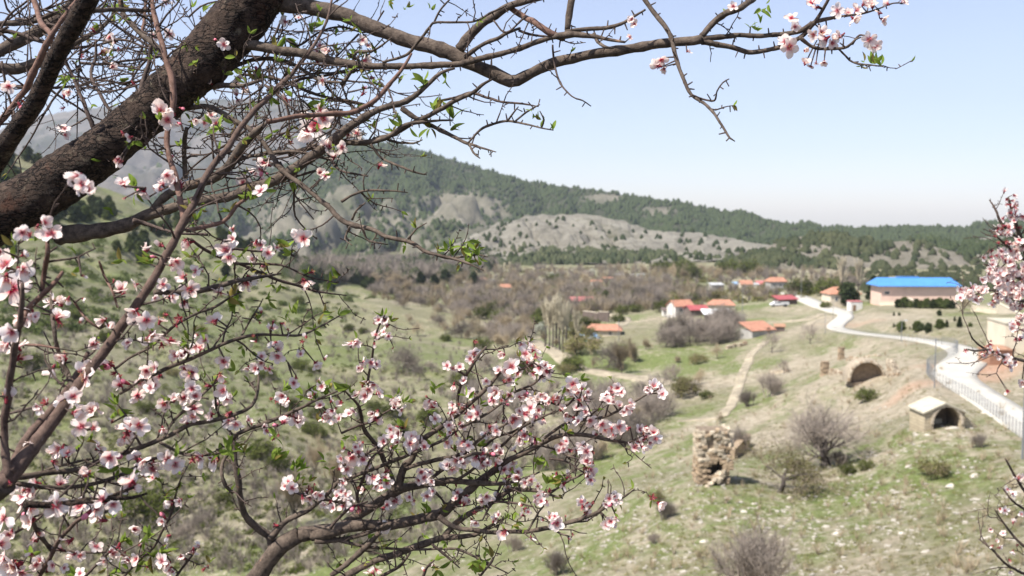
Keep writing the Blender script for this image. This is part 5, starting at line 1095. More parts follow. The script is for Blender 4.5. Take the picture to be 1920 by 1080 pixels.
def heart_mesh(seed, ns=18, spent=False):
    R = np.random.default_rng(seed); mb = MB()
    k = 8; prof = [(-.42, .03), (-.34, .10), (-.16, .13), (-.02, .15), (.03, .09)]; v = [(r * math.cos(a), r * math.sin(a), z) for z, r in prof for a in np.arange(k) * 2 * math.pi / k]
    mb.add(v, [(i * k + j, i * k + (j + 1) % k, (i + 1) * k + (j + 1) % k, (i + 1) * k + j) for i in range(len(prof) - 1) for j in range(k)] + [tuple(range(4 * k, 5 * k))], 0)
    for j in range(5):
        a = (j + .5) * 2 * math.pi / 5 + R.normal(0, .1); o = .30 if not spent else .40; dz = -.12 if not spent else .10; c, s = math.cos(a), math.sin(a)
        q = [(.10, -.075, -.05), (.10, .075, -.05), (o * .7, .08, dz * .6), (o * .7, -.08, dz * .6), (o * 1.1, 0, dz)]
        mb.add([(x * c - y * s, x * s + y * c, z) for x, y, z in q], [(0, 1, 2, 3), (3, 2, 4)], 0)
    P0 = []; P1 = []; an = []
    for i in range(ns):
        a = R.uniform(0, 6.28); tl = R.uniform(.15, .95) ** .8; L = R.uniform(.30, .48); d = np.array([math.cos(a) * tl, math.sin(a) * tl, 1.0]); d /= np.linalg.norm(d)
        P0.append([.05 * math.cos(a), .05 * math.sin(a), 0]); P1.append(np.array(P0[-1]) + d * L)
    V, Fq = prisms(P0, P1, [.016] * ns, [.009] * ns, 3); mb.add(V, Fq, 1)
    for p in P1: mb.add([np.array(p) + np.array(o) * .028 for o in ((1, 0, 0), (-.5, .87, 0), (-.5, -.87, 0), (0, 0, 1.2), (0, 0, -1.2))], [(0, 1, 3), (1, 2, 3), (2, 0, 3), (1, 0, 4), (2, 1, 4), (0, 2, 4)], 2)
    return mb.mesh("blossom", [M_calyx, M_stamen, M_anther])
HM = [heart_mesh(i) for i in range(3)]; HS = [heart_mesh(i + 7, 22, True) for i in range(3)]
def bud_mesh(seed, openness=0.0):
    mb = MB(); k = 8; prof = [(-.45, .03), (-.36, .12), (-.1, .17), (.05, .17)]
    v = [(r * math.cos(a), r * math.sin(a), z) for z, r in prof for a in np.arange(k) * 2 * math.pi / k]; mb.add(v, [(i * k + j, i * k + (j + 1) % k, (i + 1) * k + (j + 1) % k, (i + 1) * k + j) for i in range(3) for j in range(k)], 0)
    prof = [(0, .14), (.15, .25), (.38, .27), (.58, .17), (.68, .02)]; v = [(r * math.cos(a + z), r * math.sin(a + z) * .9, z) for z, r in prof for a in np.arange(k) * 2 * math.pi / k]
    mb.add(v, [(i * k + j, i * k + (j + 1) % k, (i + 1) * k + (j + 1) % k, (i + 1) * k + j) for i in range(4) for j in range(k)], 1); return mb.mesh("bud", [M_calyx, M_bud], True)
BM = [bud_mesh(0), bud_mesh(1)]
def leaf_mesh(seed, mat, fold=.35, curl=.3):
    R = np.random.default_rng(seed); n = 6; V = []
    for i in range(n):
        t = i / (n - 1); w = .19 * math.sin(math.pi * t ** .85) ** .8 + (.012 if i in (0, n - 1) else 0); z = -curl * t * t
        V += [(t, -w, z + w * fold), (t, 0, z), (t, w, z + w * fold)]
    f = [(i * 3 + j, (i + 1) * 3 + j, (i + 1) * 3 + j + 1, i * 3 + j + 1) for i in range(n - 1) for j in range(2)]
    return new_mesh("leaf", V, f, [mat], True)
LM = [leaf_mesh(0, M_leaf), leaf_mesh(1, M_leaf, .6, .1), leaf_mesh(2, M_leaf, .2, .5), leaf_mesh(3, M_leaf2, .7, .15)]

# traced limbs: tree | part | bark | depth at start, depth at end | x,y,width(px) ...
LIMBS = """
A|trunk|old|2.05,1.95|-400,1500,150 -400,1100,130 -340,720,118 -200,520,106 0,402,98 70,366,97 130,325,92 200,277,84 302,187,84 390,107,98 475,0,102 510,-60,108 560,-190,100
A|limb|old|1.75,1.2|-330,700,70 -200,590,50 -80,430,40 0,290,36 30,245,34 67,190,33 105,108,33 145,35,35 165,0,36 190,-60,36
A|limb|grey|1.97,1.75|478,10,34 500,6,33 560,10,30 640,27,28 707,55,27 773,78,27 840,97,28 873,115,26 923,136,24 957,153,25 985,142,21 1040,118,20 1107,102,18 1173,93,18 1250,80,17 1300,76,17 1316,73,16
A|branch|grey|1.75,1.7|1313,73,13 1360,68,10 1460,66,9 1500,58,10 1520,45,9 1540,38,8 1565,33,6 1590,28,3
A|branch|grey|1.75,1.68|1316,78,12 1365,88,10 1410,97,9 1460,88,9 1500,70,9 1520,50,8 1535,30,7 1550,5,6 1560,-15,5
A|branch|grey|1.7,1.65|1500,70,8 1525,88,7 1560,91,6 1590,88,6 1603,75,4 1614,70,3
A|twig|thin|1.66,1.62|1585,30,5 1620,24,4 1650,15,3 1675,6,3 1692,6,2
A|twig|thin|1.66,1.62|1598,84,4 1612,66,4 1632,72,3 1640,84,2
A|twig|thin|1.7,1.66|1535,45,4 1540,60,4 1548,72,3
A|branch|grey|1.68,1.62|1573,92,4 1585,104,4 1600,117,4 1635,122,3 1656,125,2
A|branch|grey|1.75,1.7|1316,68,11 1345,35,13 1385,15,12 1420,-8,11
A|branch|grey|1.85,1.8|862,92,20 880,68,19 910,40,17 945,18,15 985,2,13 1040,-10,10
A|branch|red|1.82,1.78|958,16,10 980,30,11 1000,42,12 1040,65,13 1056,72,12
A|branch|grey|1.8,1.8|1074,-10,13 1070,20,13 1064,56,12
A|branch|grey|1.95,1.75|452,80,20 520,93,18 580,103,17 640,118,16 700,124,13 780,124,12 860,118,12 920,105,11 980,88,10 1035,70,10 1056,66,14 1072,64,13 1110,68,9 1150,75,6 1172,79,4
A|branch|grey|1.78,1.76|1060,60,9 1100,55,8 1140,52,8 1165,45,7 1190,30,5 1210,18,4
A|branch|grey|1.76,1.72|1113,62,7 1120,78,7 1135,88,6 1150,90,4
A|branch|grey|1.74,1.6|1205,-5,9 1230,28,9 1257,62,9 1265,95,8 1280,145,7 1295,175,6 1327,200,6 1350,230,5 1368,258,4 1378,265,2
A|twig|thin|1.65,1.62|1297,178,4 1320,187,4 1340,188,4 1345,170,3 1355,155,3 1367,148,2
A|twig|thin|1.77,1.74|1036,84,4 1040,120,4 1050,155,4 1072,180,3 1092,188,3 1108,199,2
A|branch|grey|1.85,1.83|870,108,8 905,85,8 945,65,7 975,53,5
A|branch|thin|1.84,1.84|972,57,5 1000,66,5 1035,70,4
A|twig|thin|1.8,1.78|925,38,3 950,60,4 985,32,4
A|branch|grey|2.02,1.85|110,440,36 150,438,32 200,430,27 240,420,24 283,402,20 317,393,18 350,382,16 390,375,16 433,367,17 467,354,19 510,341,19 547,320,21 580,296,19 610,275,18 640,250,16 673,227,14 723,200,12 763,190,11 797,163,9 827,137,7 853,128,4
A|branch|grey|2.0,1.9|283,397,15 305,372,16 333,354,17 393,337,19 430,311,19 455,272,15 480,246,13 498,232,8
A|branch|thin|1.95,1.9|250,413,10 270,418,8 300,428,6 330,436,5 390,440,5
A|branch|grey|1.98,1.75|350,202,10 387,200,10 420,213,10 450,233,9 473,247,8 500,277,9 530,320,10 567,347,9 600,375,9 640,412,10 662,422,10 697,430,9 727,445,8 767,453,8 797,472,7 827,480,6 867,490,5 907,507,2
A|twig|grey|1.78,1.76|790,468,5 815,476,5 840,484,4 870,482,4 895,478,3 915,482,2
A|twig|grey|1.78,1.76|765,448,4 780,430,3 800,418,2
A|twig|grey|1.8,1.78|680,428,5 688,448,4 705,455,3 727,458,2
A|twig|grey|1.82,1.8|656,425,4 650,438,4 648,450,3 660,460,2
A|twig|grey|1.85,1.83|660,412,5 668,395,4 685,380,3
A|branch|grey|1.9,1.8|753,203,10 780,222,9 810,235,8 850,255,7 880,270,6 930,285,2
A|twig|grey|1.82,1.79|880,270,4 887,285,4 900,297,2
A|branch|grey|1.82,1.75|877,268,4 905,240,5 947,228,5 985,233,4 1015,240,3 1038,244,2
A|twig|grey|1.78,1.75|950,228,4 962,212,4 972,200,2
A|twig|grey|1.78,1.75|965,228,4 985,212,4 1000,202,3 1012,196,2
A|twig|grey|1.78,1.76|1015,240,3 1020,225,3 1012,208,2
A|branch|grey|1.9,1.78|700,262,9 740,250,9 790,222,9 840,195,9 885,175,8 905,158,6 925,147,5
A|branch|thin|1.85,1.8|820,190,5 850,184,5 885,173,6 915,183,5 940,191,5 975,194,4 1010,200,2
A|branch|grey|1.95,1.85|540,290,9 600,272,10 640,265,11 690,267,11 727,255,10 760,235,8 800,228,6 850,225,3
A|twig|grey|1.88,1.85|727,262,6 750,268,5 775,268,4 792,262,2
A|twig|grey|1.88,1.84|695,270,5 717,297,5 753,313,5 780,323,4 800,328,2
A|twig|grey|1.8,1.8|640,378,6 660,366,5 685,357,5 725,357,4 765,361,2
A|twig|grey|1.8,1.8|683,357,3 681,340,3 684,325,2
A|branch|grey|1.8,1.74|717,117,5 763,103,6 787,75,6 807,50,5 820,42,5 887,40,4 923,23,4 950,10,3
A|twig|grey|1.78,1.76|813,44,4 825,20,4 845,-3,3
B|branch|red|1.55,1.45|772,100,4 762,118,6 743,143,8 707,187,9 660,210,10 620,213,9 560,217,9 500,228,9
A|branch|grey|2.2,2.3|-20,50,9 0,45,10 60,40,10 110,20,9 140,-5,8
A|branch|grey2|2.2,2.35|-40,130,16 0,95,20 50,70,22 100,42,19 139,10,15 160,-20,13
A|branch|grey|2.1,2.2|-30,127,18 0,127,20 33,128,21 70,117,19 110,97,14 145,78,11 190,52,8 215,25,6
A|branch|red|1.5,1.45|-30,285,10 0,232,11 40,177,12 60,140,13 85,90,12 110,45,9 150,-5,8
A|branch|thin|2.1,2.1|-10,55,8 30,62,9 85,80,8 130,100,5
A|branch|red|1.6,1.5|60,-10,9 66,10,10 75,40,10 93,62,9 97,80,7
A|branch|thin|2.0,1.98|122,110,5 135,140,6 150,175,7 163,213,8 175,240,9 178,252,9
A|branch|thin|2.1,2.0|180,75,4 178,112,6 170,140,6 190,180,7 205,205,6 213,213,6
A|branch|red|1.9,1.85|275,-5,5 270,40,6 265,62,6
A|branch|thin|1.95,1.95|283,85,7 280,115,8 268,150,9 262,178,10
A|branch|grey|1.7,1.68|225,-5,9 233,27,10 262,60,11 290,85,11 310,100,9
A|branch|grey|1.4,1.5|168,20,11 225,18,8 283,20,7
A|branch|thin|2.3,2.3|190,25,5 220,50,5 262,75,5 300,100,4 330,120,3
A|branch|thin|2.3,2.3|130,92,6 180,85,5 230,75,5 290,95,4
A|branch|thin|2.4,2.3|150,118,6 190,120,6 230,115,5 280,110,5 310,103,4
A|branch|thin|2.3,2.25|90,165,6 140,162,5 190,150,4 240,160,3
A|branch|thin|2.1,2.1|0,160,4 45,164,4 90,160,3
A|branch|grey|2.0,1.9|345,140,8 385,162,11 420,160,11 450,160,8 490,150,6
A|branch|grey|2.0,1.95|400,140,6 440,125,7 480,110,8 520,112,9 560,125,7 600,150,6 640,155,5
A|branch|thin|2.1,2.0|455,140,5 490,143,6 540,155,6 600,180,6 660,190,5 700,200,4
A|branch|thin|2.1,2.0|500,170,6 560,150,6 620,140,5 690,130,4
A|branch|thin|2.05,2.0|530,70,5 560,85,5 600,60,4 640,50,4 690,60,3 720,20,3
A|branch|grey|1.95,1.9|640,160,8 660,130,7 668,100,6 700,95,5 735,70,3
A|branch|grey|2.0,1.9|400,330,7 450,300,7 500,288,7 560,285,6 620,300,4
A|branch|thin|2.0,1.9|610,275,6 620,300,6 640,320,5 690,330,3
A|branch|grey|2.05,2.0|348,335,10 346,300,9 346,265,9 350,240,8
A|twig|thin|2.0,1.95|345,300,5 360,292,5 378,290,3
B|trunk|grey|1.35,1.2|-300,1700,90 -250,1350,80 -150,1080,66 -60,960,54 10,905,44
B|stem|grey|1.2,1.45|0,912,42 25,885,40 60,840,33 105,780,28 150,720,26 200,648,22 250,580,21 290,520,19 327,448,18 350,405,17 373,362,16 393,320,15 433,267,14 470,217,13 500,187,13 535,150,11 567,113,9 595,75,7 612,40,6 622,0,5
B|stem|red|1.35,1.5|345,412,14 340,385,14 333,350,14 322,310,13 313,265,13 318,225,13 326,190,15 322,150,15 313,110,13 300,65,12 290,30,11 284,0,9
B|stem|grey|1.2,1.15|18,895,20 10,840,18 8,800,17 14,740,17 20,700,16 30,640,15 40,575,12 42,530,8
B|branch|red|1.15,1.2|38,610,12 55,580,12 80,553,11 100,532,9 117,510,6
B|branch|red|1.18,1.15|80,553,9 84,510,10 89,470,9 88,445,7
B|stem|grey|1.2,1.35|20,885,20 45,830,19 75,790,17 105,755,16 133,722,15 150,690,11 165,660,8
B|branch|grey|1.3,1.35|140,735,9 126,700,9 112,672,8 103,620,8 97,575,7 95,545,5
B|branch|grey|1.25,1.45|30,895,12 90,888,11 150,880,10 200,858,9 230,850,10 283,830,9 330,810,9 360,797,8 410,785,8 463,768,7 480,745,6 485,710,4 484,690,3
B|twig|grey|1.35,1.4|308,820,6 325,790,6 350,767,6 375,745,6 397,723,5
B|branch|grey|1.25,1.4|33,907,11 70,912,10 117,913,9 160,910,8 200,900,8 240,885,7 283,863,7 305,858,3
B|branch|old|1.15,1.2|45,947,14 90,948,13 133,945,13 175,940,12 215,934,10 250,932,7 276,925,4
B|twig|old|1.18,1.2|195,937,9 225,924,7 252,914,4
B|branch|grey|1.35,1.4|300,830,6 340,850,6 383,853,5 433,845,3
B|branch|grey|1.38,1.5|290,548,11 325,549,11 365,547,11 400,538,10 433,530,9 480,522,7 527,513,3
B|branch|grey|1.38,1.45|215,692,5 240,672,5 277,653,6 305,630,6 333,607,6 365,590,5 400,577,5 435,555,4 453,548,3
B|branch|grey|1.35,1.55|225,738,6 250,722,7 270,710,7 333,683,8 400,653,7 450,633,7 483,627,6 530,628,5 567,627,5 600,612,4 622,600,3 640,590,2
B|twig|grey|1.48,1.5|450,637,4 462,613,4 473,593,4 485,575,3 493,560,2
B|twig|grey|1.5,1.5|497,632,3 510,648,3 525,662,3 540,680,2
B|branch|red|1.4,1.5|350,432,9 380,425,9 417,417,8 432,402,7 445,385,7 460,375,6 478,362,5 483,352,4
B|branch|thin|1.45,1.65|357,448,6 400,477,7 467,502,6 520,525,6 570,540,5 600,547,4 650,554,2
B|branch|thin|1.5,1.6|440,494,5 490,495,5 527,497,4 550,505,4 580,519,3 635,530,2
B|twig|thin|1.5,1.55|430,466,5 470,470,4 517,473,3
B|twig|red|1.25,1.25|140,567,5 152,583,5 165,600,5 187,617,4
B|twig|red|1.3,1.3|186,490,4 195,513,5 203,530,5 212,550,5 220,576,4
B|branch|red|1.3,1.3|-10,628,5 25,638,5 50,645,5 80,648,5 110,654,4
B|stem|grey|1.5,1.3|60,1110,12 73,1080,11 100,1033,10 133,987,9 167,960,8 187,940,6 200,900,5
B|branch|grey|1.45,1.35|100,1035,8 80,1010,8 60,980,8 50,960,8 47,945,7
B|branch|thin|1.4,1.4|-10,1015,5 30,998,5 75,970,4 92,940,3
B|branch|thin|1.5,1.45|225,1090,5 260,1052,5 287,1027,5 305,995,5 320,967,5 328,935,4 338,900,3 355,868,2
B|branch|thin|1.45,1.45|100,1030,5 150,1035,5 200,1035,4
B|branch|thin|1.55,1.5|150,1090,6 190,1050,5 215,1030,5 240,1045,4 262,1062,3
B|branch|thin|1.5,1.5|325,1090,5 345,1060,5 360,1040,4 372,1020,3
B|branch|grey|1.3,1.3|55,905,6 90,880,6 130,870,5 170,860,4
B|branch|thin|1.3,1.25|0,780,4 40,770,5 75,760,4
C|trunk|grey|2.0,1.95|380,1500,70 420,1250,60 455,1130,50 483,1082,36 500,1055,32 530,1020,32 560,1003,30
C|limb|grey|1.95,1.85|560,1003,30 600,997,26 640,988,22 683,960,20 712,941,19 740,923,18 765,912,16 790,908,15 847,902,12 900,905,10 940,907,8 980,898,6 1012,885,3
C|limb|grey|1.95,1.75|585,1004,24 625,995,24 673,985,22 705,984,21 740,984,19 790,972,20 825,965,19 840,952,18 865,930,15 893,908,14 930,877,12 960,860,10 990,847,9 1040,820,9 1090,815,8 1140,825,7 1182,831,4
C|branch|grey|1.85,1.7|822,968,12 845,985,10 873,993,9 933,997,8 990,997,8 1040,987,8 1107,967,7 1135,952,6 1157,940,5 1190,917,2
C|branch|grey|1.9,1.8|830,1008,10 857,980,11 893,957,11 940,930,10 963,917,9 1003,920,7 1030,928,5 1055,934,3
C|branch|grey|1.95,1.85|600,1110,14 640,1085,13 700,1053,13 740,1040,13 773,1027,13 827,1010,12 887,1003,8 920,985,6 957,967,3
C|branch|grey|1.95,1.93|620,1080,9 650,1058,10 690,1020,10 712,1000,9 733,980,9
C|branch|grey|1.95,1.8|620,1008,7 665,1020,7 707,1027,6 790,1030,5 840,1028,5 867,1032,5 907,1053,4 953,1075,2
C|branch|grey|1.94,1.9|590,1015,10 640,1013,9 670,1006,8 705,992,8 733,982,8
C|twig|thin|1.85,1.83|810,1020,5 837,1043,5 862,1065,2
C|branch|grey|1.9,1.8|743,922,13 735,900,12 727,880,11 707,837,9 683,803,8 673,763,6 653,740,4 640,728,3
C|limb|grey|1.88,1.8|747,920,15 752,895,15 760,872,14 773,860,12 778,840,10 790,828,10 815,808,10 840,790,10 873,763,10 895,742,9 917,723,8 940,697,6 965,682,5 987,672,3
C|branch|grey|1.85,1.8|860,780,5 858,745,6 868,712,7 887,683,7 900,664,6 912,650,4
C|branch|grey|1.95,1.8|507,1010,14 533,980,11 560,965,10 583,953,9 620,920,8 640,902,8 690,882,8 750,860,7 820,830,6 873,797,6 923,770,5 967,733,3
C|branch|grey|1.85,1.78|855,900,6 880,885,6 907,863,6 940,837,6 965,812,5 980,800,5 1010,785,5 1042,770,3
C|branch|grey|1.78,1.7|1020,822,6 1050,800,6 1073,790,6 1123,783,6 1150,775,5 1173,763,5 1198,748,4 1215,738,3
C|twig|grey|1.78,1.75|1008,834,4 1040,843,4 1068,855,4 1090,863,4 1098,880,3
C|twig|grey|1.8,1.76|1030,925,6 1050,912,5 1067,900,5 1085,892,4 1102,882,3
C|twig|grey|1.78,1.76|990,995,4 1000,978,4 1010,960,4 1020,945,3 1000,930,2
C|twig|grey|1.75,1.72|1035,990,4 1050,1000,4 1072,1007,3
C|twig|grey|1.76,1.74|984,1000,3 997,1012,3 1008,1021,2
C|branch|grey|1.97,1.9|506,1045,18 510,1025,18 506,1005,16 485,990,14 467,975,13 455,955,12 450,930,12 447,907,12 441,870,11 440,840,11 437,823,10
C|branch|grey|1.9,1.75|437,823,9 443,815,8 470,803,8 500,793,8 547,773,7 600,747,5 633,733,3
C|twig|grey|1.92,1.9|437,823,7 430,845,7 418,865,7 416,890,7 424,912,7 437,924,6
C|branch|thin|1.9,1.8|440,820,5 420,795,5 408,770,5 403,735,4 398,705,2
C|branch|grey|1.8,1.75|690,745,4 690,710,5 698,670,5 702,640,4 710,613,4 722,590,2
C|branch|thin|1.85,1.8|640,812,5 665,800,5 700,790,5 720,775,4 740,765,3
C|branch|thin|1.86,1.84|640,875,6 660,860,6 690,850,5 710,835,5
C|branch|thin|1.86,1.8|700,950,7 650,945,6 600,935,6 560,925,5 545,912,3
C|branch|grey|1.88,1.8|760,880,8 790,870,8 830,860,8 870,850,7 905,820,6 940,800,5 965,785,4
C|branch|grey|1.86,1.8|800,905,7 830,880,7 860,862,7 890,850,6 930,855,4
C|branch|thin|1.85,1.8|900,845,5 930,820,5 960,810,5 985,790,4 1000,760,3
C|branch|thin|1.88,1.8|680,960,6 670,930,6 680,900,6 690,870,5 710,845,4 735,825,3
C|branch|thin|1.85,1.8|620,990,6 640,965,6 660,950,5 690,940,4
C|branch|thin|1.85,1.78|960,700,4 985,690,5 1000,680,4 1012,690,3
C|branch|thin|1.84,1.78|940,745,4 965,735,5 1000,720,4 1020,700,3
C|branch|thin|1.8,1.75|1000,760,4 1030,755,5 1060,760,5 1080,740,4 1082,725,3
C|branch|thin|1.78,1.72|1080,785,4 1085,755,5 1090,735,3
C|twig|thin|1.72,1.7|1135,780,4 1140,760,4 1150,738,3
C|twig|thin|1.72,1.7|1180,830,4 1200,820,4 1215,812,3
C|twig|thin|1.78,1.75|1030,860,4 1060,865,4 1085,880,3 1108,895,2
C|branch|thin|1.85,1.8|900,935,6 935,940,5 980,945,4 1000,950,3
C|twig|thin|1.85,1.82|940,907,5 930,930,5 915,955,4 905,975,3
C|branch|thin|1.9,1.85|700,1090,6 740,1068,6 760,1050,5 770,1035,4
C|twig|thin|1.85,1.82|790,1090,5 800,1065,5 815,1050,3
C|branch|thin|1.8,1.75|870,1110,5 895,1085,5 915,1062,4 925,1045,3
D|trunk|grey|4.6,3.7|2300,2400,70 2260,1700,60 2220,1300,52 2160,1000,40 2080,800,30 2030,690,22
D|limb|grey|3.7,3.5|2030,690,20 1990,620,16 1960,570,13 1935,510,10 1915,450,8 1902,410,6 1890,370,4
D|branch|grey|3.6,3.4|1965,600,10 1940,570,8 1915,564,6 1880,557,5 1860,545,4 1830,552,3 1808,548,2
D|branch|grey|3.6,3.3|2040,720,12 1980,695,9 1940,680,7 1900,672,6 1870,664,5 1850,655,5 1832,658,4 1815,655,3
D|twig|thin|3.4,3.3|1852,656,4 1838,648,4 1824,635,3 1818,622,2
D|branch|thin|3.6,3.5|1925,490,5 1900,470,5 1875,450,4 1855,430,3
D|branch|thin|3.5,3.5|1912,450,5 1880,420,5 1865,390,4 1855,375,2
D|branch|thin|3.55,3.5|1940,530,6 1905,520,6 1870,505,5 1845,495,3
D|branch|grey|4.0,3.6|2150,980,14 2050,980,10 1980,965,8 1930,930,6 1905,895,5 1885,860,3
D|branch|thin|3.9,3.6|2100,1000,8 2000,1040,7 1950,1040,6 1910,1015,5 1885,985,4 1865,955,2
D|branch|thin|3.8,3.6|1980,1060,6 1940,1080,6 1890,1060,5 1860,1030,4 1835,1010,2
D|branch|thin|3.8,3.6|1970,980,6 1930,960,5 1900,940,4 1880,915,3
""".strip().splitlines()
BARKS = dict(old=M_bark_old, grey=M_bark_grey, grey2=M_bark_grey, red=M_bark_red, thin=M_bark_thin)
TREES = {}
TREES['A'] = thing("almond_tree", "old almond tree whose thick dark limb crosses the upper left corner", "tree", tuple(P(-400, 1500, 2.05)))
TREES['B'] = thing("almond_tree", "young almond tree with long straight shoots rising from the left edge", "tree", tuple(P(-300, 1700, 1.35)))
TREES['C'] = thing("almond_tree", "almond tree with dense blossom spreading from the lower middle", "tree", tuple(P(380, 1500, 2.0)))
TREES['D'] = thing("almond_tree", "blurred pink almond tree reaching in from the right edge", "tree", tuple(P(2300, 2400, 4.6)))
# every trunk goes down to the soil
limbs = []                                              # (tree, pts xyz, radius, px path)
Rb = np.random.default_rng(4)
for ln in LIMBS:
    tr, part, bk, dd, pts = ln.split("|"); d0, d1 = map(float, dd.split(",")); q = np.array([[float(v) for v in p.split(",")] for p in pts.split()])
    s = np.concatenate([[0], np.cumsum(np.hypot(*np.diff(q[:, :2], axis=0).T))]); s /= s[-1]; dep = d0 + (d1 - d0) * s
    if len(q) > 3 and part != "trunk": dep = dep + Rb.uniform(.01, .03) * np.sin(s * math.pi * Rb.uniform(1, 2.5)) * d0 * .5
    xyz = np.array([P(a, b, c) for (a, b, _), c in zip(q, dep)]); r = q[:, 2] / 2 * dep / F * (.84 if part == 'stem' else 1)
    if part == "trunk":
        g = xyz[0].copy(); gz = drop(g[0], max(g[1], .6)) - .15
        if gz < g[2] - .05: xyz = np.vstack([[g[0] - .05, g[1], gz], xyz]); r = np.concatenate([[r[0] * 1.25], r])
    fine = max(.006, min(.02, r.mean() * 1.2)); cr = catmull(np.column_stack([xyz, r]), fine); pts3, rad = cr[:, :3], np.maximum(cr[:, 3], .0006)
    nn = len(pts3); rad_px = r.mean() * F / dep.mean()
    if rad_px < 14:                                     # natural small kinks and knots
        k_ = np.arange(nn) * fine; amp = np.minimum(rad, .004) * .55
        for ax in range(3): pts3[:, ax] += amp * fbm(k_ / .035 + ax * 31 + len(limbs) * 7.7, 0.0, 0.0, 2, 5) * np.sin(np.linspace(0, math.pi, nn)) ** .3
        knots = 1 + .35 * np.clip(fbm(k_ / .018 + len(limbs) * 3.3, 0.5, 0, 2, 6) - .15, 0, 1) + .10 * fbm(k_ / .006, 2.2 + len(limbs), 0, 1, 8); rad = rad * knots
    sides = 40 if rad_px > 30 else 14 if rad_px > 8 else 7 if rad_px > 3 else 5
    disp = None
    if rad_px > 30: disp = lambda V: .13 * fbm(V[..., 0] * 26, V[..., 1] * 22, V[..., 2] * 22, 3, 3) + .05 * fbm(V[..., 0] * 75, V[..., 1] * 75, V[..., 2] * 75, 3, 9) + .05 * np.abs(fbm(V[..., 0] * 160, V[..., 1] * 160, V[..., 2] * 160, 2, 13))
    elif rad_px > 8: disp = lambda V: .10 * fbm(V[..., 0] * 60, V[..., 1] * 60, V[..., 2] * 60, 3, 3) + .06 * fbm(V[..., 0] * 220, V[..., 1] * 220, V[..., 2] * 220, 2, 7)
    base = np.array(TREES[tr].location)
    if rad_px > 30: cr = catmull(np.column_stack([pts3, rad]), .004); pts3, rad = cr[:, :3], cr[:, 3]
    V, Fq = tube(pts3, rad, sides, disp=disp); link(part, new_mesh(part, V - base, Fq, (M_bark_stem if part == 'stem' and bk == 'grey' else BARKS[bk]), True), TREES[tr])
    limbs.append((tr, pts3, rad, part, bk))
def uvec(R): v = R.normal(0, 1, 3); return v / np.linalg.norm(v)
twigs = {k_: [] for k_ in TREES}; spurs = {k_: [[], [], [], []] for k_ in TREES}; tips = []
Rt = np.random.default_rng(12)
UP = np.array([0, 0, 1.0]); FW = np.array([0, cp, -sp])
def make_twig(p, d, L, r, tr, lv=0, bk='thin'):
    n = 5; pts = [p]; q = p.copy(); dd = d.copy()
    for i in range(n):
        dd = dd + Rt.normal(0, .22, 3) * [1, .6, 1] + UP * .05; dd /= np.linalg.norm(dd); q = q + dd * L / n; pts.append(q.copy())
    rr = np.linspace(r, max(.0006, r * .45), n + 1); twigs[tr].append((np.array(pts), rr, bk, L))
    for i in range(1, n):                                # short knobbly spurs
        for _ in range(2):
            if Rt.random() < .55:
                a = pts[i] + (pts[i + 1] - pts[i]) * Rt.random(); s = uvec(Rt); s -= dd * s.dot(dd) * .6; l_ = Rt.uniform(.004, .011)
                spurs[tr][0].append(a); spurs[tr][1].append(a + s * l_); spurs[tr][2].append(.0011); spurs[tr][3].append(.0008)
    if lv < 1 and L > .05:
        for _ in range(Rt.integers(0, 3)):
            i = Rt.integers(1, n); s = uvec(Rt) * [1, .5, 1]; nd = dd * .7 + s * .8; nd /= np.linalg.norm(nd); make_twig(pts[i], nd, L * Rt.uniform(.35, .6), rr[i] * .8, tr, lv + 1, bk)
    tips.append((tr, pts[-1], dd))
for tr, pts3, rad, part, bk in limbs:
    if part == 'trunk': continue
    seg = np.linalg.norm(np.diff(pts3, axis=0), axis=1); s = np.concatenate([[0], np.cumsum(seg)]); px, py, dpt = to_px(pts3)
    vis = (px > -40) & (px < 1960) & (py > -30) & (py < 1110); scale = 1.9 if tr == 'D' else 1.0
    x = Rt.uniform(.01, .04)
    while x < s[-1]:
        i = min(len(pts3) - 2, np.searchsorted(s, x)); rpx = rad[i] * F / dpt[i]
        if vis[i] and rpx < 11:
            t = pts3[i + 1] - pts3[i]; t /= np.linalg.norm(t) + 1e-9; side = uvec(Rt) * [1, .55, 1]; side -= t * side.dot(t); side /= np.linalg.norm(side) + 1e-9
            upleft = px[i] < 720 and py[i] < 360
            if Rt.random() < (.66 if upleft else .44 if tr != 'A' else .3 if px[i] < 720 else .10):
                L = Rt.uniform(.03, .09) * scale * (1.35 if upleft else 1.0); d = t * Rt.uniform(.2, .9) + side + UP * .15; d /= np.linalg.norm(d); make_twig(pts3[i] + side * rad[i] * .6, d, L, min(rad[i] * .6, Rt.uniform(.0011, .0019)) * (scale ** .5), tr, 0 if upleft or tr == 'D' else 1)
            elif rpx < 8:
                l_ = Rt.uniform(.004, .013); a = pts3[i]; spurs[tr][0].append(a); spurs[tr][1].append(a + side * (rad[i] + l_)); spurs[tr][2].append(min(rad[i] * .7, .0016)); spurs[tr][3].append(.001)
        x += Rt.uniform(.008, .03) * scale
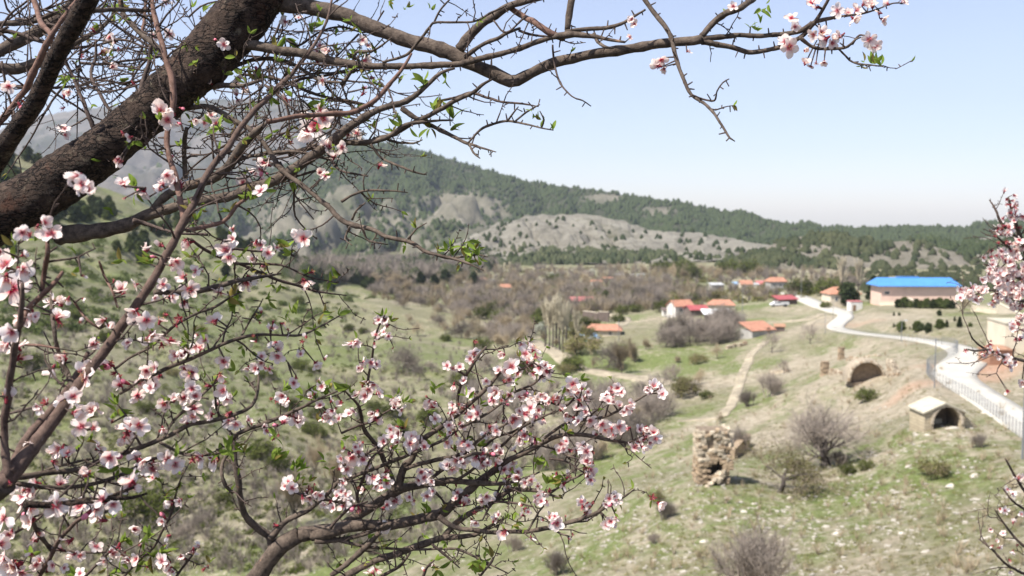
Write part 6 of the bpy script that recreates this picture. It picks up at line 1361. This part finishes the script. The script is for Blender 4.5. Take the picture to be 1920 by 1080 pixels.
# a tangle of thin crossing twigs in the upper left crown
for _ in range(190):
    a, b = Rt.uniform(-20, 700), Rt.uniform(-20, 330)
    if b > 180 and a < 330: continue
    if Rt.random() < .35 and (a > 640): continue
    d_ = Rt.uniform(1.95, 2.7); ang = Rt.normal(.3, .7) * Rt.choice([-1, 1]); d = np.array([math.cos(ang), Rt.normal(0, .3), math.sin(ang)]) * Rt.choice([-1, 1]); d /= np.linalg.norm(d)
    make_twig(P(a, b, d_), d, Rt.uniform(.10, .28), Rt.uniform(.0014, .0032), 'A', 0)
for tr, L in twigs.items():
    base = np.array(TREES[tr].location); L.sort(key=lambda t: -t[3]); rest = [[], [], [], []]
    keep = L[:230]
    for pts, rr, bk, _ in keep:
        c = catmull(np.column_stack([pts, rr]), .012); V, Fq = tube(c[:, :3] - base, c[:, 3], 5); link("twig", new_mesh("twig", V, Fq, BARKS[bk], True), TREES[tr])
    for pts, rr, bk, _ in L[230:]:
        for i in range(len(pts) - 1): rest[0].append(pts[i]); rest[1].append(pts[i + 1]); rest[2].append(rr[i]); rest[3].append(rr[i + 1])
    A = [rest[i] + spurs[tr][i] for i in range(4)]
    if A[0]: V, Fq = prisms(np.array(A[0]) - base, np.array(A[1]) - base, A[2], A[3], 4); o = link("fine_twigs", new_mesh("fine_twigs", V, Fq, M_bark_thin), TREES[tr]); o["kind"] = "stuff"

# ---- blossoms: x,y,size(px); f flower, r spent crimson flower, b pink bud
FL = {'A': """590,235,60,f 575,248,48,f 605,222,40,f 215,78,24,f 210,125,22,f 222,92,18,r 120,180,24,r 130,172,20,f 118,203,18,r 615,95,26,f 600,85,20,f 480,130,22,b 535,40,24,f 560,34,16,f 605,150,22,f 560,160,18,f 395,217,20,f 600,325,20,f 610,330,16,f 455,345,30,f
500,325,14,b 540,250,26,r 545,268,24,r 680,75,22,f 690,86,16,f 682,175,22,r 1185,35,20,f 1190,46,18,f 1181,70,14,f 1240,112,26,f 1236,124,24,r 1246,128,20,f 1290,96,18,r 1375,12,18,f 1480,88,36,f 1472,78,24,f 1484,34,22,f 1490,50,18,f 1522,5,26,f 1532,14,20,r 1540,62,28,f 1550,72,28,r 1560,80,26,f 1525,66,22,f
1572,70,24,f 1580,66,20,r 1510,95,22,f 1545,116,22,f 1510,119,20,f 1530,118,18,r 1520,124,14,r 1570,20,26,f 1565,32,22,f 1600,35,28,f 1590,26,22,f 1606,20,22,f 1620,8,26,f 1636,12,24,f 1654,36,26,f 1650,25,20,r 1665,8,20,f 1692,5,22,f 1630,74,26,f 1640,86,26,f 1636,78,18,r 400,85,12,r 290,-2,24,f 310,4,24,r 205,70,20,f""",
'B': """300,210,44,f 315,225,32,f 340,203,24,b 325,215,22,f 155,345,38,f 170,360,30,f 205,340,34,f 212,308,24,r 222,312,18,r 230,250,22,r 245,258,20,r 305,345,30,f 312,328,26,f 300,355,20,r 235,350,16,r 185,362,24,r 222,378,20,r 82,418,40,f 95,440,44,f 70,425,26,r 42,436,32,f 55,440,24,r 10,498,54,f 40,505,46,f 22,540,66,f 45,478,30,r 0,472,40,f 12,520,40,r 50,515,30,r
275,467,32,f 303,460,30,r 290,482,26,b 330,490,38,f 322,497,22,r 347,450,22,r 345,520,36,f 348,516,18,r 366,508,26,f 380,508,18,r 425,470,44,f 430,482,34,f 437,448,24,f 436,430,18,r 480,455,26,r 488,458,20,f 520,465,20,f 473,486,16,f 226,544,36,f 232,550,20,r 255,534,24,f 213,527,18,r 305,535,28,f 310,540,18,r 320,560,38,f 322,556,24,r 345,566,24,r 290,558,16,f 115,570,38,f 128,560,22,r 62,590,26,f 66,594,14,f 195,600,34,f 205,612,28,f 200,608,18,r 150,604,18,r 155,517,18,r 155,560,16,r
275,600,34,f 278,602,18,r 300,602,30,r 312,590,24,r 336,597,34,r 330,610,26,r 402,604,36,f 404,602,20,r 175,645,40,f 182,643,22,r 240,643,22,f 240,650,18,r 318,640,38,f 325,638,22,r 303,648,26,r 372,655,34,f 366,650,24,r 385,638,26,f 370,628,18,r 330,665,24,f 205,685,42,f 208,680,24,r 214,700,30,r 224,706,24,r 275,695,38,f 272,700,22,r 345,690,36,f 350,690,20,r 298,706,32,f 260,716,26,f 290,690,26,f
420,677,34,f 422,672,20,r 412,702,24,r 418,714,22,r 490,585,16,r 478,590,18,r 487,605,16,r 512,604,22,r 530,607,20,r 508,616,22,f 475,630,18,r 480,640,20,r 543,628,20,r 540,618,16,r 566,640,20,r 574,632,18,r 520,668,28,f 523,665,16,r 564,664,18,f 568,655,18,r 490,680,26,f 480,692,22,f 505,692,22,f 465,690,20,f 497,690,18,r 490,668,16,f 596,684,20,r 608,702,24,f 618,696,16,r 555,708,18,r 552,722,24,f
140,775,38,f 148,768,22,r 75,765,28,f 68,762,18,r 173,765,24,f 172,770,16,r 152,800,36,f 158,795,22,r 175,803,22,r 112,842,50,f 128,852,42,f 118,838,28,r 122,852,28,r 102,866,28,r 98,850,24,f 243,802,58,f 262,798,44,f 246,800,34,r 238,812,26,r 232,822,30,f 210,790,20,r 305,803,26,f 300,808,18,r 257,742,36,f 262,745,22,r 225,722,32,f 282,727,28,f 290,722,20,f 366,742,38,f 360,728,26,f 362,745,20,r 420,733,34,f 422,740,22,r 426,745,26,f 362,780,30,f 395,780,22,f 398,776,18,r
206,858,48,f 208,870,40,f 204,868,26,r 165,886,38,f 160,892,22,r 314,860,34,f 316,862,26,r 287,880,38,f 284,878,22,r 270,892,22,r 290,895,28,f 148,950,46,f 150,950,24,r 180,953,34,f 178,948,22,r 55,918,28,f 42,930,38,f 45,920,22,r 20,915,28,f 18,905,22,r 8,972,52,f 10,975,30,r 18,1002,32,f 22,996,20,r 28,1062,66,f 25,1058,32,r 8,1048,50,f 40,1075,46,f 0,1020,44,f
322,940,32,f 322,945,18,r 338,938,24,f 305,977,20,f 306,978,12,r 316,1005,18,r 65,1013,26,f 70,1010,18,r 76,1050,30,f 68,1058,22,f 72,1000,22,r 138,1040,28,f 150,1042,20,f 180,1025,20,f 175,1018,14,f 212,1036,32,f 208,1034,20,r 196,1052,24,f 240,1050,28,f 236,1052,18,r 256,1048,26,f 262,1022,20,r 268,1015,16,r 310,1022,16,r 340,1043,20,r 346,1048,14,r 362,1032,24,r 372,1025,22,f 304,1052,28,f 300,1050,20,r 318,1066,28,f 325,1072,18,r 278,1062,22,f 382,1068,18,r 390,1062,14,r 120,1065,18,f 100,1060,20,f 150,1075,24,f 60,1040,18,r 470,1000,0,r""",
'C': """710,600,20,f 703,606,20,r 722,600,20,f 726,612,20,r 720,622,20,f 705,628,18,f 728,630,16,f 710,635,14,r 702,644,14,b 736,653,12,r 680,680,22,f 678,690,20,f 696,680,22,f 705,683,18,f 688,676,14,r 672,690,14,f 690,715,24,f 700,720,24,f 680,722,20,r 692,730,30,f 708,738,24,f 685,742,26,f 668,742,22,f 676,735,18,r 832,682,18,f 828,678,14,f 850,690,22,f 862,688,18,f 882,673,22,f 886,678,16,r
944,665,26,f 938,660,16,r 960,688,38,f 950,695,24,f 970,700,26,f 962,688,16,r 985,663,32,f 1000,655,28,f 978,648,20,f 992,645,22,f 990,678,28,f 1004,668,22,r 1012,690,28,f 1026,696,24,f 1022,685,20,f 1015,706,24,f 1000,700,18,r 1032,690,20,f 935,695,20,f 930,700,16,r 955,712,24,f 945,714,18,r 977,645,14,r 912,714,18,f 870,714,20,f 700,775,30,f 704,785,34,f 708,770,20,r 655,776,24,f 664,770,18,f
740,762,32,f 735,752,22,f 748,752,20,f 738,748,16,r 752,768,22,f 810,762,34,f 805,752,20,r 800,744,16,r 815,755,20,f 815,785,24,f 812,780,16,r 745,800,20,r 748,812,34,f 735,820,24,f 745,830,22,f 732,805,20,f 773,822,38,f 768,832,28,f 788,826,28,f 780,845,30,f 795,838,24,f 778,828,20,r 776,845,16,r 720,828,26,f 735,838,20,r 680,830,18,r 672,836,20,r 666,838,16,f 660,856,32,f 672,848,24,f 655,866,24,f 680,862,26,f 690,872,18,f 650,880,24,f
700,895,24,r 712,902,22,r 722,896,20,f 705,910,22,f 690,898,18,f 715,915,18,f 682,918,24,f 672,914,18,r 650,930,24,f 655,940,20,f 648,925,16,r 740,940,32,f 745,936,20,r 776,938,20,r 768,932,18,f 800,930,24,f 812,920,20,f 795,895,26,f 790,885,26,f 805,888,20,f 798,898,16,r 810,902,20,f 785,900,20,f 840,872,34,f 848,878,26,f 855,862,34,f 868,868,28,f 875,858,22,f 852,875,16,r 864,860,16,r
865,942,30,f 870,945,22,r 880,940,20,f 875,930,18,r 855,935,18,f 885,740,28,f 880,732,20,f 890,738,14,r 866,765,20,r 874,760,18,r 860,758,16,r 888,762,18,r 895,775,26,f 882,782,22,f 900,770,18,r 922,742,22,r 932,738,24,f 940,750,20,r 925,752,18,f 920,802,36,f 912,812,26,f 930,808,24,f 928,795,20,r 918,800,18,r 945,790,26,f 965,785,42,f 960,792,22,r 972,778,24,f 975,770,20,f
985,775,36,f 995,765,28,f 1005,782,26,f 990,778,18,r 1010,770,20,f 985,742,26,f 995,750,24,f 975,745,22,f 1008,748,26,r 1015,740,20,f 1022,748,22,f 1038,750,26,r 1045,745,20,f 1030,755,18,f 1048,755,16,f 1075,720,32,f 1082,735,34,f 1092,728,28,f 1066,730,26,f 1072,740,18,r 1095,745,24,f 1086,750,18,r 1102,735,18,f 1090,760,22,f 1082,765,18,f 1052,768,22,f 1060,778,20,r 1075,785,26,f 1068,780,16,r 1085,790,20,f
1138,742,30,f 1146,735,26,f 1158,728,28,f 1165,735,22,f 1140,752,22,f 1150,745,16,r 1133,748,18,f 1162,762,24,f 1175,765,24,f 1182,758,22,f 1170,772,20,f 1185,770,18,r 1215,730,28,f 1225,724,26,f 1236,728,30,f 1242,738,22,f 1220,735,16,r 1106,788,26,f 1112,796,22,r 1128,795,28,f 1135,805,24,f 1125,808,20,r 1145,805,26,f 1160,800,30,f 1168,808,26,f 1152,815,22,f 1178,803,20,r 1150,798,16,r 1118,815,18,r
1200,805,26,f 1212,802,28,f 1225,812,34,f 1230,822,26,f 1210,818,30,f 1198,828,24,f 1190,840,26,f 1205,838,22,f 1218,830,24,f 1208,812,18,r 1194,835,16,r 1222,805,18,f 1052,832,24,f 1062,828,22,f 1070,845,24,r 1056,842,18,f 1048,845,18,f 1092,838,28,f 1085,845,26,f 1100,845,30,f 1108,855,22,f 1090,852,18,r 1112,848,18,r 1100,866,26,f 1110,868,22,f 1098,878,20,r 1106,880,26,f 1112,890,22,f 1100,892,22,r 1108,900,20,f
932,838,24,f 938,850,22,f 942,835,20,r 935,860,26,f 930,870,22,r 946,880,22,f 962,868,20,f 975,822,34,f 984,815,24,f 990,825,26,f 972,830,20,r 982,832,16,r 965,845,22,f 905,860,24,f 915,868,20,f 902,870,16,r 850,805,26,f 845,812,20,f 842,798,24,f 855,815,20,r 862,795,20,r 868,800,20,f 838,830,24,f 845,838,20,r 826,815,18,r 870,828,32,r 865,838,24,f 878,835,20,f 866,845,18,r 850,760,20,f 852,772,22,f 830,770,0,f
960,880,24,f 970,885,22,f 955,893,20,r 905,935,26,r 912,930,24,f 902,940,20,f 918,938,22,r 890,962,20,r 895,958,20,f 885,975,22,f 892,980,16,f 930,972,20,f 925,978,16,r 935,965,14,f 980,966,20,r 985,955,20,r 978,948,16,r 990,960,14,f 1010,930,22,f 1020,925,24,f 1005,938,18,f 1015,940,22,f 1025,940,18,r 1030,920,20,r 995,900,24,f 985,905,20,f 992,910,14,r 1008,912,16,f
1092,952,24,r 1100,945,22,r 1098,962,20,r 1090,940,20,f 1112,942,16,r 1106,950,16,r 1142,935,22,f 1148,942,18,r 1136,945,16,f 1152,930,14,f 1145,978,28,f 1138,984,22,f 1150,985,18,r 1155,972,20,f 1132,980,16,f 1060,968,14,r 1050,975,12,r 1074,1002,18,r 1066,1010,12,r 1030,970,18,f 1018,975,14,r 1040,968,16,f
540,905,24,f 548,915,24,f 535,912,18,f 545,908,14,r 580,916,22,r 585,922,20,r 575,922,18,f 590,908,14,r 600,928,20,f 592,925,16,f 618,945,26,f 625,952,22,f 608,945,20,f 620,940,14,r 632,930,24,f 640,922,20,f 630,920,16,r 635,880,16,r 428,790,24,f 440,786,22,f 446,792,18,r 465,788,20,f 472,795,16,r 500,808,18,r 512,822,20,r 522,816,18,r 495,800,14,f 530,742,34,f 540,750,26,r 555,785,36,f 560,790,26,f 550,780,18,r 518,752,20,r 508,748,18,r
600,760,18,f 610,775,24,f 618,782,20,f 605,785,18,f 622,770,22,f 630,765,18,r 612,768,14,r 628,790,24,f 636,785,20,f 622,752,20,r 640,755,20,r 583,745,20,f 590,738,16,r 598,715,16,r 603,725,18,f 645,840,16,r 640,860,22,f 642,905,20,f 646,898,16,r 700,1075,20,r 705,1068,18,r 795,1070,14,r 812,1062,16,r 690,1072,16,f 805,1000,0,f""",
'D': ""}
Rd = np.random.default_rng(31); dl = []
for cx, cy, rx, ry, n_, sz, ks in [(1898,395,14,30,12,19,"rrf"),(1890,430,30,24,18,19,"rrf"),(1862,470,20,16,8,18,"rrf"),(1905,470,18,26,12,20,"rff"),(1868,510,26,18,20,21,"ffr"),(1890,540,34,18,26,22,"fff"),(1905,510,22,24,16,22,"ffr"),(1842,540,14,12,6,20,"ff"),(1806,548,14,8,5,20,"ff"),(1830,556,10,10,4,20,"f"),(1868,560,16,12,8,20,"ffr"),(1910,580,14,22,12,20,"ffr"),
    (1905,612,14,18,8,20,"fr"),(1855,660,20,8,5,18,"fr"),(1816,655,4,4,1,20,"r"),(1890,680,22,10,6,18,"f"),(1850,645,10,8,3,16,"r"),(1905,890,16,20,9,17,"fr"),(1890,920,18,14,7,16,"fr"),(1875,950,14,14,5,15,"r"),(1905,960,16,22,9,16,"fr"),(1880,1000,22,18,10,15,"rf"),(1905,1045,18,26,12,16,"fr"),(1855,1035,22,18,7,14,"r"),(1915,730,6,14,3,18,"f"),(1903,755,6,6,2,16,"r")]:
    for i in range(int(n_ * 1.35) if cy < 850 else n_ // 3): dl.append((cx + Rd.normal(0, .55) * rx, cy + Rd.normal(0, .55) * ry, sz * Rd.uniform(.85, 1.2), ks[Rd.integers(len(ks))]))
FLD = {k_: [(float(a), float(b), float(c), d) for a, b, c, d in (t.split(",") for t in v.split())] for k_, v in FL.items()}; FLD['D'] = dl
limb_px = {}
for k_ in TREES:
    L = [np.concatenate([np.stack(to_px(p), 1), p], 1) for tr, p, r, part, _ in limbs if tr == k_ and part != 'trunk']; L += [np.concatenate([np.stack(to_px(p), 1), p], 1) for p, _, _, _ in twigs[k_]]
    limb_px[k_] = np.concatenate(L)
peds = {k_: [[], [], [], []] for k_ in TREES}
def orient(n, roll): return Vector(n).to_track_quat('Z', 'Y').to_matrix() @ Matrix.Rotation(roll, 3, 'Z')
tocam = -FW; flowers = []
Rf = np.random.default_rng(77)
for k_, L in FLD.items():
    for (x, y, sz, ty) in L:
        if sz < 5: continue
        lp = limb_px[k_]; dd = np.hypot(lp[:, 0] - x, lp[:, 1] - y); i = dd.argmin()
        if dd[i] > 40: f_ = 40 / dd[i]; x, y = lp[i, 0] + (x - lp[i, 0]) * f_, lp[i, 1] + (y - lp[i, 1]) * f_
        sz *= Rf.uniform(.85, 1.15); dep = lp[i, 2] - Rf.uniform(-.004, .02) * (2 if sz > 30 else 1)
        c = P(x, y, dep); back = lp[i, 3:6] - c; flowers.append((k_, c, sz * (.98 if k_ == 'D' else ((1.1 if k_ == 'C' else 1.2) if sz < 34 else 1.06) if ty == 'f' else 1.18) * dep / F, ty, lp[i, 3:6], dd[i]))
for tr_, p_, d_ in tips + [(t_[0], t_[1][j], uvec(Rf)) for t_ in limbs if t_[3] in ('branch', 'twig', 'stem') and t_[0] in 'BC' for j in range(4, len(t_[1]), 5)]:
    x_, y_, z_ = to_px(p_)
    pr = (.13 if tr_ == 'A' and x_ < 720 and 40 < y_ < 360 and z_ < 2.3 else 0) if tr_ not in 'BC' else (.16 if tr_ == 'C' and 640 < x_ < 1230 and 670 < y_ < 950 and y_ > 1010 - .55 * x_ + 0 else .22 if tr_ == 'B' and y_ > 330 and x_ < 660 else .10 if tr_ == 'C' and y_ < 1000 else 0)
    if Rf.random() < pr:
        for _ in range(Rf.integers(1, 3)):
            o_ = uvec(Rf) * Rf.uniform(.004, .014); flowers.append((tr_, p_ + o_, Rf.uniform(19, 29) * 1.25 * 1.75 / F, "ffrrfb"[Rf.integers(6)], p_, 4.))
flowers.sort(key=lambda t: -t[2] / to_px(t[1])[2])
count = {k_: 0 for k_ in TREES}; LIM = dict(A=300, B=300, C=300, D=300)
rest_p = {k_: [] for k_ in TREES}
def stamp(me, M):                                       # vertices and faces of a shared mesh under a matrix
    co = np.empty(len(me.vertices) * 3, np.float32); me.vertices.foreach_get("co", co); co = co.reshape(-1, 3); M = np.array(M); return co @ M[:3, :3].T + M[:3, 3]
for k_, c, size, ty, anchor, dpx in flowers:
    base = Vector(TREES[k_].location); away = c - anchor; L_ = np.linalg.norm(away); away = away / L_ if L_ > 1e-4 else uvec(Rf)
    if ty == 'f': nrm = tocam * Rf.uniform(.25, 1.1) + away * .45 + uvec(Rf) * .75
    elif ty == 'r': nrm = tocam * .15 + away * .6 + uvec(Rf) * .9
    else: nrm = away + uvec(Rf) * .5
    nrm = np.array(nrm) / np.linalg.norm(nrm); R3_ = orient(nrm, Rf.uniform(0, 6.28)); Rr = size * .5
    foot = c - nrm * Rr * (.42 if ty == 'f' else .4) * .9
    peds[k_][0].append(anchor); peds[k_][1].append(foot); peds[k_][2].append(.0011 if dpx < 12 else .0015); peds[k_][3].append(.0009)
    count[k_] += 1
    if count[k_] > LIM[k_]:
        rest_p[k_].append((c, R3_, Rr, ty)); continue
    if ty == 'b': o = link("bud", BM[0], TREES[k_]); Rr *= .95
    else: o = link("blossom", (HM if ty == 'f' else HS)[Rf.integers(3)], TREES[k_])
    o.matrix_local = Matrix.Translation(Vector(c) - base) @ R3_.to_4x4() @ Matrix.Scale(Rr if ty != 'r' else Rr * 1.15, 4)
    if ty in 'fr':
        npet = 5 if ty == 'f' else (Rf.choice([0, 0, 1, 2, 3])); tilt0 = Rf.choice([Rf.uniform(-.1, .4), Rf.uniform(.3, .8), Rf.uniform(.8, 1.25)], p=[.45, .35, .2]) if ty == 'f' else Rf.uniform(.3, 1.1)
        if ty == 'f' and Rf.random() < .12: npet = 4
        for j in range(npet):
            a = j * 2 * math.pi / 5 + Rf.normal(0, .10); pl = link("petal", PM[Rf.integers(len(PM))], o)
            pl.matrix_local = Matrix.Rotation(a, 4, 'Z') @ Matrix.Translation((.07, 0, 0.0 + j * .006)) @ Matrix.Rotation(-(tilt0 + Rf.normal(0, .17)), 4, 'Y') @ Matrix.Rotation(Rf.normal(0, .22), 4, 'X') @ Matrix.Scale(.98 * Rf.uniform(.85, 1.08), 4)
for k_, L in rest_p.items():
    if not L: continue
    base = np.array(TREES[k_].location); V = []; Fs = []; mi = []; n0 = 0; at = []
    for c, R3_, Rr, ty in L:
        M0 = Matrix.Translation(Vector(c)) @ R3_.to_4x4() @ Matrix.Scale(Rr, 4); items = [((HM if ty != 'r' else HS)[Rf.integers(3)], M0, 0)]
        for j in range(5 if ty == 'f' else Rf.integers(0, 3)):
            items.append((PM[Rf.integers(5)], M0 @ Matrix.Rotation(j * 1.2566 + Rf.normal(0, .1), 4, 'Z') @ Matrix.Translation((.07, 0, 0)) @ Matrix.Rotation(-Rf.uniform(0, .6), 4, 'Y'), 3))
        for me, M, off in items:
            v = stamp(me, M) - base; V.append(v); Fs += [tuple(i + n0 for i in p.vertices) for p in me.polygons]; mi += [(p.material_index + off) for p in me.polygons]; n0 += len(v)
            if off:
                q = np.empty(len(v), np.float32); me.attributes["along"].data.foreach_get("value", q); at.append(q)
            else: at.append(np.zeros(len(v)))
    o = link("small_blossoms", new_mesh("small_blossoms", np.concatenate(V), Fs, [M_calyx, M_stamen, M_anther, M_petal], True, mi, attrs={"along": np.concatenate(at)}), TREES[k_]); o["kind"] = "stuff"
for k_, (a, b, r0_, r1_) in peds.items():
    base = np.array(TREES[k_].location); V, Fq = prisms(np.array(a) - base, np.array(b) - base, r0_, r1_, 4); o = link("flower_stalks", new_mesh("flower_stalks", V, Fq, M_bark_thin), TREES[k_]); o["kind"] = "stuff"

# ---- young leaves in tufts
LF = """865,465,22 850,475,20 880,455,20 895,480,22 835,470,18 875,490,22 860,500,18 900,492,18 845,460,16 890,465,20 820,470,16 780,425,18 760,465,14 697,372,14 815,205,30 850,222,32 805,243,26 750,235,26 780,250,24 735,245,20 848,240,24 770,150,24 790,145,26 800,150,22 840,153,20 700,150,20 680,140,22
1000,215,16 1010,225,16 1015,240,18 1035,242,16 1640,118,22 1652,122,24 1620,112,16 1615,124,14 1425,35,20 1435,28,18 1420,50,18 1450,20,16 1410,42,14 1360,25,12 480,150,26 450,140,28 460,155,24 520,90,28 540,70,26 585,60,22 600,45,20 425,140,22 390,20,24 215,10,28 232,42,24 130,150,24 105,155,22 120,105,22
175,300,28 192,298,26 215,245,24 255,265,20 240,350,26 245,365,28 205,375,22 300,215,22 345,215,28 410,240,26 395,230,22 440,230,26 525,195,26 510,185,24 545,180,22 580,195,20 600,200,22 650,145,20 630,65,18 670,50,16 490,360,30 470,368,26 500,356,24 450,365,20 355,395,26 380,380,24 400,372,22 365,410,22 430,395,20 440,440,18
250,270,16 460,80,24 440,105,22 545,260,22 510,250,18 620,240,16 700,240,20 690,225,18 660,110,18 705,100,16 735,5,14 770,5,16 790,8,14 415,500,20 440,490,20 455,480,18 430,560,26 445,550,24 445,572,22 540,460,26 545,475,22 530,455,20 525,540,18 470,510,16 350,480,18 255,480,26 270,490,24 240,485,22 265,470,20 60,440,24 15,465,30 25,450,24 140,475,20 145,510,18
500,560,16 520,570,18 540,585,22 530,592,20 485,600,16 600,605,20 625,595,22 635,590,20 590,620,18 640,515,20 630,520,18 620,530,16 575,440,14 580,510,16 365,595,22 355,635,26 350,645,22 365,620,18 385,620,18 270,640,18 205,640,18 345,650,16 455,655,20 470,660,18 385,710,20 400,705,20 420,705,22 430,695,20 425,660,14 540,720,24 560,735,26 580,730,24 600,728,26 620,725,24 640,735,28 655,725,26 590,745,20 570,745,20 610,740,22
160,800,24 165,785,20 150,820,22 170,830,20 155,835,22 225,770,24 220,755,22 215,780,22 225,880,30 160,905,20 330,855,22 335,840,18 350,850,18 425,840,28 445,838,30 455,845,26 435,850,24 415,850,22 400,850,20 520,850,24 530,855,26 545,865,26 555,860,22 560,850,20 525,840,18 540,775,18 515,830,20 340,905,18 330,920,20 310,935,18 335,890,14 280,1000,24 290,1005,20 275,1015,18 240,1010,22 230,1020,20 285,1045,30 300,1040,26 275,1055,26 290,1060,22 262,1055,24 210,1075,28 225,1070,26 195,1068,20 135,1070,18 60,1030,20 395,1050,16 235,1065,20
720,590,18 728,598,16 710,592,14 680,722,18 735,600,14 995,640,16 985,635,14 870,740,18 880,745,16 935,750,20 960,740,16 1000,750,14 800,720,14 815,715,18 808,712,16 750,735,20 765,745,18 775,748,14 755,790,22 760,800,20 745,730,16 905,760,18 895,835,20 885,820,16 830,815,16 790,795,14 765,800,16 800,825,16 840,860,16 870,880,14 955,880,18 945,885,20 965,890,16 1010,870,18 1020,865,16 1005,865,14 1030,900,20 1025,905,18 1050,900,22 1060,905,24 1045,908,20 1055,895,18 1065,810,16 1055,805,14
800,950,18 798,965,20 805,975,16 740,845,14 960,975,18 970,980,16 985,940,16 1155,940,14 1160,945,14 1185,915,14 1158,975,14 1040,845,14 1100,860,14 900,1060,26 910,1050,30 920,1045,28 890,1058,24 905,1070,22 830,1065,22 845,1060,20 820,1072,18 700,1055,22 710,1060,20 695,1085,20 815,1050,16 735,730,16 640,830,16 650,825,14 590,850,20 575,860,18 600,790,14 660,735,14 575,890,14 590,895,16 610,880,14 570,905,14 1240,800,0"""
leafs = []
Rl = np.random.default_rng(55); allp = np.concatenate([np.column_stack([limb_px[k_], np.full(len(limb_px[k_]), i)]) for i, k_ in enumerate(TREES)]); kn = list(TREES)
allp = allp[allp[:, 6] < 3]
for t in LF.split():
    x, y, sz = map(float, t.split(","))
    if sz < 5: continue
    dd = np.hypot(allp[:, 0] - x, allp[:, 1] - y) + (allp[:, 2] > 2.1) * 8; i = dd.argmin(); q = allp[i]; k_ = kn[int(q[6])]; c = P(x, y, q[2]); 
    if dd[i] > 14: peds_add = True
    away = c - q[3:6]; start = q[3:6] + away * .35
    for j in range(Rl.integers(2, 5)):
        d = away / (np.linalg.norm(away) + 1e-6) * .8 + uvec(Rl) * [1, .7, 1] + UP * .35; d /= np.linalg.norm(d); leafs.append((k_, start + away * .4 * Rl.random(), d, sz * q[2] / F * Rl.uniform(.7, 1.25)))
for k_, p, d in tips:
    x, y, dp = to_px(p)
    if Rl.random() < (.5 if k_ in 'BC' else .3 if k_ == 'D' else .16) and -20 < x < 1940 and -20 < y < 1100 and dp < 2.6:
        for j in range(Rl.integers(2, 5)): v = d * .9 + uvec(Rl) * .75; v /= np.linalg.norm(v); leafs.append((k_, p, v, Rl.uniform(.008, .017) * (dp / 1.8)))
by = {k_: [l for l in leafs if l[0] == k_] for k_ in TREES}
for k_, L in by.items():
    L.sort(key=lambda t: -t[3] / to_px(t[1])[2]); base = Vector(TREES[k_].location); V = []; Fs = []; mi = []; n0 = 0
    for i, (_, p, d, s) in enumerate(L):
        M = Matrix.Translation(Vector(p)) @ (Vector(d).to_track_quat('X', 'Z').to_matrix() @ Matrix.Rotation(Rl.uniform(0, 6.28), 3, 'X')).to_4x4() @ Matrix.Scale(s, 4); me = LM[[0, 0, 1, 1, 2, 2, 3][Rl.integers(7)]]
        if i < 290: o = link("leaf", me, TREES[k_]); o.matrix_local = Matrix.Translation(-base) @ M
        else: v = stamp(me, Matrix.Translation(-base) @ M); V.append(v); Fs += [tuple(j + n0 for j in q.vertices) for q in me.polygons]; mi += [1 if me is LM[3] else 0] * len(me.polygons); n0 += len(v)
    if V: o = link("small_leaves", new_mesh("small_leaves", np.concatenate(V), Fs, [M_leaf, M_leaf2], True, mi), TREES[k_]); o["kind"] = "stuff"
# ------------------------------------------------------------------ the air
def haze_box():
    mb = MB(); mb.box((0, 2750, 320), (9000, 6500, 830)); o = mb.build("haze", [])
    m = bpy.data.materials.new("haze_air"); m.use_nodes = True; t = m.node_tree; t.nodes.clear()
    out = t.nodes.new("ShaderNodeOutputMaterial"); v = t.nodes.new("ShaderNodeVolumePrincipled")
    v.inputs["Color"].default_value = (0.80, 0.88, 1.0, 1); v.inputs["Density"].default_value = 0.00009; v.inputs["Anisotropy"].default_value = 0.3
    t.links.new(v.outputs[0], out.inputs["Volume"]); o.data.materials.clear(); o.data.materials.append(m)
    tag(o, "thin pale spring haze over the valley", None, None, "stuff")
haze_box()
